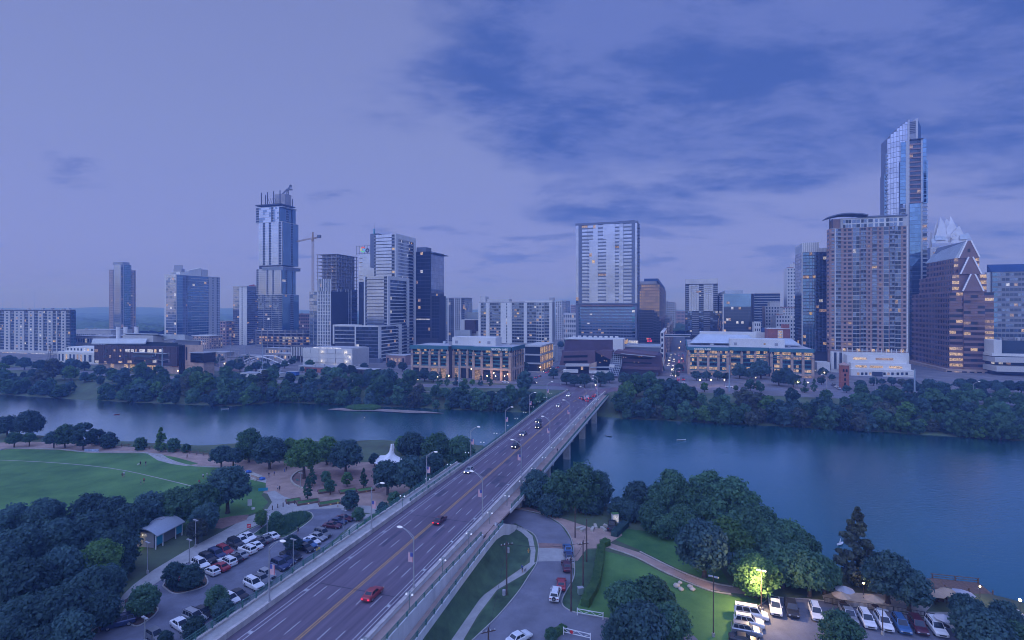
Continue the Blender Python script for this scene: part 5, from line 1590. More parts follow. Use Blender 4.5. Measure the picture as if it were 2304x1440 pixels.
for nm, lab, xl, xr, xs, yt, Y, wm, nr in (
	('street_block', 'white block with dark windows beyond the construction tower', 1499, 1517, 1521, 679, 1000, W_white, 16),
	('street_block', 'grey street-side block in front of the white one on the avenue', 1496, 1506, 1512, 716, 800, W_grey, 12),
	('street_block', 'brown low block closing the street at its far end', 1519, 1546, None, 700, 1500, W_brick, 5),
	('street_block', 'tan block low beside the avenue on its left side', 1500, 1505, 1514, 735, 640, W_tan, 8)):
	B = Bld(nm, lab, 'building', xl, xr, Y, xs=xs, d=None if xs else 20)
	zt = B.z(yt); B.box('wall', 0, B.w, 0, B.d, B.zb, zt, wm, True)
	B.bays('S', 0, [xl, xr], 's', B.zb, zt, nr, {'s': dict(wall=wm, cell=3.6, ww=0.55, wh=0.5, glass='dark', lit=0.2)})
	if xs: B.bays('E', B.w, [xr, xs], 's', B.zb, zt, nr, {'s': dict(wall=wm, cell=3.6, ww=0.55, wh=0.5, glass='dark', lit=0.2)})
	roof_kit(B, 0, B.w, 0, B.d, zt, 2); B.finish()
# footbridge over the street
fb_ = thing('skybridge', 'pale enclosed skybridge spanning the lit avenue', 'bridge', gl(-16, 520, 0), -TH)
bx('deck', fb_, 0, 24, 0, 4, zp(758, 497), zp(756.8, 497), W_white); bx('glazing', fb_, 0, 24, 0.4, 3.6, zp(756.8, 497), zp(753.5, 497), G_dark); bx('roof', fb_, -0.5, 24.5, -0.4, 4.4, zp(753.5, 497), zp(752.6, 497), W_pale)

# ---- pale-crowned office
B = Bld('crowned_office', 'silver and black office tower with bright roof crown, right of the avenue', 'tower', 1542, 1615, 640, d=34)
z0 = B.zb; zt = B.z(639)
B.box('wall', 0, B.w, 0, B.d, z0, zt, W_dark, True)
SP = {'g': dict(glass='sky', wh=0.85, cell=3, lit=0.03, ww=0.9, wall=W_grey), 'b': dict(t='b', glass='black', slab=W_white, lit=0.05, pr=0.2), 'k': dict(glass='midd', wh=0.8, cell=3, lit=0.12, wall=W_dark)}
B.bays('S', 0, [1542, 1550, 1572.5, 1583, 1605, 1615], 'bgbgb', B.z(700), zt - 1, 13, SP)
B.bays('S', 0, [1542, 1557, 1572.5, 1583, 1598, 1615], 'kbkbk', B.z(752), B.z(700), 11, SP)
B.box('crown', 0.2, B.w - .2, 0.2, B.d, zt, B.z(628), W_crown, True)
for k in range(14):
	x = B.w * k / 13; B.box('crown_rib', x - 0.15, x + 0.15, -0.2, 0.2, zt, B.z(627), W_pale, True)
B.finish()
B = Bld('mirror_office', 'blue mirror-glass office with a dark skyline reflection coloured into its lower half', 'office building', 1628, 1690, 560, xs=1601)
z0 = B.zb; zt = B.z(661)
B.box('wall', 0, B.w, 0, B.d, z0, zt, W_slate, True)
SP = {'g': dict(glass='blue', wh=0.94, ww=0.98, cell=3, lit=0.05, wall=G_mid), 'k': dict(glass='dark', wh=0.85, ww=0.95, cell=2.4, lit=0.18, wall=W_dark), 'm': dict(glass='skyb', wh=0.94, ww=0.98, cell=3, lit=0.03, wall=G_mid), 'w': dict(t='w', wall=W_white)}
B.bays('S', 0, [1628, 1690], 'g', B.z(690), zt, 5, SP); B.bays('S', 0, [1628, 1690], 'k', B.z(760), B.z(690), 11, SP)  # lower rows use darker glass to paint the reflected skyline
B.bays('W', 0, [1628, 1601], 'm', B.z(700), zt, 7, SP); B.bays('W', 0, [1628, 1601], 'k', B.z(760), B.z(700), 10, SP)
B.box('corner_fin', -0.9, 0, -0.9, 0, z0, zt, W_white, True)
B.box('side_block', B.w, B.a(1697), 4, B.d, z0, zt, W_dark, True)
B.box('roof_box', 2, B.w * 0.75, 10, B.d - 2, zt, B.z(653), W_metal, True)
B.finish()
B = Bld('banded_office', 'dark office with thin pale horizontal bands behind the mirror-glass office', 'office building', 1697, 1755, 700, d=30)
zt = B.z(661); B.box('wall', 0, B.w, 0, B.d, B.zb, zt, W_dark, True)
B.bays('S', 0, [1697, 1755], 'k', B.zb, zt, 22, {'k': dict(glass='blued', wh=0.7, ww=0.97, cell=4, lit=0.04, wall=W_dark, band=W_pale, bo=0.3)})
B.box('parapet', 0, B.w, -0.8, 0, zt, zt + 1, W_pale, True); B.finish()
B = Bld('deco_tower', 'tan stepped art deco block with square windows', 'building', 1722, 1760, 600, d=24)
zt = B.z(689); B.box('wall', 0, B.w, 0, B.d, B.zb, zt, W_tan, True)
B.bays('S', 0, [1722, 1760], 's', B.zb, zt, 15, {'s': dict(wall=W_pale, cell=2.8, ww=0.5, wh=0.55, glass='dark', lit=0.08)})
B.box('upper_step', B.w * 0.3, B.w * 0.9, 3, B.d - 3, zt, B.z(680), W_pale, True)
for k in range(6):
	x = B.w * (0.3 + 0.1 * k); B.box('crenel', x, x + 0.8, 2.6, 3.4, B.z(680), B.z(677.5), W_pale)
B.finish()
B = Bld('white_hotel', 'white stepped hotel block with red tile trims', 'hotel', 1746, 1790, 570, d=26)
zt = B.z(709); B.box('wall', 0, B.w, 0, B.d, B.zb, zt, W_white, True)
B.bays('S', 0, [1746, 1790], 's', B.zb, zt, 11, {'s': dict(wall=W_white, cell=2.6, ww=0.45, wh=0.5, glass='dark', lit=0.12)})
B.box('upper_step', B.w * 0.35, B.w, 3, B.d, zt, B.z(692), W_white, True)
B.bays('S', 3, [1761, 1790], 's', zt, B.z(692), 3, {'s': dict(wall=W_white, cell=2.6, ww=0.45, wh=0.5, glass='dark', lit=0.12)})
for a0, a1, y0, zz in ((0, B.w * 0.35, -0.9, zt), (B.w * 0.33, B.w, 2.1, B.z(692))):
	B.box('tile_trim', a0 - 0.3, a1, y0, y0 + 1.6, zz, zz + 0.7, W_redbrick, True)
B.finish()
B = Bld('white_tower_east', 'tall white tower with stepped red-trimmed corner behind the dark glass tower', 'tower', 1771, 1797, 690, d=24)
B.root.name = 'white_corner_tower'
zt = B.z(603); B.box('wall', 0, B.w, 0, B.d, B.zb, zt, W_white, True)
B.bays('S', 0, [1771, 1797], 's', B.zb, zt, 24, {'s': dict(wall=W_white, n=4, ww=0.5, wh=0.5, glass='dark', lit=0.06)})
B.box('upper_step', B.w * 0.55, B.w, 2, B.d, zt, B.z(592), W_white, True)
B.box('tile_trim', -0.4, B.w * 0.55, -0.8, 1, zt, zt + 0.7, W_redbrick, True); B.box('tile_trim', B.w * .53, B.w, 1.2, 3, B.z(592), B.z(591), W_redbrick, True)
B.finish()
# brick church hall
B = Bld('brick_hall', 'red brick hall with white gallery beside a domed church', 'hall', 1727, 1778, 500, d=18)
zt = B.z(740); B.box('wall', 0, B.w, 0, B.d, B.zb, zt, W_redbrick, True); B.box('cornice', -0.3, B.w + .3, -0.4, B.d, zt, zt + 0.6, W_white, True)
B.box('gallery', B.w * 0.45, B.w * 0.68, -0.8, 0, B.z(768), B.z(743), W_white, True)
for k in range(4): B.fb('S', -0.8, 'gallery_window', B.w * 0.48, B.w * 0.65, 0.02, 0.1, B.z(766 - k * 6), B.z(762.5 - k * 6), L_warm, True)
B.box('stair_head', B.w * 0.7, B.w, 4, 12, zt, B.z(730), W_redbrick, True); B.finish()
B = Bld('church', 'pale church with small dark dome left of the brick hall', 'church', 1698, 1727, 520, d=20)
zt = B.z(748); B.box('wall', 0, B.w, 0, B.d, B.zb, zt, W_white, True); B.box('nave', 0, B.w * 0.5, 2, B.d, zt, B.z(725), W_white, True)
mb = MB(); mb.ball((B.w * 0.75, 8, zt), 4.2, W_blueroof, 12, 8, 1.1); mb.build('dome', B.root); B.bays('S', 2, [1698, 1711], 's', zt, B.z(725), 2, {'s': dict(wall=W_white, n=3, ww=0.5, wh=0.5, glass='dark', o=.2)}); B.finish()

# ---- dark glass tower with ribbed white crown
B = Bld('ribbed_crown_tower', 'dark blue glass tower with ribbed white crown left of the brick tower', 'tower', 1806, 1868, 470, xs=1790)
z0 = B.zb; zt = B.z(568)
B.box('wall', 0, B.w, 0, B.d, z0, zt, W_dark, True)
SP = {'k': dict(glass='blued', wh=0.82, ww=0.88, cell=2.6, lit=0.14, wall=W_dark, pier=W_slate, pw=0.25), 'm': dict(glass='skyb', wh=0.9, ww=0.95, cell=6, lit=0.02, wall=W_slate)}
B.bays('S', 0, [1806, 1842], 'k', B.z(790), zt, 30, SP); B.bays('S', 0, [1842.5, 1868], 'k', B.z(790), B.z(571), 30, SP)
B.bays('W', 0, [1806, 1790], 'm', B.z(790), zt, 30, SP)
B.box('corner_fin', -0.9, 0, -1.0, 0, z0, zt, W_pale, True)
for xa, xb, yt in ((1806, 1842, 546), (1842.5, 1868, 559)):
	x0, x1 = B.a(xa), B.a(xb)
	B.box('crown', x0, x1, 1, B.d, zt, B.z(yt), W_crown, True)
	n = 9
	for k in range(n):
		x = x0 + (x1 - x0) * k / (n - 1); B.box('crown_rib', x - 0.35, x + 0.35, 0.2, 1, zt, B.z(yt), W_white, True)
B.box('crown_side', -0.2, 0, 1, B.d, zt, B.z(549), W_metal, True)
B.finish()

# ---- brick residential tower with curved top and white podium
B = Bld('brick_tower', 'broad brick and white residential tower with arched roof corner', 'tower', 1868, 2042, 440, xs=1862)
z0 = B.zb; zt = B.z(512, B.w * 0.4); zl = B.z(789, B.w * 0.4)
B.box('wall', 0, B.w, 0, B.d, z0, zt, W_brick, True)
SP = {'b': dict(t='b', glass='midd', lit=0.08, slab=W_pale, cell=2.4, o=0.9, pr=0.3), 's': dict(wall=W_brick, n=1, ww=0.62, wh=0.5, glass='dark', lit=0.10, o=0.6), 'g': dict(wall=W_pale, glass='midd', cell=2.6, ww=0.92, wh=0.82, lit=0.08, o=0.9), 'w': dict(t='w', wall=W_white, o=0.9), 'r': dict(t='w', wall=W_brick, o=0.6), 'q': dict(wall=W_brick, n=1, ww=0.55, wh=0.45, glass='midd', lit=0.12, o=0.6)}
ed = [1868, 1879, 1892, 1896, 1905, 1918, 1933, 1936, 1949, 1952, 1958, 1962, 1973, 1976, 1984, 1987, 1999, 2001, 2013, 2026, 2030, 2039, 2042]
kd = 'qbrssgsbrsrbrsrgrbgrsw'
B.bays('S', 0, ed, kd, zl, zt, 29, SP)
for k in range(30):                        # thin white string courses
	zz = zl + (zt - zl) * k / 29
	B.fb('S', 0, 'string_course', 0, B.w, 0.62, 1.02, zz - 0.14, zz + 0.10, W_pale)
B.bays('W', 0, [1868, 1862], 'q', zl, zt, 29, SP)
B.box('corner_trim', B.a(1879) - 0.5, B.a(1879) + 0.1, -1.25, 0, zl, zt, W_white, True)
B.box('corner_trim', B.a(1949) - 0.3, B.a(1949) + 0.3, -1.1, 0, zl, zt, W_brick, True)
zu = B.z(489, B.w * 0.4)
B.box('crown_storeys', B.a(1891, 2), B.w - 0.4, 2, B.d - 2, zt, zu, W_pale, True)
B.bays('S', 2, [1896, 1915, 1917, 1935, 1937, 1950, 1953, 1964, 1968, 1975, 1978, 1989, 1993, 2018, 2022, 2031], 'gwgwgwgwgwgwgwg', zt, zu - 1, 2, {'g': dict(wall=W_white, glass='midd', cell=2.4, ww=0.9, wh=0.75, lit=0.06, o=0.4), 'w': dict(t='w', wall=W_white, o=0.5)})
B.box('roof_edge', B.a(1950, 1), B.w + 0.5, 0.8, B.d, zu, zu + 1.0, W_slate, True)
# arched roof over the corner
mb = MB(); n = 12; xa, xb = B.a(1860, 0), B.a(1952, 0); k = mb.mi(W_slate)
for i in range(n + 1):
	t = i / n
	x = xa + (xb - xa) * t
	zc_ = B.z(493, B.a(1900)) + (B.z(482, B.a(1900)) - B.z(493, B.a(1900))) * math.sin(math.pi * min(1, t * 0.8 + 0.1)) + (0.6 if t > 0.75 else 0)
	mb.v += [(x, -2.2, zc_), (x, 14, zc_), (x, 14, zc_ + 0.8), (x, -2.2, zc_ + 0.8)]
for i in range(n):
	o_ = i * 4
	for j in range(4):
		j2 = (j + 1) % 4; mb.f.append((o_ + j, o_ + 4 + j, o_ + 4 + j2, o_ + j2)); mb.m.append(k)
mb.f.append((0, 1, 2, 3)); mb.m.append(k); mb.f.append((n * 4 + 3, n * 4 + 2, n * 4 + 1, n * 4)); mb.m.append(k)
mb.build('arched_roof', B.root)
B.box('corner_drum', B.a(1874), B.a(1890), 1, 12, zt, B.z(492, 10), W_brown, True)
for px in (1867, 1870, 1873): 
	x = B.a(px); B.box('corner_post', x - 0.25, x + 0.25, 0.2, 0.8, zt, B.z(492, 5), W_dark, True)
# podium and terraces
zp1 = B.z(797, B.w * 0.4)
B.box('podium', 0, B.w, -3, 0, z0, zl - 1.0, W_white, True)
B.bays('S', -3, [1870, 1876, 1882, 1888, 1894, 1900], 'fkfkf', z0 + 3, zl - 1.5, 1, {'f': dict(t='w', wall=W_white, o=0.7), 'k': dict(glass='midd', n=2, ww=0.8, wh=0.9, wall=W_slate, o=0.2)})
for py0, py1, xa, xb, yy in ((864, 832, 1915, 2060, -22), (832, 818, 1915, 2050, -18), (818, 800, 1906, 2040, -12)):
	x0, x1 = B.a(xa, yy), B.a(xb, yy)
	B.box('terrace_block', x0, x1, yy, -3.2, z0, B.z(py1 - 0.5, x1 * 0.5, yy), W_white, True)
yy = -22
for px in (1931, 1940, 1949, 1958, 1990, 1999, 2008, 2020, 2030, 2040):
	for py in (838, 849):
		if px in (1966, 1975): continue
		x = B.a(px, yy); B.fb('S', yy, 'podium_window', x - 0.8, x + 0.8, 0.02, 0.1, B.z(py + 6, x, yy), B.z(py, x, yy), random.choice((G_dark, G_mid, G_dark, L_dim)), True)
B.fb('S', yy, 'podium_glazing', B.a(1962, yy), B.a(1986, yy), 0.02, 0.15, B.z(855, 40, yy), B.z(838, 40, yy), G_mid, True)
for y2, pys, spans in ((-18, (824, 829), ((1925, 1950), (1957, 1986), (2000, 2030))), (-12, (806, 811), ((1920, 1950), (1970, 2010)))):
	for xa, xb in spans:
		B.fb('S', y2, 'parking_opening', B.a(xa, y2), B.a(xb, y2), 0.02, 0.12, B.z(pys[1], 40, y2), B.z(pys[0], 40, y2), random.choice((L_warm, L_dim)), True)
for k in range(14):
	x = B.a(1895 + k * 11, -4); B.box('terrace_post', x - 0.2, x + 0.2, -5, -4.6, zl - 1.0, zl + 2.2, W_white)
	if k % 3 == 0: B.fb('S', -3, 'terrace_lamp', x, x + 2.5, 0.02, 0.3, zl - 0.4, zl + 1.8, L_warm)
B.finish()

# ---- tallest tower, curved west face
B = Bld('tallest_tower', 'tallest skyscraper, silver curved west side and slanted glass top', 'skyscraper', 2008, 2086, 520, d=34)
z0 = B.zb
xl, xm = B.a(1996), B.a(2042)
# curved silver face from west round to the south
def curve_pts(px0, px1, bulge, n=7):
	a0, a1 = B.a(px0, 6), B.a(px1, 0)
	out = []
	for i in range(n + 1):
		t = i / n
		out.append((a0 + (a1 - a0) * t, 9 * (1 - t) ** 2 * bulge))
	return out
def curved(name, px0, px1, pa, pb, topf, rows, m, bul=1.0, depth=26):
	c = curve_pts(px0, px1, bul)
	plan = c + [(c[-1][0], depth), (c[0][0], depth)]
	mb = MB(); mb.prism(plan, [B.z(pb)] * len(plan), [topf(p) for p in plan], W_slate); mb.build(name, B.root)
	zb_, zt_ = B.z(pb), min(topf(p) for p in plan)
	rh = (zt_ - zb_) / rows
	for (xa, ya), (xb, yb) in zip(c, c[1:]):
		for r_ in range(rows + 6):
			za = zb_ + r_ * rh
			lim = min(topf((xa, ya)), topf((xb, yb)))
			if za > lim - 1: break
			z2 = min(za + rh * 0.95, lim - 0.2)
			pm = MB(); k = pm.mi(m)
			d = Vector((xb - xa, yb - ya, 0)).normalized(); nn = Vector((d.y, -d.x, 0)) * 0.12
			A, Bq = Vector((xa, ya, 0)) + d * 0.08 + nn, Vector((xb, yb, 0)) - d * 0.08 + nn
			pm.poly([(A.x, A.y, za + 0.1), (Bq.x, Bq.y, za + 0.1), (Bq.x, Bq.y, z2), (A.x, A.y, z2)], m)
			pm.v += [(v[0] - nn.x, v[1] - nn.y, v[2]) for v in pm.v]
			pm.f += [(0, 4, 5, 1), (1, 5, 6, 2), (2, 6, 7, 3), (3, 7, 4, 0)]; pm.m += [k] * 4
			pm.build('window', B.root)
tz0, tz1 = B.z(306), B.z(273)
xA, xB = B.a(1999, 6), B.a(2042, 0)
curved('curved_front', 1999, 2042, 560, 560, lambda p: tz0 + (tz1 - tz0) * max(0, min(1, (p[0] - xA) / (xB - xA))) ** 0.7, 22, G_sky)
B.box('crown_fin', B.a(2042), B.a(2046), -0.6, 22, z0, B.z(273), W_pale, True)
B.box('crown_louvre', B.a(2046), B.a(2060), -0.2, 20, B.z(318), B.z(277), W_grey, True)
for k in range(7):
	zz = B.z(304 - k * 4); B.fb('S', -0.2, 'louvre', B.a(2046.5), B.a(2059.5), 0.02, 0.2, zz, zz + 0.8, W_dark)
B.box('crown_fin', B.a(2060), B.a(2065), -0.6, 20, B.z(318), B.z(272), W_pale, True)
mb = MB(); xa, xb = B.a(2065), B.a(2077)
mb.prism([(xa, 0), (xb, 5), (xb, 20), (xa, 20)], B.z(318), [B.z(274), B.z(287), B.z(287), B.z(274)], G_blue); mb.build('crown_blade', B.root)
SP = {'g': dict(glass='blue', wh=0.9, ww=0.96, cell=3.5, lit=0.03, wall=W_slate), 'r': dict(t='b', glass='dark', slab=W_brick, rail=W_brown, pr=1.0, lit=0.08, o=0.3), 'w': dict(t='w', wall=W_pale, o=0.8), 'b': dict(t='b', glass='midd', slab=W_white, pr=0.8, lit=0.08), 's': dict(glass='blue', wh=0.93, ww=0.98, cell=2.6, lit=0.02, wall=W_slate)}
B.box('wall', B.a(2024), B.w, 0.5, B.d, z0, B.z(366), W_slate, True)
B.box('upper_wall', B.a(2042), B.w - 2, 0.5, B.d - 4, B.z(366), B.z(318), W_slate, True)
B.bays('S', 0, [2024.5, 2037.5], 'g', B.z(460), B.z(366), 12, SP); B.bays('S', 0, [2026, 2037.5], 'g', B.z(366), B.z(322), 5, SP)
B.bays('S', 0, [2024.5, 2037.5], 'b', B.z(500), B.z(462), 4, SP)
B.bays('S', 0, [2037.5, 2045.5], 'w', B.z(640), B.z(320), 1, SP)
B.bays('S', 0, [2045.5, 2071.5], 'r', B.z(459), B.z(320), 14, SP)
B.bays('S', 0, [2071.5, 2075, 2084], 'wg', B.z(459), B.z(318), 14, SP)
B.bays('S', -1.2, [2046, 2058, 2071], 'ss', B.z(800), B.z(461), 36, SP); B.bays('S', 0, [2071, 2075, 2086], 'wb', B.z(800), B.z(461), 36, SP)
B.bays('S', 0, [2077, 2087], 'g', B.z(461), B.z(366), 10, SP)
B.box('terrace', B.a(2046), B.a(2076), -1.6, 3, B.z(319), B.z(317), W_dark, True)
x0 = B.a(1990, 12); x1 = B.a(1999, 12)
B.box('west_strip', x0, x1, 10, 24, z0, B.z(386), W_slate, True)
B.bays('S', 10, [1989.5, 1992], 'g', B.z(520), B.z(386), 15, SP); B.bays('S', 9.5, [1992, 1999], 'b', B.z(560), B.z(338), 26, SP)
B.box('west_strip', B.a(1992, 12), x1, 12, 24, B.z(386), B.z(336), W_slate, True)
B.finish()

# ---- crown of the tower behind
B = Bld('pointed_crown_tower', 'tower with white illuminated faceted pointed crown behind the brown office', 'skyscraper', 2090, 2182, 600, d=44)
z0 = B.zb
B.box('wall', 3, B.w - 3, 2, B.d, z0, B.z(556), G_mid, True)
B.bays('S', 2, [2093, 2106, 2120, 2178], 'ggg', B.z(600), B.z(556), 8, {'g': dict(glass='sky', wh=0.85, cell=3, lit=0.1, wall=W_pale)})
def facet(name, pts, y, m, bev=6.0):
	"""folded glass plate: outline on plane y, leaning back, 0.4 thick"""
	q = [Vector((B.a(px, y), y + (B.z(540) - B.z(py)) * -0.18 * -1, B.z(py))) for px, py in pts]
	q = [Vector((p.x, y + max(0, (p.z - B.z(545))) * 0.22, p.z)) for p in q]
	mb = MB(); n = len(q); k = mb.mi(m)
	mb.v = [tuple(p) for p in q] + [(p.x, p.y + 0.5, p.z) for p in q]
	mb.f.append(tuple(range(n))); mb.m.append(k); mb.f.append(tuple(reversed(range(n, 2 * n)))); mb.m.append(k)
	for j in range(n):
		j2 = (j + 1) % n; mb.f.append((j, n + j, n + j2, j2)); mb.m.append(k)
	mb.build(name, B.root)
facet('crown_plate', [(2111, 545), (2131, 545), (2131, 505), (2122, 486), (2112, 520)], 4, W_crown)
facet('crown_plate', [(2132, 545), (2152, 545), (2157, 515), (2145, 485), (2139, 505), (2132, 515)], 3.5, W_crown)
facet('crown_plate', [(2098, 545), (2113, 545), (2114, 512), (2116, 489), (2108, 505)], 8, W_crown)
facet('crown_plate', [(2126, 530), (2142, 530), (2141, 497), (2136, 488), (2130, 497)], 12, W_crown)
facet('crown_plate', [(2150, 545), (2173, 545), (2164, 510), (2152, 520)], 6, W_crown)
facet('crown_plate', [(2105, 548), (2134, 548), (2132, 527), (2113, 511), (2106, 535)], 1.0, W_crown)
facet('crown_plate', [(2140, 548), (2178, 548), (2162, 509), (2146, 524)], 1.2, W_crown)
facet('collar_plate', [(2097, 548), (2107, 546), (2105, 529), (2095, 540)], 0.2, W_metal)
facet('collar_plate', [(2105, 541), (2130, 541), (2128, 533), (2104, 529)], -0.4, W_metal)
facet('collar_plate', [(2160, 541), (2186, 541), (2180, 526), (2162, 531)], -0.3, W_metal)
ring('clock_ring', B.a(2145), B.z(533), 1.6, 3.4, 0, 360, W_crown, B.root, y=-1.4)
facet('crown_plate', [(2091, 575), (2097, 575), (2100, 520), (2095, 518)], 14, W_crown)
B.finish()

# ---- brown gabled office
B = Bld('gabled_office', 'brown granite office with stacked triangular gables outlined in light', 'office building', 2153, 2236, 440, xs=2066)
z0 = B.zb
yN = B.d
def gz(py, px): return B.z(py, B.a(px))
zs1, zs2, zs3 = B.z(580), B.z(618), B.z(658)
xg0, xg1 = B.a(2156), B.a(2204)
M_edge = mat('gable_light', (0.8, 0.8, 0.85), 0.4, var=0, emit=(0.85, 0.88, 1.0), estr=0.08)
# three steps: each narrower going up
steps = [(B.a(2136), B.a(2236), zs3, B.z(830), 8), (B.a(2146), B.a(2224), zs2, zs3, 8), (B.a(2156), B.a(2212), zs1, zs2, 8)]
depths = [(0, yN), (3, yN - 8), (6, yN - 16)]
for (x0, x1, zt, zb_, _), (y0, y1) in zip(steps, depths):
	B.box('step_wall', x0, x1, y0, y1, zb_, zt, W_brown, True)
# ribbons of the south faces
def ribbons(x0, x1, y0, za, zb_, n, lp, litrows=()):
	rh = (zb_ - za) / n
	for r_ in range(n):
		k = max(1, int((x1 - x0) / 4.5))
		for c in range(k):
			w0 = x0 + (x1 - x0) * c / k; w1 = x0 + (x1 - x0) * (c + 1) / k
			m = (L_warm if random.random() < 0.8 else L_dim) if r_ in litrows else (random.choice((L_dim, L_warm)) if random.random() < lp else random.choice((G_bronze, G_black, G_bronze)))
			B.fb('S', y0, 'window', w0 + 0.05, w1 - 0.05, 0.02, 0.14, za + r_ * rh + rh * 0.45, za + (r_ + 1) * rh - 0.1, m)
		B.fb('S', y0, 'stone_band', x0, x1, 0.0, 0.35, za + r_ * rh, za + r_ * rh + rh * 0.42, W_brown)
xs0, xs1 = B.a(2136), B.a(2236)
xmid0, xmid1 = B.a(2166), B.a(2214)
ribbons(xs0, xmid0, 0, B.z(830), zs3, 14, 0.10, (0, 1, 2, 3))
ribbons(xmid0 + 0.1, xmid1, -1.2, B.z(830), B.z(664), 14, 0.06, ())
ribbons(xmid1 + 0.1, xs1, 0, B.z(830), zs3, 14, 0.10, (0, 1, 2, 3))
B.box('bay', xmid0, xmid1, -1.0, 0, B.z(830), B.z(664), W_brown, True)
ribbons(B.a(2146), B.a(2162), 3, zs3, zs2, 3, 0.5, (1, 2)); ribbons(B.a(2209), B.a(2224), 3, zs3, zs2, 3, 0.5, (1, 2))
ribbons(B.a(2154), B.a(2164), 6, zs2, zs1, 3, 0.5, (1, 2)); ribbons(B.a(2202), B.a(2212), 6, zs2, zs1, 3, 0.5, (1, 2))
# west face window grid per step
for (x0, x1, zt, zb_, _), (y0, y1), n in zip(steps, depths, (14, 3, 3)):
	k = max(4, int((y1 - y0) / 2.9)); rh = (zt - zb_) / n
	for r_ in range(n):
		for c in range(k):
			ya = y0 + (y1 - y0) * (c + 0.25) / k; yb = y0 + (y1 - y0) * (c + 0.75) / k
			B.fb('W', x0, 'west_window', ya, yb, 0.02, 0.1, zb_ + r_ * rh + rh * 0.3, zb_ + (r_ + 1) * rh - rh * 0.15, random.choice((G_dark, G_black, G_bronze)))
		B.fb('W', x0, 'west_band', y0, y1, 0.0, 0.25, zb_ + r_ * rh, zb_ + r_ * rh + rh * 0.28, W_brown)
# gables
def gable(name, pxa, pxb, apx, pyb, pya, y0, y1, mroof):
	x0, x1, xa = B.a(pxa, y0), B.a(pxb, y0), B.a(apx, y0)
	za, zb_ = B.z(pya), B.z(pyb)
	mb = MB(); k = mb.mi(W_brown); kr = mb.mi(mroof)
	mb.v = [(x0, y0, zb_), (x1, y0, zb_), (xa + 1.2, y0, za), (xa - 1.2, y0, za), (x0, y1, zb_), (x1, y1, zb_), (xa + 1.2, y1, za), (xa - 1.2, y1, za)]
	for f, kk in (((0, 1, 2, 3), k), ((7, 6, 5, 4), k), ((1, 5, 6, 2), kr), ((3, 2, 6, 7), kr), ((4, 0, 3, 7), kr), ((0, 4, 5, 1), k)):
		mb.f.append(f); mb.m.append(kk)
	mb.build(name, B.root)
	for (sx_, sz_), (ex, ez) in (((x0, zb_), (xa - 1.4, za)), ((x1, zb_), (xa + 1.4, za))):
		e = MB(); e.beam((sx_, y0 - 0.3, sz_ + 0.3), (ex, y0 - 0.3, ez + 0.2), 0.6, 0.9, M_edge); e.build('gable_edge_light', B.root)
gable('top_gable', 2157, 2204, 2180, 580, 541, 5, yN - 16, W_slate)
gable('middle_gable', 2161, 2208, 2184, 617, 579, 1.5, 5, W_slate)
gable('lower_gable', 2166, 2213, 2189, 656, 618, -1.5, 1.5, W_slate)
B.fb('S', 5, 'gable_window', B.a(2177, 5), B.a(2183, 5), 0.02, 0.2, B.z(567), B.z(559), G_black, True)
# the big sloped roof to the west, with skylight seams
mb = MB(); x0, x1 = B.a(2156) - 0.2, B.a(2178)
mb.prism([(x0, 5.2), (x1, 5.2), (x1, yN - 14), (x0, yN - 14)], zs1, [zs1 + 0.3, B.z(543), B.z(543) - 4, zs1 + 0.3], W_metal); mb.build('sloped_roof', B.root)
# arcaded podium
B.box('podium', B.a(2128, -4), B.a(2330, -4), -4, yN, z0, B.z(830), W_tan, True)
for k in range(12):
	x = B.a(2136 + k * 17, -4); B.fb('S', -4, 'podium_window', x - 1.6, x + 1.6, 0.02, 0.12, B.z(846, 30), B.z(837, 30), random.choice((G_dark, G_black, L_dim)), True)
	m_ = MB(); cxx = x; zz = B.z(862, 30)
	m_.tube((cxx, -4.02, zz + 1.6), (cxx, -4.25, zz + 1.6), 1.6, 1.6, G_black, 14); m_.box(cxx - 1.6, cxx + 1.6, -4.25, -4.02, z0, zz + 1.6, G_black); m_.build('arch_opening', B.root)
xw = B.a(2128, -4)
for k in range(14):
	y = yN * (k + 0.5) / 14 - 3
	m_ = MB(); zz = B.z(858, 0); m_.tube((xw - 0.02, y, zz), (xw - 0.25, y, zz), 1.4, 1.4, G_black, 12); m_.box(xw - 0.25, xw - 0.02, y - 1.4, y + 1.4, z0, zz, G_black); m_.build('arch_opening', B.root)
	B.fb('W', xw, 'podium_window', y - 1.2, y + 1.2, 0.02, 0.12, B.z(846), B.z(838), random.choice((G_dark, L_dim, L_warm)), True)
B.finish()

# ---- right edge buildings
B = Bld('blue_roof_office', 'banded office with dark blue sloped roof at the right edge', 'office building', 2232, 2420, 480, xs=2222)
z0 = B.zb; zt = B.z(612)
B.box('wall', 0, B.w, 0, B.d, z0, zt, W_grey, True)
B.bays('S', 0, [2232, 2244, 2262, 2290, 2312, 2340, 2380], 'gkkkkk', B.z(760), zt, 13, {'k': dict(glass='midd', wall=W_grey, cell=2.6, ww=0.88, wh=0.55, lit=0.16, o=0.4), 'g': dict(glass='blue', wall=W_grey, cell=3, ww=0.95, wh=0.7, lit=0.04, o=0.5)})
mb = MB(); mb.prism([(-0.5, -0.6), (B.w, -0.6), (B.w, B.d), (-0.5, B.d)], zt, [zt + 0.6, zt + 0.6, B.z(594), B.z(594)], W_blueroof); mb.build('sloped_roof', B.root)
for k in range(30):
	x = 0.4 + k * 1.6
	e = MB(); e.beam((x, -0.5, zt + 0.75), (x, B.d - 1, B.z(594.5)), 0.12, 0.2, W_blueroof); e.build('roof_seam', B.root)
B.box('white_fin', -3.5, -0.6, 1, B.d * 0.6, z0, zt - 0.2, W_white, True)
B.finish()
B = Bld('curved_pavilion', 'pale low pavilion of curved concrete decks at the right edge', 'building', 2236, 2420, 420, d=26)
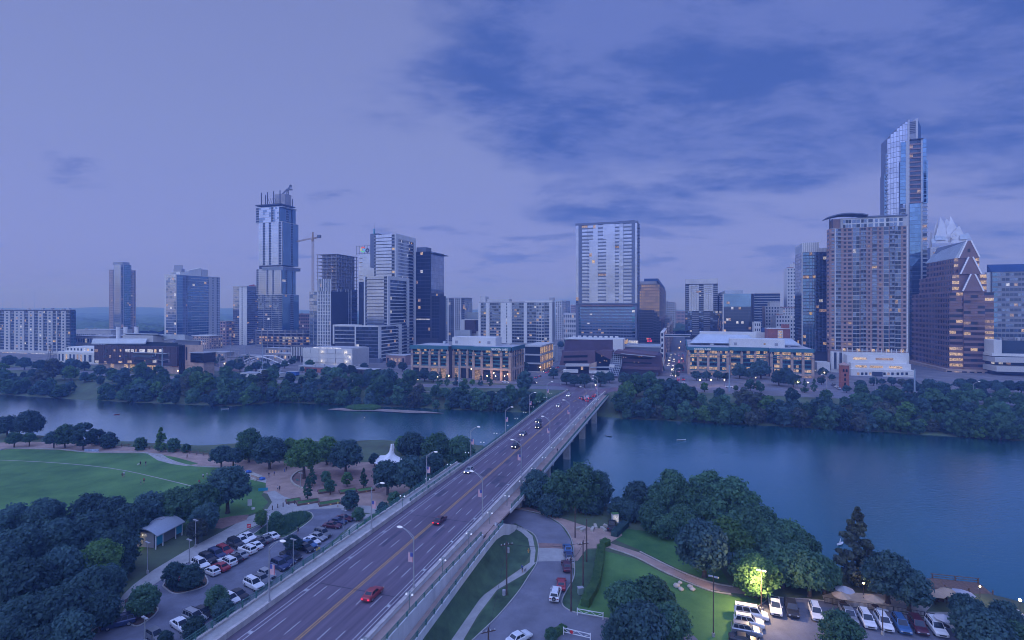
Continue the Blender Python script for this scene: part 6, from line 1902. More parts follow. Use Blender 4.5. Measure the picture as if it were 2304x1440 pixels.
for py0, py1, yo in ((801, 764, 0), (814, 803, -4), (834, 822, -6)):
	B.box('deck', -1, B.w, yo, B.d, B.z(py0), B.z(py1) if py1 > 790 else B.z(795), W_white if py1 < 800 else W_pale, True)
B.box('glass_hall', B.a(2254), B.w, 2, B.d, B.z(795), B.z(766), G_mid, True)
B.box('fin', 0, B.a(2254), 0, 16, B.z(795), B.z(765), W_white, True)
B.box('inner_wall', 1, B.w, 4, B.d, B.zb, B.z(801), G_dark, True)
for k in range(16): B.fb('S', 4, 'lit_pane', k * 5.0, k * 5.0 + 2.6, 0.02, 0.1, B.z(820), B.z(815), random.choice((L_white, G_dark, L_dim, G_dark)))
roof_kit(B, 4, B.w - 4, 4, B.d, B.z(766), 6)
B.finish()
# ---- brick bell tower
B = Bld('bell_tower', 'small brick bell tower with tiled cap near the avenue corner', 'tower', 1892, 1911, 345, xs=1890)
B.root.name = 'bell_tower'
zt = B.z(822); d = B.w
B.box('wall', 0, d, 0, d, B.zb, zt, W_redbrick, True)
mb = MB(); mb.prism([(-0.5, -0.5), (d + .5, -0.5), (d + .5, d + .5), (-0.5, d + .5)], zt, zt + 0.3, W_tan); mb.v += [(-0.3, -0.3, zt + .3), (d + .3, -0.3, zt + .3), (d + .3, d + .3, zt + .3), (-0.3, d + .3, zt + .3), (d / 2, d / 2, zt + 2.0)]
i = len(mb.v) - 5; k = mb.mi(W_brick)
for a in range(4): mb.f.append((i + a, i + (a + 1) % 4, i + 4)); mb.m.append(k)
mb.build('cap', B.root)
for k in range(5):
	zz = zt - 2.8 - k * 2.9
	for xx in ((d * 0.32, d * 0.68) if k == 0 else (d * 0.5,)):
		m_ = MB(); m_.tube((xx, -0.02, zz), (xx, -0.15, zz), 0.5, 0.5, G_black, 10); m_.box(xx - 0.5, xx + 0.5, -0.15, -0.02, zz - 1.3, zz, G_black); m_.build('arched_window', B.root)
B.finish()
B = Bld('corner_shops', 'low pale shops between the lit office and the brick tower podium', 'shop', 1838, 1868, 440, d=14)
zt = B.z(815); B.box('wall', 0, B.w, 0, B.d, B.zb, zt, W_white, True); B.box('awning', -0.5, B.w + .5, -1.6, 0, B.z(835), B.z(832.5), W_pale, True)
for k in range(5): B.fb('S', 0, 'shop_window', B.w * k / 5 + .3, B.w * (k + 1) / 5 - .3, 0.02, 0.1, B.zb + .3, B.z(837), L_warm, True)
B.finish()
# ------------------------------------------------------------------ trees
def leafmat(name, col, col2, trans=0.15):
	m = bpy.data.materials.new(name)
	m.use_nodes = True
	t = m.node_tree
	b = t.nodes['Principled BSDF']
	b.inputs['Roughness'].default_value = 0.75
	b.inputs['Specular IOR Level'].default_value = 0.2
	geo = t.nodes.new('ShaderNodeNewGeometry')
	nz = t.nodes.new('ShaderNodeTexNoise'); nz.inputs['Scale'].default_value = 0.45; nz.inputs['Detail'].default_value = 5; nz.inputs['Roughness'].default_value = 0.7
	t.links.new(geo.outputs['Position'], nz.inputs[0])
	rp = t.nodes.new('ShaderNodeValToRGB')
	rp.color_ramp.elements[0].position = 0.32; rp.color_ramp.elements[0].color = (*col, 1)
	rp.color_ramp.elements[1].position = 0.70; rp.color_ramp.elements[1].color = (*col2, 1)
	t.links.new(nz.outputs[0], rp.inputs[0])
	oi = t.nodes.new('ShaderNodeObjectInfo')
	mrn = t.nodes.new('ShaderNodeMapRange'); mrn.inputs[3].default_value = 0.75; mrn.inputs[4].default_value = 1.25
	t.links.new(oi.outputs['Random'], mrn.inputs[0])
	h = t.nodes.new('ShaderNodeHueSaturation')
	t.links.new(rp.outputs[0], h.inputs['Color']); t.links.new(mrn.outputs[0], h.inputs['Value'])
	t.links.new(h.outputs[0], b.inputs['Base Color'])
	tl = t.nodes.new('ShaderNodeBsdfTranslucent'); mxs = t.nodes.new('ShaderNodeMixShader'); mxs.inputs[0].default_value = 0.45
	t.links.new(h.outputs[0], tl.inputs[0]); t.links.new(b.outputs[0], mxs.inputs[1]); t.links.new(tl.outputs[0], mxs.inputs[2])
	t.links.new(mxs.outputs[0], t.nodes['Material Output'].inputs[0])
	MATS[name] = m
	return m
LM = {'d': leafmat('leaf_dark', (0.054, 0.118, 0.140), (0.100, 0.190, 0.165)),
      'm': leafmat('leaf_mid', (0.060, 0.150, 0.115), (0.135, 0.265, 0.140)),
      'l': leafmat('leaf_light', (0.080, 0.190, 0.075), (0.180, 0.33, 0.11)),
      'b': leafmat('leaf_brownish', (0.085, 0.115, 0.11), (0.15, 0.19, 0.13))}
M_bark = mat('bark', (0.09, 0.07, 0.055), 0.95, var=0.25, scale=2.0)
CR = {}
def crown_mesh(shape, tone, var, lod):
	"""crown about 1 unit radius; z from 0 (crown base) upward"""
	key = (shape, tone, var, lod)
	if key in CR: return CR[key]
	rg = random.Random(hash((shape, var, lod)) & 0xffff if False else (ord(shape[0]) * 131 + var * 17 + lod * 7))
	nb, nl, ls = {0: (44, 40, 0.165), 1: (76, 70, 0.105), 2: (130, 100, 0.070)}[lod]
	hs = {'oak': 1.25, 'tall': 2.1, 'cone': 3.2, 'round': 1.7, 'loose': 1.9, 'willow': 2.0}[shape]
	V = []; Fc = []
	for i in range(nb):
		for _ in range(50):
			u = rg.uniform(0.0, 1.0)
			if shape == 'oak': rad = math.sqrt(max(0, 1 - (u * 0.95) ** 2)) * 0.82 * (0.7 + 0.3 * min(1, u * 4))
			elif shape == 'cone': rad = (1 - u) ** 0.8 * 0.85 * min(1, 0.5 + u * 4)
			elif shape == 'tall': rad = math.sin(math.pi * (0.12 + 0.85 * u)) ** 0.7 * 0.8
			else: rad = math.sin(math.pi * (0.10 + 0.86 * u)) ** 0.6 * 0.82
			th = rg.uniform(0, 2 * math.pi); rr = rad * math.sqrt(rg.uniform(0.12, 1.0)) * rg.uniform(0.85, 1.12)
			c = Vector((rr * math.cos(th), rr * math.sin(th), u * hs * 0.86 + 0.08))
			break
		br_ = rg.uniform(0.12, 0.30) * (1.0 if shape != 'cone' else 0.75 * (1.15 - u))
		if shape == 'loose': br_ *= 0.85
		for k in range(nl):
			z = rg.uniform(-0.75, 1.0); t = rg.uniform(0, 2 * math.pi); q = math.sqrt(1 - z * z)
			n = Vector((q * math.cos(t), q * math.sin(t), z))
			p = c + Vector((n.x, n.y, n.z * 0.8)) * br_ * rg.uniform(0.35, 1.3)
			if shape == 'willow': p.z -= rg.uniform(0, 0.18)
			d = (n + Vector((rg.uniform(-1, 1), rg.uniform(-1, 1), rg.uniform(-0.6, 1.0))) * 0.8).normalized()
			a = d.orthogonal().normalized(); b_ = d.cross(a)
			an = rg.uniform(0, 6.28); a, b_ = a * math.cos(an) + b_ * math.sin(an), b_ * math.cos(an) - a * math.sin(an)
			s1 = ls * rg.uniform(0.6, 1.25); s2 = s1 * rg.uniform(0.5, 0.9)
			j = len(V)
			V += [tuple(p - a * s1), tuple(p + b_ * s2), tuple(p + a * s1), tuple(p - b_ * s2)]
			Fc.append((j, j + 1, j + 2, j + 3))
	me = bpy.data.meshes.new('crown_%s' % shape)
	me.from_pydata(V, [], Fc)
	me.materials.append(LM[tone])
	CR[key] = (me, hs)
	return CR[key]
TR = {}
def trunk_mesh(shape, var):
	if (shape, var) in TR: return TR[(shape, var)]
	rg = random.Random(var * 31 + len(shape))
	mb = MB()
	hs = {'oak': 1.25, 'tall': 2.1, 'cone': 3.2, 'round': 1.7, 'loose': 1.9, 'willow': 2.0}[shape]
	# from z = -1 (ground) to inside the crown at z > 0
	top = Vector((rg.uniform(-.05, .05), rg.uniform(-.05, .05), 0.25 * hs))
	mb.tube((0, 0, -1), (0, 0, -0.85), 0.14, 0.10, M_bark, 7)
	mb.tube((0, 0, -0.85), top, 0.10, 0.07, M_bark, 7)
	for i in range(5):
		t = 2 * math.pi * i / 5 + rg.uniform(-.4, .4)
		e = Vector((math.cos(t) * 0.5, math.sin(t) * 0.5, hs * rg.uniform(0.35, 0.7)))
		mb.tube(top * 0.3, e, 0.05, 0.015, M_bark, 5)
	mb.tube(top, (0, 0, hs * 0.85), 0.06, 0.015, M_bark, 5)
	TR[(shape, var)] = mb.mesh('trunk_%s' % shape)
	return TR[(shape, var)]
NAMES = {'oak': 'oak_tree', 'tall': 'elm_tree', 'cone': 'cypress_tree', 'round': 'round_tree', 'loose': 'young_tree', 'willow': 'willow_tree'}
TREES = []
def tree(shape, tone, x, y, z, r, trunk_h, label, group=None, lod=1, sz=1.0):
	"""crown radius r metres, crown base at trunk_h above the ground"""
	var = random.randrange(3)
	me, hs = crown_mesh(shape, tone, var, lod)
	root = thing(NAMES[shape], label, 'tree', (x, y, z), random.uniform(0, 6.28), group)
	ob('trunk', trunk_mesh(shape, var), root, (0, 0, trunk_h), None, (r * 0.8, r * 0.8, trunk_h if trunk_h > 0.3 else 0.3))
	ob('crown', me, root, (0, 0, trunk_h), None, (r, r, r * sz))
	return root
TONE = {'d': 'dark', 'm': 'green', 'l': 'light green', 'b': 'olive'}
KN = {'oak': 'spreading oak', 'tall': 'tall tree', 'cone': 'conical tree', 'round': 'rounded tree', 'loose': 'slender young tree', 'willow': 'feathery tree'}
def ctree(px, py, rpx, shape, tone, lab, group=None, lod=1, g=5.0, tf=0.55, sz=1.0):
	"""tree whose crown centre shows at photo pixel px,py with half width rpx"""
	hs = {'oak': 1.25, 'tall': 2.1, 'cone': 3.2, 'round': 1.7, 'loose': 1.9, 'willow': 2.0}[shape]
	r = 4.0
	for _ in range(8):
		hc = r * (tf + 0.5 * hs * 0.9 * sz)
		Y = (HC - g - hc) * F / (py - HY)
		r = rpx * Y / F
	x = (px - 1152) / F * Y
	gg = ground_z(x, Y)
	return tree(shape, tone, x, Y, min(g, max(gg, 0.2)) , r, r * tf, lab, group, lod, sz)
# woods at the lower left
GW = 'oaks of the dense grove at the lower left'
grove = [(30, 1178, 45, 'd'), (100, 1168, 48, 'd'), (45, 1240, 58, 'd'), (125, 1218, 54, 'd'), (205, 1150, 44, 'd'), (255, 1155, 40, 'd'), (200, 1200, 50, 'd'), (290, 1178, 46, 'd'), (340, 1148, 44, 'd'), (400, 1138, 44, 'm'), (452, 1130, 46, 'm'), (462, 1165, 34, 'd'), (265, 1232, 48, 'd'), (222, 1262, 50, 'l'), (130, 1288, 58, 'd'), (55, 1318, 62, 'd'), (200, 1330, 56, 'd'), (135, 1375, 62, 'd'), (245, 1310, 40, 'd'), (50, 1400, 62, 'd'), (150, 1432, 56, 'd'), (10, 1450, 60, 'd'), (225, 1372, 44, 'd'), (5, 1275, 54, 'd'), (378, 1150, 36, 'd'), (272, 1270, 32, 'd'), (90, 1460, 50, 'd')]
grove.sort()
for i, (px, py, r, tn) in enumerate(grove):
	lab = ('bright light green oak standing out among the dark lower-left grove' if tn == 'l' else '%s oak of the lower-left grove, %s counting from the left' % (TONE[tn], ordw(i + 1)))
	ctree(px, py, r, 'oak', tn, lab, GW, 2, tf=0.5, sz=1.15)
# single trees: px, py, radius, shape, tone, label
ONE = [
 (512, 1092, 50, 'oak', 'd', 'dark oak with visible trunk at the corner of the lawn', 0.6),
 (444, 1190, 22, 'round', 'b', 'small yellowish tree beside the curved-roof shelter', 0.6),
 (322, 1352, 33, 'round', 'm', 'bushy tree on the small kerbed island at the lower left', 0.3),
 (393, 1290, 24, 'round', 'd', 'left of two round trees on the parking island', 0.4),
 (430, 1296, 25, 'round', 'd', 'right of two round trees on the parking island', 0.4),
 (488, 1345, 25, 'round', 'm', 'round tree between parked cars nearest the bridge, second from below', 0.4),
 (503, 1374, 24, 'round', 'd', 'dark bushy tree just below another round tree beside the bridge wall', 0.35),
 (438, 1414, 26, 'round', 'd', 'bushy tree hiding a white car at the bottom of the lot', 0.3),
 (372, 1436, 16, 'round', 'd', 'small bush tree at the bottom edge beside the lot', 0.3),
 (659, 1222, 21, 'oak', 'd', 'small spreading tree amid the right-hand parking row', 0.5),
 (588, 1164, 15, 'tall', 'l', 'upright light tree at the left end of the planted median', 0.5),
 (621, 1170, 16, 'tall', 'm', 'upright tree in the middle of the planted median', 0.5),
 (788, 1124, 19, 'tall', 'd', 'dark upright tree by the plaza corner beside the lot', 0.2),
 (807, 1156, 14, 'round', 'm', 'small round shrub tree at the end of the parking row', 0.3),
 (862, 1146, 16, 'round', 'd', 'left shrub of the pair against the bridge', 0.1),
 (886, 1122, 15, 'round', 'm', 'grey green shrub tree by the bridge railing', 0.2),
 (692, 1094, 15, 'cone', 'm', 'young conical tree in the leftmost kerbed planter of the plaza', 0.45),
 (702, 1068, 13, 'cone', 'm', 'young conical tree behind the leftmost plaza planter', 0.45),
 (743, 1092, 14, 'loose', 'm', 'young sparse tree in the middle plaza planter', 0.5),
 (733, 1073, 12, 'loose', 'm', 'thin young tree behind the middle plaza planter', 0.5),
 (781, 1076, 13, 'loose', 'l', 'young light tree in the rear right plaza planter', 0.5),
 (818, 1073, 13, 'cone', 'm', 'young conical tree at the right end of the plaza', 0.45),
 (684, 1022, 40, 'oak', 'l', 'large light green oak at the river edge of the plaza', 0.7),
 (655, 1012, 24, 'round', 'l', 'light green tree left behind the large light oak', 0.5),
 (735, 1010, 26, 'round', 'l', 'light green tree between the light oak and the dark oak', 0.5),
 (778, 1022, 38, 'oak', 'd', 'very dark oak at the river right of the light green oak', 0.55),
 (606, 1014, 36, 'oak', 'd', 'dark oak on the river bank left of the plaza', 0.5),
 (560, 1000, 30, 'tall', 'm', 'taller tree behind the dark bank oak', 0.3),
 (498, 1022, 24, 'oak', 'd', 'left of the two small oaks on the gravel path', 0.7),
 (525, 1026, 22, 'oak', 'd', 'right of the two small oaks on the gravel path', 0.7),
 (842, 1032, 12, 'loose', 'd', 'tiny tree left of the white tent', 0.5),
 (928, 1002, 34, 'oak', 'd', 'dark tree behind the white tent', 0.4),
 (905, 1000, 18, 'loose', 'l', 'light spindly tree behind the tent at the water', 0.3),
 (985, 1008, 38, 'oak', 'm', 'green tree in the middle of the clump beside the bridge', 0.45),
 (1032, 1012, 36, 'oak', 'm', 'rightmost tree of the clump touching the bridge', 0.4),
 (872, 1068, 36, 'oak', 'd', 'front left oak of the clump beside the bridge', 0.6),
 (925, 1062, 42, 'oak', 'd', 'front middle oak of the clump beside the bridge', 0.6),
 (972, 1046, 30, 'oak', 'd', 'front right oak of the clump beside the bridge', 0.5),
 (16, 956, 24, 'oak', 'd', 'leftmost dark tree at the river edge', 0.5),
 (68, 950, 30, 'oak', 'd', 'second dark tree from the left at the river edge', 0.6),
 (32, 986, 17, 'oak', 'm', 'small oak by the path below the leftmost river trees', 0.6),
 (66, 985, 14, 'oak', 'm', 'small vase-shaped oak beside the leftmost path bend', 0.7),
 (121, 985, 18, 'oak', 'd', 'vase-shaped oak on the river path, third of the small ones', 0.7),
 (146, 978, 22, 'round', 'm', 'rounded tree right of the vase-shaped oak on the path', 0.5),
 (187, 978, 25, 'loose', 'd', 'sparse open tree on the river path', 0.4),
 (220, 984, 17, 'round', 'd', 'low dark tree right of the sparse open tree', 0.15),
 (246, 992, 18, 'round', 'd', 'low bushy tree sloping to the water', 0.1),
 (316, 999, 14, 'round', 'm', 'bank bush left of the pointed light tree', 0.1),
 (362, 986, 17, 'cone', 'l', 'pointed light green tree at the water near the lawn wedge', 0.2),
 (390, 1002, 15, 'round', 'm', 'bank bush right of the pointed light tree', 0.1),
 (418, 1009, 10, 'round', 'm', 'last small bank bush before the fence end', 0.1),
 (1206, 1098, 32, 'tall', 'd', 'dark tree hugging the east side of the bridge', 0.2),
 (1262, 1100, 34, 'willow', 'm', 'left half of the big feathery cypress pair by the bridge', 0.4),
 (1308, 1092, 40, 'willow', 'm', 'right half of the big feathery cypress pair by the bridge', 0.4),
 (1348, 1098, 30, 'tall', 'd', 'dark tall tree right of the feathery cypresses', 0.3),
 (1390, 1140, 22, 'oak', 'd', 'small dark tree by the boat ramp', 0.4),
 (1436, 1116, 34, 'oak', 'd', 'dark tree right of the boat ramp', 0.5),
 (1512, 1108, 38, 'tall', 'm', 'tall dark tree of the shore group, second from the ramp', 0.3),
 (1592, 1106, 44, 'tall', 'm', 'tallest tree of the shore group', 0.35),
 (1650, 1140, 50, 'tall', 'm', 'broad tree right of the tallest shore tree', 0.3),
 (1700, 1180, 48, 'oak', 'm', 'shore tree descending towards the water', 0.5),
 (1470, 1165, 34, 'oak', 'm', 'low dark tree above the upper lawn', 0.2),
 (1540, 1170, 36, 'oak', 'm', 'low dark tree at the back of the upper lawn', 0.2),
 (1585, 1228, 56, 'oak', 'd', 'broad dark oak overhanging the gravel path', 0.5),
 (1640, 1212, 48, 'oak', 'l', 'lighter oak at the bend of the gravel path', 0.6),
 (1770, 1210, 42, 'oak', 'm', 'oak at the water behind the lit tree', 0.5),
 (1806, 1232, 36, 'oak', 'm', 'rightmost oak of the shore group', 0.5),
 (1760, 1270, 46, 'oak', 'm', 'dark oak behind the lit tree on its right', 0.4),
 (1822, 1284, 46, 'oak', 'm', 'dark oak over the parked vans', 0.5),
 (1856, 1292, 32, 'round', 'm', 'rounded oak next to the patio', 0.4),
 (1684, 1278, 42, 'oak', 'm', 'dark oak just left above the lit tree', 0.4),
 (1998, 1292, 52, 'oak', 'd', 'big dark oak right of the tall conifer', 0.5),
 (2046, 1322, 42, 'oak', 'd', 'dark oak over the patio umbrellas', 0.5),
 (1962, 1276, 34, 'oak', 'd', 'oak filling the gap behind the tall conifer', 0.4),
 (1408, 1352, 44, 'oak', 'm', 'left crown of the big tree group at the bottom centre', 0.5),
 (1472, 1346, 48, 'oak', 'm', 'upper crown of the big tree group at the bottom centre', 0.5),
 (1440, 1412, 58, 'oak', 'd', 'front crown of the big tree group at the bottom centre', 0.4),
 (1506, 1400, 46, 'oak', 'm', 'right crown of the big tree group at the bottom centre', 0.4),
 (1390, 1425, 34, 'oak', 'd', 'lowest left crown of the bottom centre tree group', 0.2),
 (1240, 1135, 30, 'oak', 'd', 'low dark shrub tree under the feathery cypresses', 0.1),
 (1330, 1132, 28, 'oak', 'd', 'low shrub tree behind the stone blocks', 0.1),
 (1478, 1128, 36, 'oak', 'm', 'dark tree filling the shore between ramp and tall trees', 0.3),
 (1552, 1128, 40, 'oak', 'm', 'dark tree below the tallest shore tree on its left', 0.3),
 (1620, 1160, 46, 'oak', 'm', 'leafy tree below the tallest shore tree', 0.3),
 (1670, 1196, 44, 'oak', 'm', 'leafy tree in the middle of the shore mass', 0.3),
 (1735, 1226, 44, 'oak', 'm', 'leafy tree above the glowing tree', 0.3),
 (1500, 1185, 30, 'oak', 'm', 'low spreading tree at the upper lawn edge', 0.15),
 (1420, 1150, 26, 'oak', 'd', 'low shrub tree right of the ramp kiosk', 0.1),
 (1790, 1262, 42, 'oak', 'm', 'dark tree between the glowing tree and the vans', 0.3),
 (1893, 1426, 42, 'round', 'm', 'round tree at the bottom edge in front of the parked trucks', 0.3),
 (2176, 1372, 34, 'oak', 'd', 'dark low tree above the swimming pool', 0.25),
 (2262, 1384, 32, 'oak', 'd', 'dark low tree by the lamp at the right edge', 0.25),
 (2208, 1424, 56, 'oak', 'd', 'large dark bush at the bottom right corner', 0.1),
 (2290, 1440, 40, 'oak', 'm', 'bush in the extreme lower right corner', 0.1),
 (1240, 1428, 14, 'round', 'm', 'clipped shrub beside the gate drive', 0.05),
]
for px, py, r, sh, tn, lab, tf in ONE:
	r *= 1.18 if px > 1180 else 1.08
	ctree(px, py, r, sh, tn, lab, None, 2 if (r > 30 or py > 1150) else 1, tf=tf)
tree('oak', 'l', 46.6, 101.6, 5.0, 4.6, 1.5, 'tree glowing from a lamp before its crown beside the guest lot', None, 2)
ctree(1930, 1222, 62, 'cone', 'b', 'tall broad olive conifer standing by the water', None, 2, tf=0.12, sz=0.92)
# far bank: rows of trees from the water up to the avenue
rg = random.Random(11)
bank = []
px = -30.0
while px < 2340:
	for row, (d0, d1) in enumerate(((1.5, 6), (9, 16), (20, 30))):
		q = px + rg.uniform(-8, 8)
		k = (q - 1152) / F
		Y = 300.0
		for _ in range(6):
			Y = lerp_tab(NS, k * Y) + rg.uniform(d0, d1) if _ == 5 else lerp_tab(NS, k * Y) + (d0 + d1) / 2
		x = k * Y
		a = x * CT - Y * ST
		if -76 < a < -34: continue                      # the bridge
		if 150 < q < 235 and row == 0: continue         # the landing with the paths
		if 128 < q < 235 and row == 1 and rg.random() < 0.7: continue
		if row == 2 and 930 < q < 1240 and rg.random() < 0.75: continue
		if row == 2 and 1560 < q < 1900 and rg.random() < 0.8: continue
		r = rg.uniform(2.5, 6.3) * (1.0 if row else 0.92) * (1.12 if q < 900 else 1.0)
		sh = rg.choice(['oak', 'oak', 'round', 'tall', 'willow', 'loose'])
		tn = rg.choice('ddmmmmdmlb')
		bank.append((row, q, x, Y, r, sh, tn))
	px += 21.5
bank.sort()
cnt = {}
rown = ['waterline', 'middle row', 'upper row']
LMK = [(135, 'the far-left apartment slab'), (225, 'the civic hall'), (420, 'the library'), (560, 'the substation'), (690, 'the site trailers'), (800, 'the panelled building'), (930, 'the stepped tower'), (1190, 'the left office'), (1300, 'the bridge end'), (1500, 'the city hall'), (1600, 'the north avenue'), (1840, 'the lit office'), (2060, 'the brick tower'), (2240, 'the gabled office'), (9999, 'the right edge buildings')]
def landmark(px): return next(n_ for e_, n_ in LMK if px < e_)
for row, q, x, Y, r, sh, tn in bank:
	key = (tn, sh, row, landmark(q)); cnt[key] = cnt.get(key, 0) + 1
	lab = '%s %s, far bank %s below %s, %s from left' % (TONE[tn], KN[sh], rown[row], key[3], ordw(cnt[key]))
	random.seed(int(q * 7 + row))
	z = max(0.3, ground_z(x, Y))
	tree(sh, tn, x, Y, z - 0.1, r, r * (0.12 if row == 0 else 0.4), lab, 'trees covering the far river bank', 0, 1.0 if sh != 'oak' else 1.15)
cnt = {}
# street trees of the north side: px, base row, radius px, shape, tone
ST_ = [(932, 862, 17, 'oak', 'd'), (955, 858, 16, 'oak', 'd'), (975, 860, 14, 'oak', 'd'), (990, 868, 10, 'cone', 'm'), (1006, 869, 9, 'cone', 'm'), (1026, 868, 9, 'cone', 'd'), (1046, 866, 7, 'round', 'l'), (1063, 868, 7, 'round', 'l'), (1082, 868, 8, 'cone', 'd'), (1101, 869, 10, 'cone', 'm'), (1030, 846, 13, 'oak', 'd'), (1052, 848, 12, 'oak', 'd'), (1085, 850, 12, 'oak', 'd'), (1106, 850, 13, 'oak', 'd'), (1125, 850, 11, 'oak', 'd'), (1160, 846, 13, 'oak', 'd'), (1180, 838, 13, 'oak', 'd'), (1200, 830, 13, 'oak', 'd'), (1215, 822, 12, 'oak', 'd'), (1240, 818, 9, 'oak', 'd'), (1245, 852, 13, 'oak', 'd'), (1275, 866, 16, 'oak', 'd'), (1292, 870, 15, 'oak', 'd'), (1315, 872, 18, 'oak', 'd'), (1350, 870, 19, 'oak', 'd'), (1372, 862, 14, 'oak', 'd'), (1405, 868, 17, 'oak', 'd'), (1432, 868, 17, 'oak', 'd'), (1455, 866, 15, 'oak', 'd'), (1404, 884, 11, 'round', 'b'), (1462, 884, 20, 'tall', 'm'), (1488, 886, 14, 'tall', 'm'), (1488, 838, 9, 'oak', 'd'), (1495, 806, 7, 'oak', 'd'), (1529, 838, 11, 'oak', 'd'), (1520, 850, 9, 'oak', 'b'), (1567, 856, 12, 'oak', 'd'), (1590, 856, 12, 'oak', 'd'), (1615, 856, 12, 'oak', 'd'), (1634, 856, 10, 'oak', 'd'), (1664, 852, 19, 'oak', 'd'), (1712, 852, 24, 'oak', 'd'), (1690, 856, 16, 'oak', 'd'), (1752, 868, 20, 'oak', 'd'), (1785, 872, 18, 'oak', 'd'), (1768, 862, 20, 'oak', 'd'), (1585, 882, 10, 'round', 'l'), (1656, 880, 6, 'round', 'l'), (1688, 880, 12, 'loose', 'm'), (1706, 876, 8, 'tall', 'm'), (1712, 884, 10, 'round', 'm'), (1810, 884, 10, 'cone', 'm'), (1832, 882, 10, 'cone', 'm'), (1852, 848, 12, 'oak', 'd'), (1872, 856, 8, 'oak', 'd'), (1848, 866, 10, 'oak', 'd'), (1936, 880, 14, 'oak', 'd'), (1965, 868, 11, 'oak', 'd'), (1985, 866, 8, 'oak', 'd'), (2006, 868, 11, 'oak', 'd'), (2028, 870, 10, 'oak', 'b'), (1978, 892, 8, 'round', 'l'), (2007, 890, 10, 'round', 'l'), (2052, 885, 18, 'oak', 'd'), (2090, 892, 22, 'oak', 'd'), (2120, 894, 20, 'oak', 'd'), (2160, 878, 15, 'oak', 'd'), (2185, 878, 15, 'oak', 'd'), (2210, 880, 15, 'oak', 'd'), (2240, 882, 15, 'oak', 'd'), (2270, 884, 16, 'oak', 'd'), (2298, 886, 16, 'oak', 'd'), (2180, 900, 10, 'round', 'b'), (2150, 905, 16, 'oak', 'm'), (2200, 908, 18, 'oak', 'm'), (2250, 912, 18, 'oak', 'm'), (2290, 915, 18, 'oak', 'm'), (170, 832, 13, 'oak', 'd'), (158, 830, 13, 'oak', 'd'), (190, 834, 12, 'oak', 'd'), (140, 836, 12, 'oak', 'd'), (20, 828, 16, 'oak', 'd'), (55, 832, 16, 'oak', 'd'), (90, 836, 15, 'oak', 'd'), (120, 842, 14, 'oak', 'm'), (280, 848, 12, 'oak', 'd'), (312, 850, 9, 'oak', 'd'), (225, 848, 15, 'oak', 'd'), (250, 852, 14, 'oak', 'd'), (520, 835, 14, 'oak', 'd'), (540, 836, 12, 'oak', 'd'), (770, 842, 14, 'oak', 'd'), (790, 846, 14, 'oak', 'd'), (735, 852, 15, 'oak', 'm'), (830, 858, 16, 'oak', 'd'), (862, 862, 17, 'oak', 'd'), (820, 838, 12, 'oak', 'd'), (880, 832, 12, 'oak', 'd'), (905, 836, 12, 'oak', 'd'), (600, 838, 12, 'oak', 'd'), (575, 836, 12, 'oak', 'd'), (1540, 878, 9, 'oak', 'm'), (1262, 784, 9, 'oak', 'd'), (1278, 780, 10, 'oak', 'm'), (1255, 760, 10, 'oak', 'd'), (1285, 755, 11, 'oak', 'm'), (1270, 745, 10, 'oak', 'd')] + [(440 + i * 13 + (i * 37) % 11, 814 + (i * 53) % 30, 7 + (i * 29) % 6, 'oak', 'dm'[i % 2]) for i in range(20)] + [(1905 + i * 27 + (i * 41) % 17, 884 + (i * 37) % 26, 10 + (i * 23) % 8, 'oak', 'dmd'[i % 3]) for i in range(15)] + [(178 + i * 21 + (i * 31) % 9, 800 - (i * 17) % 22, 6 + i % 4, 'oak', 'd') for i in range(4)]
ST_.sort()
for i, (px, py, rp_, sh, tn) in enumerate(ST_):
	p = gp(px, py, 8.0)
	r = rp_ * p.y / F
	random.seed(i + 400)
	key = (tn, sh, landmark(px)); cnt[key] = cnt.get(key, 0) + 1
	lab_ = '%s %s street tree near %s, %s from the left' % (TONE[tn], KN[sh], key[2], ordw(cnt[key]))
	tree(sh, tn, p.x, p.y, 8.0, r, r * (0.45 if sh != 'cone' else 0.25), lab_, 'street trees north of the river', 0 if rp_ < 14 else 1)
random.seed(5)
# a far-off wood that reads as one mass, and the hills behind it
M_wood = mat('far_woodland', (0.04, 0.075, 0.04), 0.95, var=0.35, scale=0.02, var2=(0.06, 0.11, 0.05))
mb = MB(); rows = []
Y = 980.0
us = [-1.25 + 2.5 * i / 230 for i in range(231)]
while Y < 3800:
	rows.append(Y); Y *= 1.014
k = mb.mi(M_wood)
for Y in rows:
	for u in us:
		h = 8 + random.random() ** 2 * 9 + 4 * math.sin(u * 31 + Y * 0.004) + 10 * sm(1800, 3600, Y)
		mb.v.append((u * Y + random.uniform(-0.3, 0.3) * Y * 0.011, Y + random.uniform(-0.3, 0.3) * Y * 0.014, 6 + h))
for j in range(len(rows) - 1):
	for i in range(len(us) - 1):
		a = j * len(us) + i; mb.f.append((a, a + 1, a + len(us) + 1, a + len(us))); mb.m.append(k)
mb.sm = False
mb.build('woodland', kind='stuff', label='far wooded plain stretching to the horizon behind the city')
mb = MB(); n = 160; k = mb.mi(M_wood)
for j, (Y, base) in enumerate(((3600, 0.0), (4200, 0.75), (4800, 1.0), (5300, 0.8))):
	for i in range(n + 1):
		u = -1.3 + 2.6 * i / n
		h = (46 + 20 * sm(-0.2, -1.0, u) + 7 * math.sin(u * 9 + 1) + 4 * math.sin(u * 23) + 2 * math.sin(u * 71)) * base
		mb.v.append((u * Y, Y, 8 + h))
for j in range(3):
	for i in range(n):
		a = j * (n + 1) + i; mb.f.append((a, a + 1, a + n + 2, a + n + 1)); mb.m.append(k)
mb.sm = True
mb.build('hills', kind='structure')
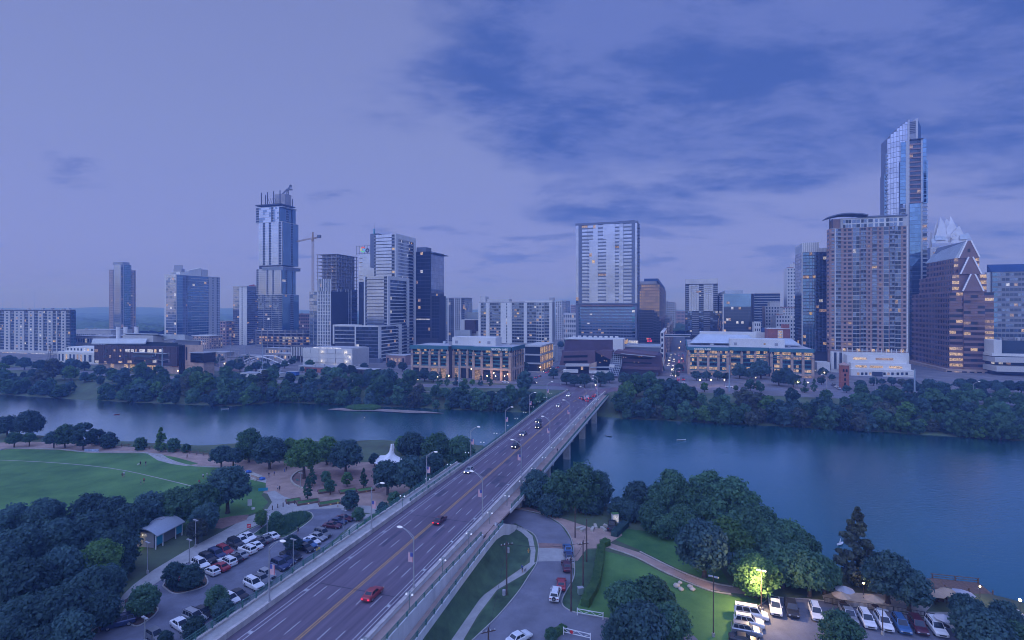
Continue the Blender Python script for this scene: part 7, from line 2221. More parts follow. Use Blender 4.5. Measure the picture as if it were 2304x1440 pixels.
for i, (px, pt) in enumerate(((5, 652), (51, 655), (78, 645))):
	Y = 4700.0
	p = at(px, 690, Y)
	o = thing('radio_mast', 'thin radio mast on the far hills, %s from the left' % ordn[i], 'mast', (p.x, p.y, 60), 0, 'radio masts on the far hills')
	mb = MB(); mb.tube((0, 0, 0), (0, 0, zp(pt, Y) - 60), 1.8, 0.7, M_steel, 6); mb.build('shaft', o)
# air: the haze is also tinted blue to lift the dark tones
hz = MB()
mh = bpy.data.materials.new('haze_air'); mh.use_nodes = True
t = mh.node_tree
for n_ in list(t.nodes):
	if n_.type == 'BSDF_PRINCIPLED': t.nodes.remove(n_)
pv = t.nodes.new('ShaderNodeVolumePrincipled')
pv.inputs['Color'].default_value = (0.22, 0.40, 1.0, 1)
pv.inputs['Absorption Color'].default_value = (1, 1, 1, 1)
pv.inputs['Density'].default_value = 0.0005
pv.inputs['Anisotropy'].default_value = 0.0
t.links.new(pv.outputs[0], t.nodes['Material Output'].inputs['Volume'])
hz.box(-7000, 7000, -1600, 5600, -4.2, 262, mh)
hz.build('haze', kind='stuff', label='thin evening haze over the whole city, tinted blue to lift dark tones')
# ------------------------------------------------------------------ vehicles
def carpaint(name, col, metal=0.25):
	m = mat('paint_' + name, col, 0.32, metal, var=0.05, scale=1.5)
	m.node_tree.nodes['Principled BSDF'].inputs['Coat Weight'].default_value = 0.5
	return m
CP = {'white': carpaint('white', (0.72, 0.72, 0.72), 0.0), 'silver': carpaint('silver', (0.42, 0.43, 0.45), 0.6), 'grey': carpaint('grey', (0.20, 0.21, 0.23), 0.5), 'black': carpaint('black', (0.025, 0.027, 0.035), 0.2), 'red': carpaint('red', (0.36, 0.04, 0.05)), 'maroon': carpaint('maroon', (0.10, 0.025, 0.04)), 'blue': carpaint('blue', (0.06, 0.15, 0.32)), 'navy': carpaint('navy', (0.03, 0.05, 0.13))}
M_cglass = mat('car_glass', (0.03, 0.04, 0.055), 0.08, 0.3, var=0)
M_tyre = mat('tyre_rubber', (0.02, 0.02, 0.02), 0.9, var=0.05)
M_rim = mat('wheel_rim', (0.4, 0.4, 0.42), 0.35, 0.7, var=0)
M_trim = mat('black_trim', (0.03, 0.03, 0.03), 0.6, var=0)
M_hl0 = mat('headlight_off', (0.65, 0.66, 0.7), 0.2, 0.2, var=0)
M_tl0 = mat('taillight_off', (0.30, 0.02, 0.03), 0.3, var=0)
M_hl1 = mat('headlight_lit', (0.9, 0.9, 0.85), 0.3, var=0, emit=(1.0, 0.95, 0.85), estr=6.0)
M_tl1 = mat('taillight_lit', (0.5, 0.02, 0.03), 0.3, var=0, emit=(1.0, 0.03, 0.08), estr=2.2)
CT_ = {  # length, half width, belt, roof, stations(x, bottom, top), cabin (rear base, front base, rear top, front top)
 'sedan': (4.7, 0.90, 0.92, 1.45, [(-2.35, 0.45, 0.80), (-2.2, 0.28, 0.98), (-1.3, 0.22, 1.00), (0.9, 0.22, 0.96), (1.9, 0.24, 0.82), (2.3, 0.32, 0.66), (2.36, 0.42, 0.58)], (-1.75, 1.10, -1.0, 0.25)),
 'hatch': (4.2, 0.88, 0.95, 1.52, [(-2.1, 0.45, 0.92), (-2.0, 0.28, 1.02), (-1.2, 0.22, 1.02), (0.9, 0.22, 0.98), (1.7, 0.24, 0.84), (2.05, 0.32, 0.68), (2.1, 0.42, 0.6)], (-2.0, 1.05, -1.55, 0.2)),
 'suv': (4.85, 0.97, 1.08, 1.80, [(-2.42, 0.5, 1.02), (-2.35, 0.34, 1.12), (-1.2, 0.28, 1.14), (0.95, 0.28, 1.12), (2.0, 0.3, 1.02), (2.38, 0.38, 0.88), (2.43, 0.5, 0.76)], (-2.33, 1.15, -2.05, 0.35)),
 'pickup': (5.7, 1.0, 1.12, 1.86, [(-2.85, 0.5, 1.05), (-2.8, 0.4, 1.12), (-0.6, 0.32, 1.12), (1.3, 0.32, 1.14), (2.4, 0.34, 1.06), (2.8, 0.42, 0.92), (2.86, 0.5, 0.8)], (-0.75, 1.45, -0.55, 0.7)),
 'van': (5.6, 1.0, 1.2, 2.15, [(-2.8, 0.5, 1.15), (-2.75, 0.36, 1.22), (-1.2, 0.3, 1.22), (1.4, 0.3, 1.2), (2.3, 0.32, 1.05), (2.75, 0.4, 0.9), (2.8, 0.5, 0.8)], (-2.75, 1.75, -2.6, 1.0)),
}
CARM = {}
def car_parts(ty, colr, lit, simple):
	key = (ty, colr, lit, simple)
	if key in CARM: return CARM[key]
	Ln, hw, belt, roof, st, (rb, fb2, rt, ft) = CT_[ty]
	P = CP[colr]
	parts = []
	b = MB(); k = b.mi(P)
	n = len(st)
	for i, (x, z0, z1) in enumerate(st):
		e = 0.86 if i in (0, n - 1) else (0.95 if i in (1, n - 2) else 1.0)
		w_ = hw * e
		b.v += [(x, -w_ * 0.92, z0), (x, -w_, z0 + 0.18), (x, -w_, z1 - 0.12), (x, -w_ * 0.9, z1), (x, w_ * 0.9, z1), (x, w_, z1 - 0.12), (x, w_, z0 + 0.18), (x, w_ * 0.92, z0)]
	for i in range(n - 1):
		for j in range(8):
			j2 = (j + 1) % 8
			b.f.append((i * 8 + j, (i + 1) * 8 + j, (i + 1) * 8 + j2, i * 8 + j2)); b.m.append(k)
	b.f.append(tuple(range(8))); b.m.append(k); b.f.append(tuple(reversed(range((n - 1) * 8, n * 8)))); b.m.append(k)
	if ty == 'pickup':                     # open bed
		kb = M_trim
		b.box(-2.7, -0.85, -hw * 0.82, hw * 0.82, 1.121, 1.135, kb)
		for s_ in (-1, 1):
			b.box(-2.75, -0.8, min(s_ * hw * 0.82, s_ * hw * 0.93), max(s_ * hw * 0.82, s_ * hw * 0.93), 1.1, 1.2, P)
	bz = belt - 0.06
	wb, wt = hw * 0.90, hw * 0.72
	c = MB(); k = c.mi(P)
	lo = [(rb, -wb), (fb2, -wb), (fb2, wb), (rb, wb)]; hi = [(rt, -wt), (ft, -wt), (ft, wt), (rt, wt)]
	zb_ = bz; zt_ = roof
	c.v = [(x, y, zb_) for x, y in lo] + [(x, y, zt_) for x, y in hi]
	for f in ((4, 5, 6, 7), (0, 1, 5, 4), (1, 2, 6, 5), (2, 3, 7, 6), (3, 0, 4, 7)): c.f.append(f); c.m.append(k)
	cv = [Vector(v) for v in c.v]
	def panel(i0, i1, i2, i3, m, u0, u1, v0, v1):
		A, B_, C_, D = cv[i0], cv[i1], cv[i2], cv[i3]
		q = lambda u, v: (A * (1 - u) + B_ * u) * (1 - v) + (D * (1 - u) + C_ * u) * v
		nn = (B_ - A).cross(D - A).normalized() * 0.015
		g = MB(); g.poly([q(u0, v0) + nn, q(u1, v0) + nn, q(u1, v1) + nn, q(u0, v1) + nn], m)
		return g.mesh('glass')
	if simple:
		b2 = MB()
		parts.append(('body', b.mesh('car_body'), None)); parts.append(('cabin', c.mesh('car_cabin'), None))
		parts.append(('windscreen', panel(1, 2, 6, 5, M_cglass, 0.05, 0.95, 0.1, 0.95), None)); parts.append(('rear_window', panel(3, 0, 4, 7, M_cglass, 0.05, 0.95, 0.25, 0.92), None))
		parts.append(('side_window', panel(0, 1, 5, 4, M_cglass, 0.04, 0.96, 0.2, 0.9), None)); parts.append(('side_window', panel(2, 3, 7, 6, M_cglass, 0.04, 0.96, 0.2, 0.9), None))
	else:
		parts.append(('body', b.mesh('car_body'), None)); parts.append(('cabin', c.mesh('car_cabin'), None))
		parts.append(('windscreen', panel(1, 2, 6, 5, M_cglass, 0.06, 0.94, 0.1, 0.95), None)); parts.append(('rear_window', panel(3, 0, 4, 7, M_cglass, 0.08, 0.92, 0.3, 0.9), None))
		spans = ((0.05, 0.30), (0.33, 0.60), (0.63, 0.95)) if ty in ('suv', 'van') else ((0.08, 0.48), (0.52, 0.92))
		for u0, u1 in spans:
			parts.append(('side_window', panel(0, 1, 5, 4, M_cglass, u0, u1, 0.22, 0.9), None)); parts.append(('side_window', panel(2, 3, 7, 6, M_cglass, 1 - u1, 1 - u0, 0.22, 0.9), None))
		if ty in ('suv', 'van'):
			for s_ in (-1, 1):
				r_ = MB(); r_.box(rt + 0.2, ft - 0.1, s_ * wt * 0.9 - 0.03, s_ * wt * 0.9 + 0.03, roof + 0.02, roof + 0.08, M_trim); parts.append(('roof_rail', r_.mesh('roof_rail'), None))
		g = MB(); g.box(st[-1][0] - 0.02, st[-1][0] + 0.03, -hw * 0.5, hw * 0.5, st[-1][1] + 0.03, st[-1][2] - 0.02, M_trim); parts.append(('grille', g.mesh('grille'), None))
		for s_ in (-1, 1):
			mm = MB(); mm.box(fb2 - 0.55, fb2 - 0.4, s_ * (hw + 0.02) - 0.1, s_ * (hw + 0.02) + 0.1, belt + 0.02, belt + 0.16, P); parts.append(('mirror', mm.mesh('mirror'), None))
	hl, tl = (M_hl1, M_tl1) if lit else (M_hl0, M_tl0)
	xf, xr = st[-1][0], st[0][0]
	for s_ in (-1, 1):
		h = MB(); h.box(xf - 0.18, xf + 0.02, s_ * hw * 0.66 - 0.18, s_ * hw * 0.66 + 0.18, st[-2][2] - 0.22, st[-2][2] - 0.05, hl); parts.append(('headlight', h.mesh('headlight'), None))
		h = MB(); h.box(xr - 0.02, xr + 0.12, s_ * hw * 0.70 - 0.16, s_ * hw * 0.70 + 0.16, st[0][2] - 0.22, st[0][2] - 0.03, tl); parts.append(('taillight', h.mesh('taillight'), None))
	R_ = 0.34 if ty in ('sedan', 'hatch') else 0.39
	t = MB(); t.tube((0, -0.11, 0), (0, 0.11, 0), R_, R_, M_tyre, 14)
	r_ = MB(); r_.tube((0, -0.12, 0), (0, 0.12, 0), R_ * 0.62, R_ * 0.62, M_rim, 10)
	tm, rm = t.mesh('tyre'), r_.mesh('rim')
	for x in (st[-1][0] - 0.92, st[0][0] + 0.98):
		for s_ in (-1, 1):
			parts.append(('wheel', tm, (x, s_ * (hw - 0.12), R_, rm if not simple else None)))
	CARM[key] = parts
	return parts
def car(ty, colr, loc, rz, label, lit=False, simple=False, group=None, pitch=0.0):
	root = thing({'sedan': 'sedan_car', 'hatch': 'hatchback_car', 'suv': 'sport_utility_car', 'pickup': 'pickup_truck', 'van': 'passenger_van'}[ty], label, {'pickup': 'pickup truck', 'van': 'van'}.get(ty, 'car'), loc, rz, group)
	root.rotation_euler = (0, pitch, rz)
	for nm, me, wh in car_parts(ty, colr, lit, simple):
		if wh is None: ob(nm, me, root)
		else:
			w_ = ob(nm, me, root, wh[:3])
			if wh[3]: ob('rim', wh[3], w_)
	return root
TN = {'sedan': 'sedan', 'hatch': 'hatchback', 'suv': 'SUV', 'pickup': 'pickup', 'van': 'van'}
ZL = 5.075
rows = {
 'upper row of the park lot': (-31, [(451, 1276, 'suv', 'white'), (467, 1264, 'suv', 'black'), (487, 1254, 'suv', 'navy'), (505, 1246, 'suv', 'red'), (530, 1229, 'suv', 'black'), (544, 1221, 'sedan', 'white'), (558, 1213, 'sedan', 'white')]),
 'rear-facing row of the park lot': (149, [(476, 1291, 'hatch', 'white'), (497, 1281, 'sedan', 'red'), (512, 1270, 'suv', 'white'), (528, 1262, 'sedan', 'black'), (540, 1254, 'sedan', 'silver'), (557, 1243, 'suv', 'white'), (574, 1233, 'sedan', 'white'), (581, 1226, 'sedan', 'black'), (595, 1218, 'sedan', 'grey'), (611, 1211, 'sedan', 'white')]),
 'park lot row along the bridge': (-31, [(407, 1413, 'sedan', 'white'), (437, 1397, 'suv', 'silver'), (458, 1384, 'sedan', 'black'), (519, 1354, 'hatch', 'white'), (537, 1345, 'sedan', 'black'), (571, 1321, 'suv', 'white'), (589, 1309, 'sedan', 'grey'), (600, 1298, 'hatch', 'silver'), (630, 1278, 'suv', 'navy'), (643, 1267, 'sedan', 'navy'), (655, 1257, 'pickup', 'black'), (688, 1238, 'sedan', 'black'), (694, 1230, 'sedan', 'blue'), (702, 1222, 'sedan', 'white'), (716, 1213, 'sedan', 'silver'), (726, 1206, 'suv', 'grey')]),
 'far end group of the park lot': (-12, [(748, 1187, 'sedan', 'maroon'), (760, 1178, 'sedan', 'navy'), (774, 1171, 'sedan', 'maroon')]),
 'guest lot by the water': (-74, [(1744, 1372, 'pickup', 'white'), (1781, 1376, 'pickup', 'black'), (1836, 1386, 'suv', 'white'), (1909, 1391, 'pickup', 'silver'), (1950, 1402, 'suv', 'white'), (1988, 1408, 'suv', 'white'), (2028, 1414, 'suv', 'blue'), (2066, 1416, 'suv', 'maroon'), (2107, 1420, 'suv', 'white')]),
 'stack of cars at the edge of the guest lot': (-19, [(1690, 1389, 'van', 'white'), (1685, 1407, 'suv', 'white'), (1680, 1426, 'suv', 'silver'), (1674, 1447, 'sedan', 'black')]),
}
random.seed(21)
for rn, (ang, lst) in rows.items():
	for i, (px, py, ty, cl) in enumerate(lst):
		p = gp(px, py, ZL)
		a = ang + random.uniform(-3, 3)
		if rn.startswith('guest'): a = -109 + random.uniform(-2, 2)
		car(ty, cl, p, R(a), '%s %s parked %s in the %s' % (cl, TN[ty], onum(i), rn), group='parked cars')
for px, py, ty, cl, a, lab in ((268, 1408, 'suv', 'navy', 212, 'dark blue SUV leaving the park lot at the lower left'), (350, 1437, 'hatch', 'grey', -31, 'grey hatchback half hidden by a bush at the bottom edge'),
	(1277, 1240, 'sedan', 'blue', 93, 'blue sedan parked farthest along the riverside street'), (1279, 1256, 'hatch', 'navy', 93, 'dark hatchback carrying bicycles on the riverside street'), (1274, 1279, 'sedan', 'maroon', 92, 'maroon sedan parked by the pole on the riverside street'), (1263, 1320, 'sedan', 'red', 84, 'red sedan parked on the riverside street behind the white SUV'), (1250, 1343, 'suv', 'white', 78, 'white SUV with spare wheel on its tail on the riverside street'), (1168, 1442, 'sedan', 'white', 40, 'white sedan cut by the bottom edge near the drive'), (1377, 1188, 'pickup', 'black', 75, 'black pickup backed against the boat ramp')):
	p = gp(px, py, 5.075)
	r_ = car(ty, cl, p, R(a), lab)
	if 'spare' in lab:
		t_ = MB(); t_.tube((-2.5, 0, 0.95), (-2.7, 0, 0.95), 0.36, 0.36, M_tyre, 14); t_.tube((-2.71, 0, 0.95), (-2.72, 0, 0.95), 0.2, 0.2, M_rim, 10); t_.build('spare_wheel', r_)
	if 'bicycles' in lab:
		for s_ in (-0.3, 0.3):
			t_ = MB()
			for y_ in (-0.5, 0.5):
				for q in range(10):
					a0, a1 = 2 * math.pi * q / 10, 2 * math.pi * (q + 1) / 10
					t_.tube((-2.4 + s_ * 0.6, y_ + 0.33 * math.cos(a0), 0.9 + 0.33 * math.sin(a0)), (-2.4 + s_ * 0.6, y_ + 0.33 * math.cos(a1), 0.9 + 0.33 * math.sin(a1)), 0.03, 0.03, M_white, 4)
			t_.path([(-2.4 + s_ * 0.6, -0.5, 0.9), (-2.4 + s_ * 0.6, 0.0, 1.3), (-2.4 + s_ * 0.6, 0.5, 0.9)], 0.03, M_white, 4); t_.build('rack_bicycle', r_)
# cars on the bridge (lamps lit)
BC = [(-51.1, 81, 'sedan', 'red', 1, 'sedan coloured red like its tail light streak, nearest on the bridge'), (-53.9, 114, 'sedan', 'maroon', 1, 'sedan coloured maroon like its tail light streak, second on the bridge'),  # body reds stand in for the red streaks of moving tail lights
      (-62.0, 152, 'sedan', 'silver', -1, 'silver sedan with headlights in the kerb lane of the bridge'), (-57.0, 184, 'suv', 'black', -1, 'dark SUV with bright headlights halfway over the bridge'), (-59.7, 203, 'sedan', 'grey', -1, 'grey sedan with headlights in the middle lane far over the bridge'), (-57.2, 217, 'suv', 'black', -1, 'black SUV heading a pair of cars far over the bridge'), (-60.0, 228, 'sedan', 'black', -1, 'black sedan beside the far pair on the bridge'), (-60.0, 268, 'sedan', 'silver', -1, 'silver sedan entering the bridge from the city'), (-62.5, 306, 'suv', 'white', -1, 'white SUV turning onto the bridge at its far end'),
      (-48.4, 288, 'sedan', 'red', 1, 'red car last in the queue leaving the bridge'), (-51.2, 293, 'suv', 'black', 1, 'black SUV in the queue leaving the bridge'), (-48.4, 298, 'sedan', 'maroon', 1, 'maroon sedan second in the queue leaving the bridge'), (-51.0, 304, 'sedan', 'white', 1, 'white sedan in the queue at the bridge end'), (-48.2, 309, 'suv', 'red', 1, 'red SUV in the queue at the bridge end'), (-53.8, 299, 'sedan', 'grey', 1, 'grey sedan in the inner lane of the bridge queue'), (-48.0, 320, 'sedan', 'silver', 1, 'silver sedan first in the queue past the bridge end')]
for a, q, ty, cl, d, lab in BC:
	car(ty, cl, gl(a, q, deck_z(q) + 0.02), -TH + (math.pi / 2 if d > 0 else -math.pi / 2), lab, lit=True, simple=q > 200, group='cars crossing the bridge')
# traffic in the city streets
def street_cars(name, a_in, a_out, b0, b1, step, grp):
	q = b0; i = 0
	kinds = {}
	while q < b1:
		for a, d in [(x, 1) for x in a_in] + [(x, -1) for x in a_out]:
			if random.random() < 0.62:
				ty = random.choice(('sedan', 'sedan', 'suv', 'hatch')); cl = random.choice(('white', 'silver', 'grey', 'black', 'red', 'navy'))
				key = (ty, cl, d)
				kinds[key] = kinds.get(key, -1) + 1
				w_ = onum(kinds[key])
				car(ty, cl, gl(a, q + random.uniform(0, step * 0.5), 8.07), -TH + d * math.pi / 2, '%s %s %s on %s, %s such' % (w_ and cl, TN[ty], 'driving away' if d > 0 else 'approaching', name, w_), lit=True, simple=True, group=grp)
		q += step
street_cars('the lit north avenue', (-2.0, 1.5), (-7.0, -11.0), 388, 640, 13, 'traffic on the north avenue')
street_cars('the left office street', (-103.5,), (-108.5,), 372, 470, 11, 'traffic beside the left office')
for i, (a, b_, ty, cl) in enumerate(((-118, 356, 'sedan', 'white'), (-98, 358, 'suv', 'black'), (30, 379, 'sedan', 'white'), (48, 381, 'sedan', 'maroon'), (-150, 352, 'sedan', 'silver'), (97, 392, 'sedan', 'silver'), (97.5, 400, 'sedan', 'white'), (97.8, 408, 'suv', 'grey'))):
	car(ty, cl, gl(a, b_, 8.08), -TH if i < 5 else -TH + math.pi / 2, '%s %s %s the riverside avenue, %s from the left' % (cl, TN[ty], 'on' if i < 5 else 'parked off', onum(i)), lit=i < 5, simple=True, group='cars on the riverside avenue')
# ------------------------------------------------------------------ park and riverside furniture
M_wood2 = mat('weathered_wood', (0.16, 0.10, 0.07), 0.9, var=0.2, scale=2)
M_pole = mat('timber_pole', (0.09, 0.06, 0.05), 0.9, var=0.2, scale=2)
M_canvas = mat('white_canvas', (0.75, 0.75, 0.75), 0.7, var=0.05)
M_bluep = mat('blue_plastic', (0.04, 0.14, 0.45), 0.5, var=0.05)
M_tealp = mat('teal_panel', (0.03, 0.30, 0.42), 0.5, var=0.05)
M_sign_r = mat('sign_red', (0.6, 0.04, 0.05), 0.5, var=0)
M_sign_w = mat('sign_white', (0.75, 0.75, 0.75), 0.5, var=0)
M_um = mat('umbrella_grey', (0.38, 0.38, 0.42), 0.8, var=0.08)
M_umt = mat('umbrella_tan', (0.42, 0.30, 0.20), 0.8, var=0.08)
# curved-roof shelter
p = gp(352, 1238, 5.0)
o = thing('park_shelter', 'park restroom shelter with curved metal roof beside the grove', 'shelter', (p.x - 3.2, p.y + 4.6, 5.0), R(-9))
mb = MB(); n = 12; k = mb.mi(W_metal)
for i in range(n + 1):
	t = -1 + 2 * i / n
	x, z = t * 4.2, 3.1 + 1.5 * (1 - t * t)
	for y in (-4.2, 4.2): mb.v += [(x, y, z), (x, y, z + 0.18)]
for i in range(n):
	a = i * 4
	for f in ((a + 1, a + 5, a + 7, a + 3), (a, a + 2, a + 6, a + 4), (a, a + 4, a + 5, a + 1), (a + 2, a + 3, a + 7, a + 6)): mb.f.append(f); mb.m.append(k)
mb.f.append((0, 1, 3, 2)); mb.m.append(k); mb.f.append((n * 4, n * 4 + 2, n * 4 + 3, n * 4 + 1)); mb.m.append(k)
mb.build('curved_roof', o)
bx('wall', o, -2.6, 2.4, -3.2, 3.2, 0.05, 3.4, W_grey)
for y in (-3.9, -1.9, 1.9, 3.9): bx('post', o, 3.5, 3.68, y - 0.09, y + 0.09, 0.05, 3.2, M_white)
for y in (-3.8, 2.0): bx('teal_screen', o, 3.55, 3.62, y, y + 1.8, 0.9, 2.9, M_tealp)
bx('skylight', o, -0.6, 0.6, 0.8, 2.4, 4.72, 4.85, W_grey)
for y in (-2.0, 0.2): bx('shelter_light', o, 2.42, 2.5, y, y + 0.3, 2.5, 2.7, L_warm)
bx('shelter_light', o, -0.6, 0.6, -3.32, -3.22, 2.6, 3.1, L_white)
l = bpy.data.lights.new('shelter_lamp', 'POINT'); l.energy = 220; l.color = (1, 0.8, 0.45); l.shadow_soft_size = 0.3
ob('shelter_lamp', l, o, (-1.5, -5.0, 3.0))
# white tensile tent
p = gp(872, 1054, 5.0)
o = thing('tensile_tent', 'white tensile tent with tall mast head beside the river', 'tent', (p.x, p.y, 5.0), R(10))
mb = MB(); n = 24; lv = 8; k = mb.mi(M_canvas)
for j in range(lv + 1):
	t = j / lv
	for i in range(n):
		a = 2 * math.pi * i / n
		rr = 0.75 + (4.3 + 1.1 * math.cos(3 * a)) * (t ** 2.1)
		z = 7.2 - 4.3 * t ** 0.62 + (0.45 * math.cos(3 * a + 0.4) - 0.15) * t ** 3
		mb.v.append((rr * math.cos(a) + 1.6 * (1 - t), rr * math.sin(a), z))
for j in range(lv):
	for i in range(n):
		i2 = (i + 1) % n; mb.f.append((j * n + i, (j + 1) * n + i, (j + 1) * n + i2, j * n + i2)); mb.m.append(k)
mb.sm = True; mb.build('canopy', o)
mb = MB(); mb.tube((1.6, 0, 7.0), (1.6, 0, 8.3), 0.76, 0.62, M_canvas, 12); mb.build('mast_head', o)
for a in (0.3, 1.8, 3.4, 5.0):
	mb = MB(); mb.tube((1.6 + 0.72 * math.cos(a), 0.72 * math.sin(a), 6.2), (1.6 + 0.7 * math.cos(a), 0.7 * math.sin(a), 8.6), 0.09, 0.09, M_wood2, 6); mb.build('mast_post', o)
for i in range(3):
	a = 2 * math.pi * i / 3
	mb = MB(); mb.tube((5.2 * math.cos(a), 5.2 * math.sin(a), 0), (5.3 * math.cos(a), 5.3 * math.sin(a), 3.2), 0.12, 0.1, M_steel, 6); mb.build('edge_post', o)
mb = MB(); mb.tube((1.2, 0, 0), (1.6, 0, 7.4), 0.18, 0.14, M_steel, 8); mb.build('mast', o)
# hedges
def hedge(lab, line, w_, h, tone='l', z=5.0):
	mb = MB(); rg_ = random.Random(len(lab)); k = mb.mi(LM[tone])
	q = strip_pts(line, w_)
	for (a, o1), (b_, o2) in zip(q, q[1:]):
		ln = (b_ - a).length
		for _ in range(int(ln * (w_ + 2 * h) * 26)):
			t = rg_.random(); side = rg_.choice((0, 1, 2, 2))
			c = a.lerp(b_, t); off = o1.lerp(o2, t)
			if side == 2: u = rg_.uniform(-1, 1); pz = h * rg_.uniform(0.92, 1.06); pt = c + off * u; nrm = Vector((rg_.uniform(-.5, .5), rg_.uniform(-.5, .5), 1))
			else:
				s_ = 1 if side else -1; pt = c + off * s_ * rg_.uniform(0.92, 1.08); pz = rg_.uniform(0.05, 1.0) * h; nrm = Vector((off.x * s_, off.y * s_, rg_.uniform(-.3, .6)))
			d = nrm.normalized(); aa = d.orthogonal().normalized(); bb = d.cross(aa); s1 = rg_.uniform(0.09, 0.17)
			P0 = Vector((pt.x, pt.y, z + pz)); j = len(mb.v)
			mb.v += [tuple(P0 - aa * s1), tuple(P0 + bb * s1), tuple(P0 + aa * s1), tuple(P0 - bb * s1)]; mb.f.append((j, j + 1, j + 2, j + 3)); mb.m.append(k)
		n_ = (o1.normalized() * (w_ / 2 - 0.1))
		for pp in ((a + n_, a - n_, b_ - n_, b_ + n_),):
			mb.prism([pp[0], pp[1], pp[2], pp[3]], z, z + h * 0.93, LM[tone])
	ro = thing('clipped_hedge', lab, 'hedge', (0, 0, 0)); mb.build('foliage', ro)
hedge('long clipped hedge along the riverside street verge', pxline([(1352, 1238), (1350, 1262), (1346, 1290), (1338, 1325), (1316, 1366)]), 1.7, 1.5)
hedge('short clipped hedge end piece above the long hedge', pxline([(1355, 1231), (1368, 1225)], n=1), 1.7, 1.4)
hedge('dark clipped hedge between the boat ramp and upper lawn', pxline([(1382, 1208), (1396, 1194), (1408, 1183)]), 1.8, 1.3, 'd')
hedge('low hedge beside the gate drive at the bottom edge', pxline([(1242, 1436), (1262, 1424), (1270, 1418)], n=2), 1.2, 1.0)
# planted median and reeds
def tuft_field(name, lab, poly_px, z, n, h, tone, kind='stuff', m=None):
	P = [gp(x, y, z) for x, y in poly_px]; xs_ = [p.x for p in P]; ys_ = [p.y for p in P]
	rg_ = random.Random(n)
	def inside(x, y):
		c = False; j = len(P) - 1
		for i in range(len(P)):
			if (P[i].y > y) != (P[j].y > y) and x < (P[j].x - P[i].x) * (y - P[i].y) / (P[j].y - P[i].y) + P[i].x: c = not c
			j = i
		return c
	mb = MB(); k = mb.mi(m or LM[tone]); c = 0
	while c < n:
		x, y = rg_.uniform(min(xs_), max(xs_)), rg_.uniform(min(ys_), max(ys_))
		if not inside(x, y): continue
		c += 1
		for _ in range(6):
			a = rg_.uniform(0, 6.28); hh = h * rg_.uniform(0.5, 1.2); le = rg_.uniform(0.1, 0.5) * h; wd = 0.05 + 0.05 * h
			dx_, dy_ = math.cos(a), math.sin(a); j = len(mb.v)
			mb.v += [(x - dy_ * wd, y + dx_ * wd, z), (x + dy_ * wd, y - dx_ * wd, z), (x + dx_ * le, y + dy_ * le, z + hh)]; mb.f.append((j, j + 1, j + 2)); mb.m.append(k)
	return mb.build(name, kind=kind, label=lab)
tuft_field('median_grasses', 'tall green grasses filling the planted median of the park lot', [(580, 1200), (622, 1170), (658, 1156), (688, 1154), (698, 1161), (690, 1172), (642, 1204), (612, 1207)], 5.16, 1500, 0.8, 'm')
tuft_field('island_grasses', 'low groundcover on the parking island', [(372, 1320), (392, 1333), (420, 1330), (462, 1315), (440, 1306), (400, 1312)], 5.16, 350, 0.5, 'd')
sb = tri_flat([gp(x, y, 0.25) for x, y in ((735, 921), (780, 924), (850, 925), (920, 929), (1000, 930), (960, 925), (880, 921), (800, 917), (760, 918))], 0.22, mat('river_gravel', (0.25, 0.20, 0.18), 0.95, var=0.2, scale=0.3), 'gravel_bar', 0.02)
tuft_field('river_reeds', 'bright green reeds on the gravel bar in the river', [(778, 919), (800, 915), (840, 915), (858, 919), (840, 923), (800, 923)], 0.25, 1800, 1.7, 'l')
tuft_field('bank_reeds', 'reeds along the near bank left of the plaza', [(280, 1005), (420, 1015), (470, 1023), (470, 1027), (400, 1020), (290, 1010)], 3.5, 900, 1.6, 'l')
# wooden rail fence along the river path
fl = pxline([(190, 1000), (290, 1006), (380, 1015), (470, 1027), (520, 1034)], n=6)
o = thing('rail_fence', 'long dark wooden rail fence between the gravel path and river', 'fence', (0, 0, 0))
for i, q in enumerate(fl):
	bx('fence_post', o, q.x - 0.1, q.x + 0.1, q.y - 0.1, q.y + 0.1, 5.0, 6.25, M_wood2)
for (a, b_) in zip(fl, fl[1:]):
	for zz in (5.5, 6.0):
		mb = MB(); mb.beam((a.x, a.y, zz), (b_.x, b_.y, zz), 0.08, 0.14, M_wood2); mb.build('fence_rail', o)
# planters, bollards, signs, benches of the plaza
for i, (px, py, w_, lab) in enumerate(((660, 1128, 4.0, 'leftmost stone planter at the front of the plaza'), (693, 1131, 6.0, 'second stone planter at the front of the plaza'), (742, 1133, 6.0, 'third stone planter at the front of the plaza'), (733, 1106, 4.5, 'stone planter behind the third front planter'), (783, 1106, 5.0, 'rear planter right of the middle of the plaza'), (822, 1104, 5.0, 'rightmost rear planter of the plaza'))):
	p = gp(px, py, 5.05); o = thing('stone_planter', lab, 'planter', p, R(28), 'stone planters of the plaza')
	for x0, x1, y0, y1 in ((-w_ / 2, w_ / 2, -1.4, -1.1), (-w_ / 2, w_ / 2, 1.1, 1.4), (-w_ / 2, -w_ / 2 + .3, -1.1, 1.1), (w_ / 2 - .3, w_ / 2, -1.1, 1.1)): bx('planter_wall', o, x0, x1, y0, y1, 0, 0.5, M_wood2)
	bx('planting', o, -w_ / 2 + .3, w_ / 2 - .3, -1.1, 1.1, 0, 0.42, M_grass)
	if i in (1, 2, 4, 5):
		bx('step_light', o, -0.2, 0.2, -1.46, -1.4, 0.2, 0.35, L_warm)
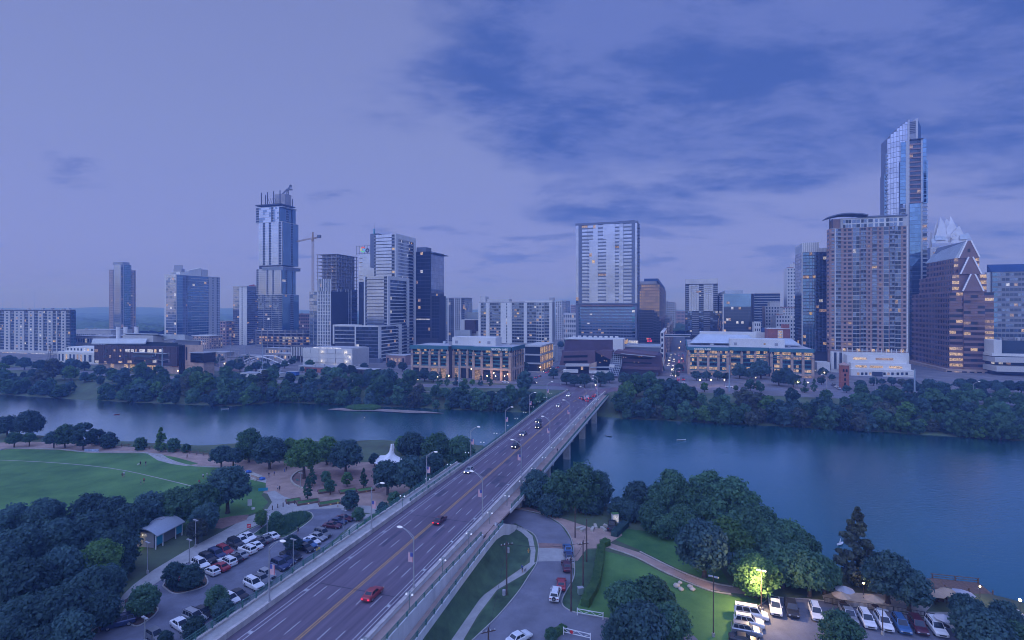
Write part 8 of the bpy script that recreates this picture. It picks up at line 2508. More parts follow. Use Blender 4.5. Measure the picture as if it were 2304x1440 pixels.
for i, (px, py) in enumerate(((613, 1147), (625, 1143), (637, 1140), (650, 1136), (663, 1134))):
	p = gp(px, py, 5.05); o = thing('bollard', 'short dark bollard on the park walk, %s from the left' % onum(i), 'bollard', p, 0, 'bollards on the park walk')
	mb = MB(); mb.tube((0, 0, 0), (0, 0, 1.05), 0.14, 0.12, M_pole, 8); mb.build('post', o); mb = MB(); mb.ball((0, 0, 1.05), 0.14, M_pole, 8, 4); mb.build('cap', o)
def sign(lab, px, py, w_, h, zb_, m, m2=None, z=5.05, rz=0.3):
	p = gp(px, py, z); o = thing('sign_board', lab, 'sign', p, rz)
	mb = MB(); mb.tube((0, 0.06, 0), (0, 0.06, zb_ + h * 0.9), 0.05, 0.05, M_steel, 6); mb.build('post', o)
	bx('panel', o, -w_ / 2, w_ / 2, -0.03, 0.03, zb_, zb_ + h, m)
	if m2: bx('bar', o, -w_ * 0.35, w_ * 0.35, -0.05, -0.031, zb_ + h * 0.42, zb_ + h * 0.58, m2)
	return o
sign('white park notice board on the lawn by the walk', 562, 1141, 1.1, 1.8, 0.4, M_sign_w)
sign('small white marker sign at the edge of the lawn', 570, 1147, 0.9, 0.6, 0.1, M_sign_w)
sign('turquoise banner sign on the corner of the seat wall', 592, 1106, 2.6, 0.9, 0.2, M_tealp)
sign('red do not enter sign at the tree island', 402, 1324, 0.9, 0.9, 1.5, M_sign_r, M_sign_w)
sign('red do not enter sign at the tip of the planted median', 560, 1204, 0.9, 0.9, 1.8, M_sign_r, M_sign_w)
sign('blue parking sign on the walk beside the grove', 244, 1402, 0.5, 0.7, 1.6, M_tealp); sign('blue parking sign nearest the bottom left edge', 151, 1440, 0.5, 0.7, 1.6, M_tealp)
sign('white banner board beside the row of river fence', 206, 1017, 5.5, 1.1, 0.1, mat('banner_blue', (0.32, 0.36, 0.5), 0.7, var=0.4, scale=1.5), rz=0.0)
o = thing('stone_counter', 'long stone bench counter on the paved notch beside the lawn', 'bench', gp(577, 1076, 5.05), R(-38))
bx('top', o, -3, 3, -0.7, 0.7, 0.95, 1.1, M_stone); bx('base', o, -2.7, 2.7, -0.5, 0.5, 0, 0.95, W_tan); bx('seat', o, -2.6, 2.6, -1.5, -1.0, 0, 0.45, M_stone)
for i, (px, py, lab) in enumerate(((558, 1064, 'blue covered bundle at the upper corner of the paved notch'), (589, 1080, 'blue covered bundle at the lower corner of the paved notch'))):
	o = thing('blue_bundle', lab, 'bag', gp(px, py, 5.05), 0.4 * i); mb = MB(); mb.ball((0, 0, 0.45), 0.75, M_bluep, 8, 6, 0.7); mb.ball((0.6, 0.3, 0.35), 0.5, M_bluep, 8, 6, 0.8); mb.build('cover', o)
sheet('paved_notch', [(548, 1061), (562, 1058), (600, 1078), (598, 1087), (562, 1079)], M_conc, dz=0.06)
# lot lamps and other lamp posts
def lot_lamp(lab, px, py, h, z=5.05, lit=False, arms=2, m=M_steel):
	p = gp(px, py, z); o = thing('lamp_post', lab, 'street lamp', p, R(-30))
	mb = MB(); mb.tube((0, 0, 0), (0, 0, h), 0.1, 0.07, m, 8); mb.tube((0, 0, 0), (0, 0, 0.6), 0.25, 0.25, M_conc, 8); mb.build('pole', o)
	for s_ in ((-1, 1) if arms == 2 else (1,)):
		bx('lamp_head', o, min(0.1 * s_, 0.8 * s_), max(0.1 * s_, 0.8 * s_), -0.18, 0.18, h - 0.05, h + 0.12, L_white if lit else M_steel)
	return o
for lab, px, py, h in (('slim lamp post beside the parking island', 426, 1286, 6.6), ('slim lamp post at the shelter corner', 332, 1290, 6.4), ('slim lamp post behind the shelter', 440, 1231, 6.2), ('slim lamp post amid the right parking row', 660, 1287, 6.8), ('slim lamp post in the planted median', 601, 1208, 6.4), ('slim lamp post by the last maroon car', 774, 1212, 6.8), ('lamp post at the bottom edge of the park lot', 326, 1448, 4.2), ('slim lamp post on the plaza circle', 676, 1098, 4.6)):
	lot_lamp(lab, px, py, h)
lot_lamp('dark lamp post on the hotel lawn', 1605, 1432, 10.0, m=M_pole); lot_lamp('dark lamp post in front of the parked white SUVs', 1986, 1428, 4.2, m=M_pole)
# glowing lamps
M_bulb = mat('lit_bulb', (1, 0.9, 0.7), 0.5, var=0, emit=(1.0, 0.72, 0.38), estr=14.0)
M_bulbw = mat('lit_bulb_white', (1, 1, 0.9), 0.5, var=0, emit=(1.0, 0.92, 0.65), estr=16.0)
def glow(lab, px, py_b, h, en, z=5.05, colr=(1.0, 0.66, 0.34), r_=0.16, bulb=None, Y=None):
	p = gp(px, py_b, z); o = thing('lit_lamp', lab, 'lamp', p)
	mb = MB(); mb.tube((0, 0, 0), (0, 0, h), 0.06, 0.05, M_pole, 6); mb.build('post', o)
	mb = MB(); mb.ball((0, 0, h + r_), r_, bulb or M_bulb, 8, 6); mb.build('globe', o)
	l = bpy.data.lights.new('lamp_light', 'POINT'); l.energy = en; l.color = colr; l.shadow_soft_size = 0.25
	ob('lamp_light', l, o, (0, 0, h + r_ * 2.5))
	return o
glow('lit lamp at the foot of the tall conifer', 1943, 1345, 2.6, 180); glow('lit lamp on the dock hut', 2105, 1344, 2.2, 220); glow('lit lamp at the outer corner of the dock', 2205, 1345, 2.0, 180); glow('lit globe lamp at the right edge', 2295, 1386, 2.6, 260, colr=(1, .85, .6), r_=0.25)
o = lot_lamp('flood lamp standing in front of the glowing tree', 1713, 1374, 7.3, lit=True, m=M_pole)
l = bpy.data.lights.new('flood_light', 'POINT'); l.energy = 4600; l.color = (1.0, 0.68, 0.36); l.shadow_soft_size = 0.3
ob('flood_light', l, o, (-0.6, -1.4, 5.9))
# utility poles and wires
WP = []
def upole(lab, px, pyb, pyt, cross=True, tr=False):
	p = gp(px, pyb, 5.0); h = zp(pyt, p.y) - 5.0
	o = thing('utility_pole', lab, 'utility pole', p, R(20))
	mb = MB(); mb.tube((0, 0, 0), (0, 0, h), 0.17, 0.11, M_pole, 8); mb.build('pole', o)
	if cross:
		bx('crossarm', o, -1.2, 1.2, -0.07, 0.07, h - 0.75, h - 0.6, M_pole)
		for x in (-1.1, -0.4, 0.4, 1.1): 
			mb = MB(); mb.tube((x, 0, h - 0.6), (x, 0, h - 0.35), 0.06, 0.04, M_sign_w, 6); mb.build('insulator', o)
	if tr:
		mb = MB(); mb.tube((0.35, 0, h - 2.2), (0.35, 0, h - 1.3), 0.24, 0.24, M_steel, 8); mb.build('transformer', o)
	WP.append(Vector((p.x, p.y, 5 + h - 0.4)))
upole('utility pole standing in the verge left of the riverside street', 1140, 1339, 1218, True, True); upole('dark pole in front of the feathery cypresses', 1294, 1210, 1140, False); upole('pole right of the street beside the gravel fork', 1320, 1264, 1168, False); upole('pole with wide crossarm beside the street verge', 1312, 1317, 1216); upole('leaning dark pole beside the maroon sedan', 1285, 1376, 1250, False, True); upole('pole with crossarm cut by the bottom edge', 1099, 1455, 1412)
def wire(lab, a, b_, sag=0.8):
	mb = MB(); pts = []
	for i in range(13):
		t = i / 12; q = a.lerp(b_, t); q.z -= sag * 4 * t * (1 - t); pts.append(q)
	mb.path(pts, 0.035, M_trim, 4); o = mb.build('overhead_wire'); o['label'] = lab; o['category'] = 'wire'
wire('overhead wire from the verge pole to the crossarm pole', WP[0], WP[3]); wire('overhead wire from the verge pole to the bottom pole', WP[0], WP[5]); wire('overhead wire from the crossarm pole to the fork pole', WP[3], WP[2]); wire('overhead wire from the crossarm pole to the leaning pole', WP[3], WP[4])
# tall steel transmission poles on the far bank
TP = []
for lab, px, pyb, pyt, arms in (('tall steel transmission pole in front of the library', 365, 866, 783, 3), ('tall steel transmission pole before the left office', 1033, 880, 806, 0), ('tall steel transmission pole before the lit office', 1641, 882, 822, 0), ('tall steel transmission pole before the brick tower podium', 2058, 912, 830, 0), ('thin steel pole by the site trailers', 591, 852, 770, 0), ('thin steel pole near the substation', 518, 812, 748, 0), ('second thin steel pole near the substation', 551, 806, 755, 0)):
	p = gp(px, pyb, 8.0); h = zp(pyt, p.y) - 8
	o = thing('transmission_pole', lab, 'pole', p, R(5))
	mb = MB(); mb.tube((0, 0, 0), (0, 0, h), 0.55 if 'tall' in lab else 0.3, 0.32 if 'tall' in lab else 0.2, mat('pole_paint', (0.30, 0.38, 0.46), 0.5, 0.3, var=0.05), 10); mb.build('shaft', o)
	for i in range(arms):
		for s_ in (-1, 1):
			mb = MB(); mb.tube((0, 0, h - 4 - i * 4.5), (s_ * 4.5, 0, h - 3.4 - i * 4.5), 0.2, 0.1, M_steel, 6); mb.build('arm', o)
			mb = MB(); mb.tube((s_ * 4.4, 0, h - 3.4 - i * 4.5), (s_ * 4.4, 0, h - 5.2 - i * 4.5), 0.1, 0.1, M_sign_w, 6); mb.build('insulator', o)
	TP.append(Vector((p.x, p.y, 8 + h - 1.0)))
for i, (a, b_) in enumerate(((0, 1), (1, 2), (2, 3))):
	for k_, dz in enumerate((0, -4.5, -9)):
		A, B_ = TP[a].copy(), TP[b_].copy(); A.z += dz; B_.z += dz * 0.5
		wire('%s transmission wire of the %s span across the far bank' % (['top', 'middle', 'lowest'][k_], onum(i)), A, B_, 5.0)
# lattice pylon by the civic hall
p = gp(114, 826, 8.0); h = zp(776, p.y) - 8
o = thing('lattice_pylon', 'steel lattice pylon in front of the far-left apartment slab', 'pylon', p)
mb = MB()
for s_ in range(6):
	w0, w1 = 3.2 * (1 - s_ / 7), 3.2 * (1 - (s_ + 1) / 7); z0_, z1_ = h * s_ / 6, h * (s_ + 1) / 6
	for q in range(4):
		a, b_ = math.pi / 2 * q + .78, math.pi / 2 * (q + 1) + .78
		mb.beam((w0 * math.cos(a), w0 * math.sin(a), z0_), (w1 * math.cos(a), w1 * math.sin(a), z1_), 0.2, 0.2, M_craned); mb.beam((w0 * math.cos(a), w0 * math.sin(a), z0_), (w1 * math.cos(b_), w1 * math.sin(b_), z1_), 0.12, 0.12, M_craned)
mb.build('frame', o)
for zz in (h * 0.6, h * 0.8, h):
	mb = MB(); mb.beam((-5, 0, zz), (5, 0, zz), 0.25, 0.25, M_craned); mb.build('crossarm', o)
# arch footbridge and construction yard
p0, p1 = gp(540, 820, 8.0), gp(636, 824, 8.0)
o = thing('arch_bridge', 'small bridge with two white steel arches near the substation', 'bridge', (p0.x, p0.y, 8.0), math.atan2(p1.y - p0.y, p1.x - p0.x))
Ln = (p1 - p0).length
for y in (0, 9):
	mb = MB(); pts = []
	for i in range(21):
		t = i / 20; pts.append(Vector((t * Ln, y + (2.5 if y else -2.5) * math.sin(math.pi * t), 1 + 7.0 * math.sin(math.pi * t))))
	mb.path(pts, 0.5, M_stack, 6); mb.build('arch', o)
bx('deck', o, 0, Ln, 0, 9, 0.3, 1.2, W_pale)
for i in range(1, 10):
	t = i / 10
	for y in (0, 9):
		mb = MB(); mb.beam((t * Ln, y, 1.2), (t * Ln, y + (2.5 if y else -2.5) * math.sin(math.pi * t), 1 + 7.0 * math.sin(math.pi * t)), 0.1, 0.1, M_stack); mb.build('hanger', o)
for i, (px, py, w_, d_, lab) in enumerate(((572, 850, 26, 9, 'long white site trailer on the construction yard'), (612, 850, 14, 7, 'shorter white site trailer right of the long one'), (600, 842, 18, 6, 'site trailer in the second row of the yard'), (655, 846, 9, 4, 'blue container on the construction yard'))):
	p = gp(px, py, 8.0); o = thing('site_trailer', lab, 'trailer', p, -TH, 'site trailers')
	bx('body', o, -w_ / 2, w_ / 2, 0, d_, 0.5, 3.2, M_bluep if 'blue' in lab else W_white); bx('roof', o, -w_ / 2 - .2, w_ / 2 + .2, -.2, d_ + .2, 3.2, 3.4, W_metal); bx('chassis', o, -w_ / 2 + .5, w_ / 2 - .5, 0.3, d_ - .3, 0.02, 0.5, W_dark)
	for j in range(int(w_ / 3.5)): bx('window', o, -w_ / 2 + 1 + j * 3.5, -w_ / 2 + 2.3 + j * 3.5, -0.05, -0.01, 1.5, 2.5, G_dark)
for i, (px, py, w_, d_, h_, mm) in enumerate(((488, 806, 22, 12, 6, W_conc), (560, 812, 30, 10, 5, W_slate), (640, 812, 26, 12, 7, W_conc), (690, 835, 16, 8, 4, W_pale), (625, 800, 34, 10, 8, W_conc), (455, 822, 18, 8, 4, W_tan), (820, 846, 18, 9, 5, W_dark), (890, 822, 20, 14, 9, W_brick))):
	o = thing('site_shed', 'low shed in the yard between library and stepped tower, %s listed from the street' % onum(i), 'shed', gp(px, py, 8.0), -TH, 'low sheds of the yard')
	bx('wall', o, -w_ / 2, w_ / 2, 0, d_, 0, h_, mm); bx('roof', o, -w_ / 2 - .4, w_ / 2 + .4, -.4, d_ + .4, h_, h_ + .4, W_roof)
	for j in range(int(w_ / 4)): bx('window', o, -w_ / 2 + 1 + j * 4, -w_ / 2 + 3 + j * 4, -0.06, -0.01, h_ * 0.35, h_ * 0.75, random.choice((G_dark, G_mid, L_dim, L_warm)))
# substation frames
o = thing('substation', 'grey steel frames of an electric substation near the arch bridge', 'substation', gp(468, 826, 8.0), -TH)
for i in range(7):
	for j in range(3):
		x, y = i * 6.5, j * 14
		mb = MB(); mb.beam((x, y, 0), (x, y, 9 + 3 * (i % 2)), 0.35, 0.35, M_steel); mb.build('post', o)
		if i < 6: mb = MB(); mb.beam((x, y, 8.5), (x + 6.5, y, 8.5), 0.3, 0.3, M_steel); mb.build('beam', o)
		bx('switch_box', o, x + 1, x + 3.2, y + 2, y + 4, 0, 3.2, random.choice((W_pale, W_slate, W_metal)))
# boats
def kayak(lab, px, py, m, rz, L_=3.2):
	p = gp(px, py, 0.0); o = thing('kayak', lab, 'boat', (p.x, p.y, 0.02), rz)
	mb = MB(); k = mb.mi(m); n = 8
	for i in range(n + 1):
		t = -1 + 2 * i / n; w_ = 0.42 * (1 - t * t) ** 0.6 + 0.02; x = t * L_ / 2; zz = 0.3 + 0.12 * t * t
		mb.v += [(x, -w_, zz), (x, 0, -0.05 + 0.2 * t * t), (x, w_, zz), (x, 0, zz + 0.04)]
	for i in range(n):
		for j in range(4): j2 = (j + 1) % 4; mb.f.append((i * 4 + j, (i + 1) * 4 + j, (i + 1) * 4 + j2, i * 4 + j2)); mb.m.append(k)
	mb.build('hull', o)
	return o
kayak('dark red kayak alone on the left water', 263, 933, CP['red'], 0.3); kayak('white paddle craft in the middle of the right water', 1533, 991, CP['white'], 0.1, 4.5); kayak('small pale kayak near the bridge on the right water', 1370, 982, CP['silver'], -0.4); kayak('white boat moored at the left far bank', 506, 921, CP['white'], 0.2, 4.5)
o = kayak('white moored dinghy left of the tall conifer', 1890, 1226, CP['white'], 0.6, 3.0); mb = MB(); mb.tube((0.4, 0, 0.2), (0.4, 0, 1.6), 0.05, 0.04, M_sign_w, 5); mb.poly([(0.4, 0.02, 1.6), (0.4, 0.02, 0.5), (-0.7, 0.02, 0.5)], M_canvas); mb.build('sail', o)
# white gates
def gate(lab, px, py, rz, w_=4.6):
	o = thing('vehicle_gate', lab, 'gate', gp(px, py, 5.06), rz)
	for x in (0, w_): 
		mb = MB(); mb.tube((x, 0, 0), (x, 0, 1.3), 0.09, 0.09, M_white, 8); mb.build('post', o)
	for zz in (0.45, 1.1): bx('rail', o, 0.1, w_ - .1, -0.04, 0.04, zz, zz + 0.1, M_white)
	for i in range(4):
		x0 = w_ * i / 4; mb = MB(); mb.beam((x0, 0, 0.5 if i % 2 else 1.12), (x0 + w_ / 4, 0, 1.12 if i % 2 else 0.5), 0.06, 0.06, M_white); mb.build('brace', o)
	return o
gate('white swing gate below the long hedge', 1299, 1384, R(-18)); o = gate('white swing gate with round red sign at the bottom edge', 1268, 1428, R(-22))
mb = MB(); mb.tube((1.4, -0.05, 0.8), (1.4, -0.1, 0.8), 0.3, 0.3, M_sign_r, 12); mb.build('round_sign', o)
# boulders and ramp blocks, junction box
def rock(lab, px, py, s_, z=5.03):
	o = thing('boulder', lab, 'rock', gp(px, py, z), random.uniform(0, 3)); mb = MB(); mb.ball((0, 0, s_ * 0.4), s_, M_stone, 7, 5, 0.6)
	mb.v = [(x * random.uniform(0.8, 1.15), y * random.uniform(0.8, 1.15), z_) for x, y, z_ in mb.v]; mb.build('stone', o)
for px, py, s_, lab in ((1522, 1320, 0.7, 'leftmost boulder on the hotel lawn'), (1530, 1313, 0.5, 'small boulder behind the leftmost one on the hotel lawn'), (1532, 1328, 0.6, 'front boulder of the left lawn group'), (1552, 1322, 0.6, 'tall boulder of the right lawn group'), (1558, 1328, 0.6, 'flat boulder of the right lawn group')): rock(lab, px, py, s_)
for i, (px, py) in enumerate(((1303, 1190), (1312, 1193), (1333, 1192), (1340, 1186), (1358, 1192), (1366, 1186))):
	o = thing('stone_block', 'limestone seating block by the boat ramp, %s from the left' % onum(i), 'block', gp(px, py, 5.05), R(30 + i * 20), 'limestone blocks'); bx('stone', o, -1.1, 1.1, -0.35, 0.35, 0, 0.5, M_stone)
o = thing('utility_box', 'green utility box on the verge beside the hedge', 'utility box', gp(1306, 1336, 5.03), R(15)); bx('cabinet', o, -0.5, 0.5, -0.4, 0.4, 0, 1.2, mat('box_green', (0.22, 0.30, 0.27), 0.6, var=0.05)); bx('lid', o, -0.55, 0.55, -0.45, 0.45, 1.2, 1.28, W_grey)
o = thing('ramp_kiosk', 'brightly lit white kiosk beside the boat ramp', 'kiosk', gp(1384, 1176, 5.03), R(10)); bx('wall', o, -0.8, 0.8, -0.5, 0.5, 0, 2.4, W_white); bx('lit_panel', o, -0.7, 0.7, -0.56, -0.51, 0.4, 2.2, L_white); bx('roof', o, -0.9, 0.9, -0.6, 0.6, 2.4, 2.5, M_grass)
o = thing('litter_bin', 'blue barrel bin beside the verge utility pole', 'bin', gp(1134, 1339, 5.03)); mb = MB(); mb.tube((0, 0, 0), (0, 0, 1.0), 0.32, 0.34, M_um, 10); mb.build('barrel', o)
o = thing('fire_hydrant', 'yellow fire hydrant on the verge by the walk', 'hydrant', gp(1189, 1243, 5.03)); mb = MB(); mb.tube((0, 0, 0), (0, 0, 0.7), 0.16, 0.14, M_yel, 8); mb.ball((0, 0, 0.75), 0.17, M_yel, 8, 5); mb.tube((-0.28, 0, 0.5), (0.28, 0, 0.5), 0.08, 0.08, M_yel, 6); mb.build('body', o)
# patio: umbrellas, tables, fence, dock, pool
def umbrella(lab, px, py, r_, m, z=5.06):
	o = thing('patio_umbrella', lab, 'umbrella', gp(px, py, z), random.uniform(0, 1), 'patio umbrellas')
	mb = MB(); k = mb.mi(m); n = 8
	mb.v.append((0, 0, 2.9))
	for i in range(n): a = 2 * math.pi * i / n; mb.v.append((r_ * math.cos(a), r_ * math.sin(a), 2.2))
	for i in range(n): mb.f.append((0, 1 + i, 1 + (i + 1) % n)); mb.m.append(k)
	mb.build('canopy', o); mb = MB(); mb.tube((0, 0, 0), (0, 0, 2.95), 0.04, 0.04, M_pole, 6); mb.build('pole', o)
	t_ = thing('patio_table', lab.replace('umbrella', 'table under the umbrella') if len(lab.split()) < 12 else 'round patio table', 'table', gp(px, py, z) + Vector((0.5, 0.3, 0)), 0, 'patio tables')
	mb = MB(); mb.tube((0, 0, 0.70), (0, 0, 0.75), 0.6, 0.6, M_pole, 12); mb.build('table_top', t_); mb = MB(); mb.tube((0, 0, 0), (0, 0, 0.7), 0.06, 0.06, M_pole, 6); mb.build('pedestal', t_)
for px, py, r_, m, lab in ((1900, 1353, 1.7, M_um, 'pale grey umbrella at the back of the patio'), (1893, 1367, 1.6, M_umt, 'tan umbrella at the front left of the patio'), (1966, 1374, 1.7, M_umt, 'tan umbrella at the front right of the patio'), (2103, 1362, 1.8, M_umt, 'leftmost tan umbrella by the dock'), (2130, 1358, 2.0, M_umt, 'large tan umbrella in the middle of the dock terrace'), (2166, 1362, 1.9, M_um, 'pale umbrella right on the dock terrace'), (2124, 1420, 1.5, M_um, 'dark umbrella beside the swimming pool')): umbrella(lab, px, py, r_, m)
def metal_fence(lab, line, h=1.2, z=5.05):
	o = thing('patio_fence', lab, 'fence', (0, 0, 0)); 
	for q in line[::2]: bx('post', o, q.x - .05, q.x + .05, q.y - .05, q.y + .05, z, z + h, M_trim)
	for a, b_ in zip(line, line[1:]):
		for zz in (z + 0.15, z + h - 0.05): mb = MB(); mb.beam((a.x, a.y, zz), (b_.x, b_.y, zz), 0.05, 0.06, M_trim); mb.build('rail', o)
	mb = MB()
	for a, b_ in zip(line, line[1:]):
		n = max(1, int((b_ - a).length / 0.18))
		for i in range(n): q = a.lerp(b_, i / n); mb.box(q.x - .015, q.x + .015, q.y - .015, q.y + .015, z + .15, z + h - .05, M_trim)
	mb.build('balusters', o, kind='stuff')
metal_fence('black metal fence between the guest lot and patio', pxline([(1856, 1358), (1900, 1366), (2010, 1380), (2080, 1392), (2130, 1402)], n=4))
o = thing('dock', 'wooden dock terrace with lit corner on the water at right', 'dock', gp(2108, 1340, 1.0), R(-14))
o.location.z = 0
for i in range(14): bx('plank', o, i * 0.62, i * 0.62 + 0.58, -2.6, 2.6, 3.3, 3.42, M_wood2)
for x in (0.3, 4.4, 8.4):
	for y in (-2.4, 2.4): mb = MB(); mb.tube((x, y, -1.5), (x, y, 4.4), 0.14, 0.14, M_wood2, 8); mb.build('pile', o)
bx('rail', o, 0, 8.7, 2.45, 2.55, 4.25, 4.38, M_wood2); bx('rail', o, 0, 8.7, 2.45, 2.55, 3.8, 3.88, M_wood2)
o = thing('dock_hut', 'small wooden hut at the near end of the dock', 'hut', gp(2100, 1346, 5.0), R(-14)); bx('wall', o, -1.3, 1.3, -1, 1, 0, 2.4, M_wood2)
mb = MB(); mb.prism([(-1.6, -1.3), (1.6, -1.3), (1.6, 1.3), (-1.6, 1.3)], 2.4, [2.5, 2.5, 3.1, 3.1], M_wood2); mb.build('roof', o); bx('door', o, -0.4, 0.4, -1.06, -1.01, 0, 2.0, W_dark)
M_pool = mat('pool_water', (0.03, 0.35, 0.50), 0.1, var=0.15, scale=0.8, emit=(0.05, 0.5, 0.8), estr=0.25)  # pool lighting is put in as a glow of the water itself
sheet('pool', [(2110, 1392), (2180, 1386), (2262, 1392), (2300, 1410), (2250, 1420), (2160, 1412)], M_pool, dz=0.09)
o = thing('life_ring', 'white life ring on a post near the right edge lamp', 'life ring', gp(2290, 1394, 5.05)); mb = MB()
for i in range(12):
	a, b_ = 2 * math.pi * i / 12, 2 * math.pi * (i + 1) / 12; mb.tube((0.35 * math.cos(a), 0, 1.3 + 0.35 * math.sin(a)), (0.35 * math.cos(b_), 0, 1.3 + 0.35 * math.sin(b_)), 0.09, 0.09, M_sign_w, 6)
mb.build('ring', o); mb = MB(); mb.tube((0, 0.12, 0), (0, 0.12, 1.7), 0.05, 0.05, M_pole, 6); mb.build('post', o)
# north side warm lamps in the streets
for i, (px, py) in enumerate(((1575, 868), (1600, 868), (1630, 868), (1795, 874), (1818, 874), (1096, 858), (1115, 858), (1135, 858), (1230, 828), (1215, 838), (1010, 858), (985, 860), (940, 866), (1700, 862), (1520, 858), (1505, 820), (1528, 790), (1835, 845), (1855, 850), (2170, 886), (330, 852), (400, 846), (440, 838), (860, 852), (820, 856), (1400, 876), (1340, 880), (455, 826), (480, 822), (505, 828), (535, 832), (1499, 800), (1531, 775), (1503, 780), (1512, 842), (1534, 815))):
	glow('warm lit lamp on the north side pavements, %s from the start of the row' % onum(i), px, py, 3.6, 480, z=8.06, colr=(1.0, 0.55, 0.25), r_=0.3)['group'] = 'warm lamps on the north side pavements'
# far-bank lamp posts
for i, (px, py, h) in enumerate(((1262, 866, 10), (1345, 884, 10), (1330, 872, 9), (1244, 850, 9), (1520, 862, 9), (1860, 880, 9), (2190, 900, 9), (1970, 882, 9))):
	p = gp(px, py, 8.06); dup(lamp0, p, -TH + (math.pi if i % 2 else 0), 'tall grey street lamp on the riverside avenue, %s listed from the bridge' % onum(i))

# ------------------------------------------------------------------ people
M_skin = mat('skin', (0.36, 0.22, 0.16), 0.7, var=0)
M_hair = mat('hair', (0.03, 0.02, 0.015), 0.8, var=0)
CL = {'black': mat('cloth_black', (0.02, 0.02, 0.025), 0.9, var=0.05), 'white': mat('cloth_white', (0.6, 0.6, 0.6), 0.9, var=0.05), 'blue': mat('cloth_blue', (0.06, 0.12, 0.32), 0.9, var=0.05), 'red': mat('cloth_red', (0.35, 0.05, 0.05), 0.9, var=0.05), 'yellow': mat('cloth_yellow', (0.55, 0.42, 0.08), 0.9, var=0.05), 'grey': mat('cloth_grey', (0.2, 0.2, 0.22), 0.9, var=0.05), 'teal': mat('cloth_teal', (0.05, 0.35, 0.32), 0.9, var=0.05)}
BODY = {}
def body(pose):
	if pose in BODY: return BODY[pose]
	# joints: name -> (position, radius)
	J = {'pel': ((0, 0, 0.95), 0.15), 'wai': ((0, 0, 1.12), 0.13), 'che': ((0, 0, 1.32), 0.16), 'nec': ((0, 0, 1.50), 0.06), 'hea': ((0, 0.01, 1.60), 0.095), 'top': ((0, 0.01, 1.70), 0.085)}
	if pose == 'walk':
		L1, L2 = ((-0.1, 0.12, 0.50), (-0.1, -0.02, 0.08)), ((0.1, -0.02, 0.50), (0.1, -0.32, 0.14)); A1, A2 = ((-0.24, -0.1, 1.15), (-0.24, 0.0, 0.9)), ((0.24, 0.12, 1.15), (0.22, 0.26, 0.95))
	elif pose == 'sit':
		J = {k_: ((p_[0], p_[1], p_[2] - 0.78), r_) for k_, (p_, r_) in J.items()}
		L1, L2 = ((-0.14, 0.42, 0.42), (-0.12, 0.72, 0.06)), ((0.16, 0.44, 0.40), (0.2, 0.76, 0.06)); A1, A2 = ((-0.28, 0.05, 0.36), (-0.2, 0.25, 0.3)), ((0.28, -0.1, 0.36), (0.3, -0.18, 0.1))
	else:
		L1, L2 = ((-0.1, 0.02, 0.50), (-0.11, 0.0, 0.07)), ((0.1, 0.02, 0.50), (0.12, 0.03, 0.07)); A1, A2 = ((-0.25, 0.0, 1.15), (-0.25, 0.1, 0.9)), ((0.25, 0.0, 1.15), (0.24, 0.08, 0.9))
	names = list(J); V = [J[n_][0] for n_ in names]; Rr = [J[n_][1] for n_ in names]; E = [(0, 1), (1, 2), (2, 3), (3, 4), (4, 5)]
	dz = V[0][2] - 0.95
	def chain(start, pts, rs):
		pr = start
		for p_, r_ in zip(pts, rs): V.append(p_); Rr.append(r_); E.append((pr, len(V) - 1)); pr = len(V) - 1
		return pr
	for (kn, an), s_ in ((L1, -1), (L2, 1)):
		chain(0, [(s_ * 0.09, 0.0, 0.86 + dz), kn, an, (an[0], an[1] + 0.16, an[2] - 0.04)], [0.10, 0.065, 0.045, 0.04])
	for (el_, ha), s_ in ((A1, -1), (A2, 1)):
		chain(2, [(s_ * 0.19, 0, 1.42 + dz), el_, ha, (ha[0], ha[1] + 0.03, ha[2] - 0.08)], [0.07, 0.045, 0.035, 0.03])
	me = bpy.data.meshes.new('person_body'); me.from_pydata(V, E, [])
	o_ = bpy.data.objects.new('tmp_body', me); C.objects.link(o_)
	md = o_.modifiers.new('skin', 'SKIN'); sv = me.skin_vertices[0].data
	for i, r_ in enumerate(Rr): sv[i].radius = (r_, r_)
	sv[0].use_root = True
	o_.modifiers.new('sub', 'SUBSURF').levels = 1
	dg = bpy.context.evaluated_depsgraph_get(); ev = o_.evaluated_get(dg)
	m2 = bpy.data.meshes.new_from_object(ev)
	bpy.data.objects.remove(o_)
	BODY[pose] = (m2, dz)
	return BODY[pose]
PB = {}
def person(px, py, pose, top, low, label, rz=0.0, z=5.05, loc=None):
	key = (pose, top, low)
	if key not in PB:
		m2, dz = body(pose); m = m2.copy(); m.materials.clear()
		for x in (M_skin, M_hair, CL[top], CL[low]): m.materials.append(x)
		for pl in m.polygons:
			c = pl.center; zz = c.z - dz
			if zz > 1.66 or (zz > 1.56 and c.y < -0.02): i = 1
			elif zz > 1.47: i = 0
			elif abs(c.x) > 0.215 and zz < 1.25: i = 0
			elif zz > 0.98: i = 2
			elif zz > 0.55 or pose == 'sit' and c.y < 0.45: i = 3
			else: i = 0 if low != 'blue' else 3
			pl.material_index = i; pl.use_smooth = True
		PB[key] = m
	o_ = ob('person', PB[key], None, loc if loc is not None else gp(px, py, z), rz, label=label, category='person', group='people out in the evening')
	return o_
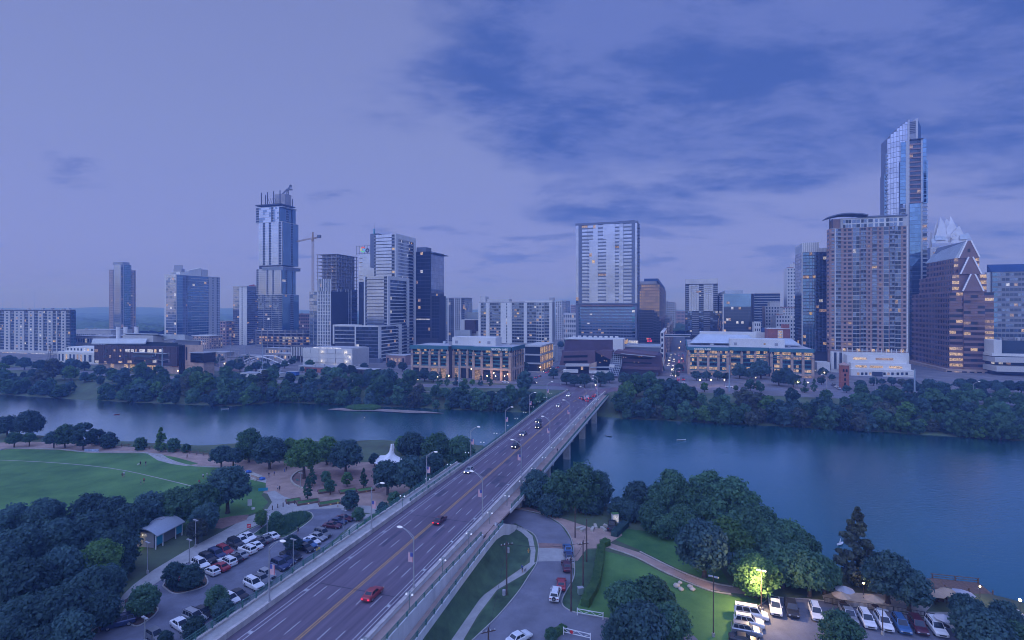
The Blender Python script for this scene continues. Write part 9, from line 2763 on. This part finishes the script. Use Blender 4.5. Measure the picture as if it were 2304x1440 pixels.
PL = [(316, 1048, 'stand', 'black', 'black', 'person in black standing left of the pair on the lawn beside a white dog'), (328, 1048, 'stand', 'black', 'grey', 'person in black and grey standing right of the pair on the lawn'), (275, 1075, 'walk', 'black', 'black', 'person in black stepping on the middle of the lawn'), (279, 1072, 'stand', 'white', 'grey', 'person in white beside the dark figure mid lawn'), (317, 1091, 'stand', 'grey', 'black', 'person in grey top on the lower lawn, left of two'), (324, 1087, 'walk', 'red', 'black', 'person in red top on the lower lawn, right of two'), (127, 1134, 'sit', 'white', 'blue', 'person in white sitting on the lawn near the grove'), (137, 1135, 'sit', 'black', 'blue', 'person in black sitting on the lawn beside one in white'), (457, 1077, 'stand', 'white', 'black', 'person in white at the lawn edge, left of the group'), (466, 1074, 'walk', 'white', 'grey', 'person in white bending at the lawn edge, right of the group'), (448, 1091, 'stand', 'red', 'grey', 'person in red standing alone above the tree line'), (421, 1032, 'walk', 'black', 'black', 'runner in black on the gravel river path'), (605, 1074, 'walk', 'black', 'grey', 'person in black crossing the gravel plaza, left of two'), (617, 1071, 'walk', 'blue', 'grey', 'person in blue crossing the gravel plaza, right of two'), (640, 1062, 'stand', 'grey', 'blue', 'person in grey standing under the light green oak'), (644, 1061, 'stand', 'black', 'grey', 'person in black standing under the light green oak'), (625, 1104, 'walk', 'white', 'black', 'person in white walking with another on the lower plaza'), (629, 1105, 'walk', 'black', 'black', 'person in black walking with one in white on lower plaza'), (668, 1082, 'sit', 'teal', 'grey', 'person in teal sitting on the plaza circle'), (760, 1141, 'stand', 'yellow', 'white', 'person in yellow standing by the plaza corner tree'), (671, 1201, 'walk', 'black', 'black', 'person in black walking through the park lot'), (1175, 1288, 'walk', 'blue', 'black', 'person in blue walking a small dog on the footpath'), (718, 1246, 'stand', 'yellow', 'black', 'person in yellow beside the parking row near the bridge wall'), (713, 1249, 'walk', 'yellow', 'grey', 'second person in yellow beside the bridge wall')]
for i, (px, py, ps, tp, lw_, lab) in enumerate(PL): person(px, py, ps, tp, lw_, lab, rz=i * 1.3)
for i, (a, q, zf, tp, lab) in enumerate(((-41.6, 272, walk_z, 'black', 'person in black farthest along the east walkway of the bridge'), (-42.0, 186, walk_z, 'black', 'person in black halfway along the east walkway of the bridge'), (-41.8, 158, walk_z, 'white', 'person in white on the east walkway by the near trees'), (-41.4, 160, walk_z, 'red', 'person in red next to one in white on the east walkway'), (-42.2, 246, walk_z, 'blue', 'person in blue on the far part of the east walkway'))):
	person(0, 0, 'walk', tp, 'grey', lab, -TH, loc=gl(a, q, zf(q)))
def dog(lab, px, py, m, rz):
	o_ = thing('dog', lab, 'dog', gp(px, py, 5.05), rz); mb = MB()
	V = [(0, 0, 0.42), (0.3, 0, 0.45), (0.42, 0, 0.58), (0.56, 0, 0.56), (-0.12, 0, 0.42), (-0.35, 0, 0.55)]
	E = [(0, 1), (1, 2), (2, 3), (0, 4), (4, 5)]; Rr = [0.11, 0.13, 0.08, 0.05, 0.11, 0.03]
	for x, par in ((0.28, 1), (-0.1, 4)):
		for y in (-0.09, 0.09):
			V.append((x, y, 0.28)); E.append((par, len(V) - 1)); Rr.append(0.05); V.append((x + (0.02 if par == 1 else -0.05), y, 0.16)); E.append((len(V) - 2, len(V) - 1)); Rr.append(0.035); V.append((x + 0.03, y, 0.03)); E.append((len(V) - 2, len(V) - 1)); Rr.append(0.035)
	me = bpy.data.meshes.new('dog_body'); me.from_pydata(V, E, []); t_ = bpy.data.objects.new('tmp', me); C.objects.link(t_)
	t_.modifiers.new('skin', 'SKIN')
	for i, r_ in enumerate(Rr): me.skin_vertices[0].data[i].radius = (r_, r_)
	me.skin_vertices[0].data[0].use_root = True; t_.modifiers.new('sub', 'SUBSURF').levels = 1
	m2 = bpy.data.meshes.new_from_object(t_.evaluated_get(bpy.context.evaluated_depsgraph_get())); bpy.data.objects.remove(t_)
	m2.materials.clear(); m2.materials.append(m); ob('body', m2, o_)
dog('white dog beside the pair on the lawn', 310, 1047, CL['white'], 0.5); dog('small dark dog ahead of the walker on the footpath', 1181, 1286, CL['grey'], 0.9)
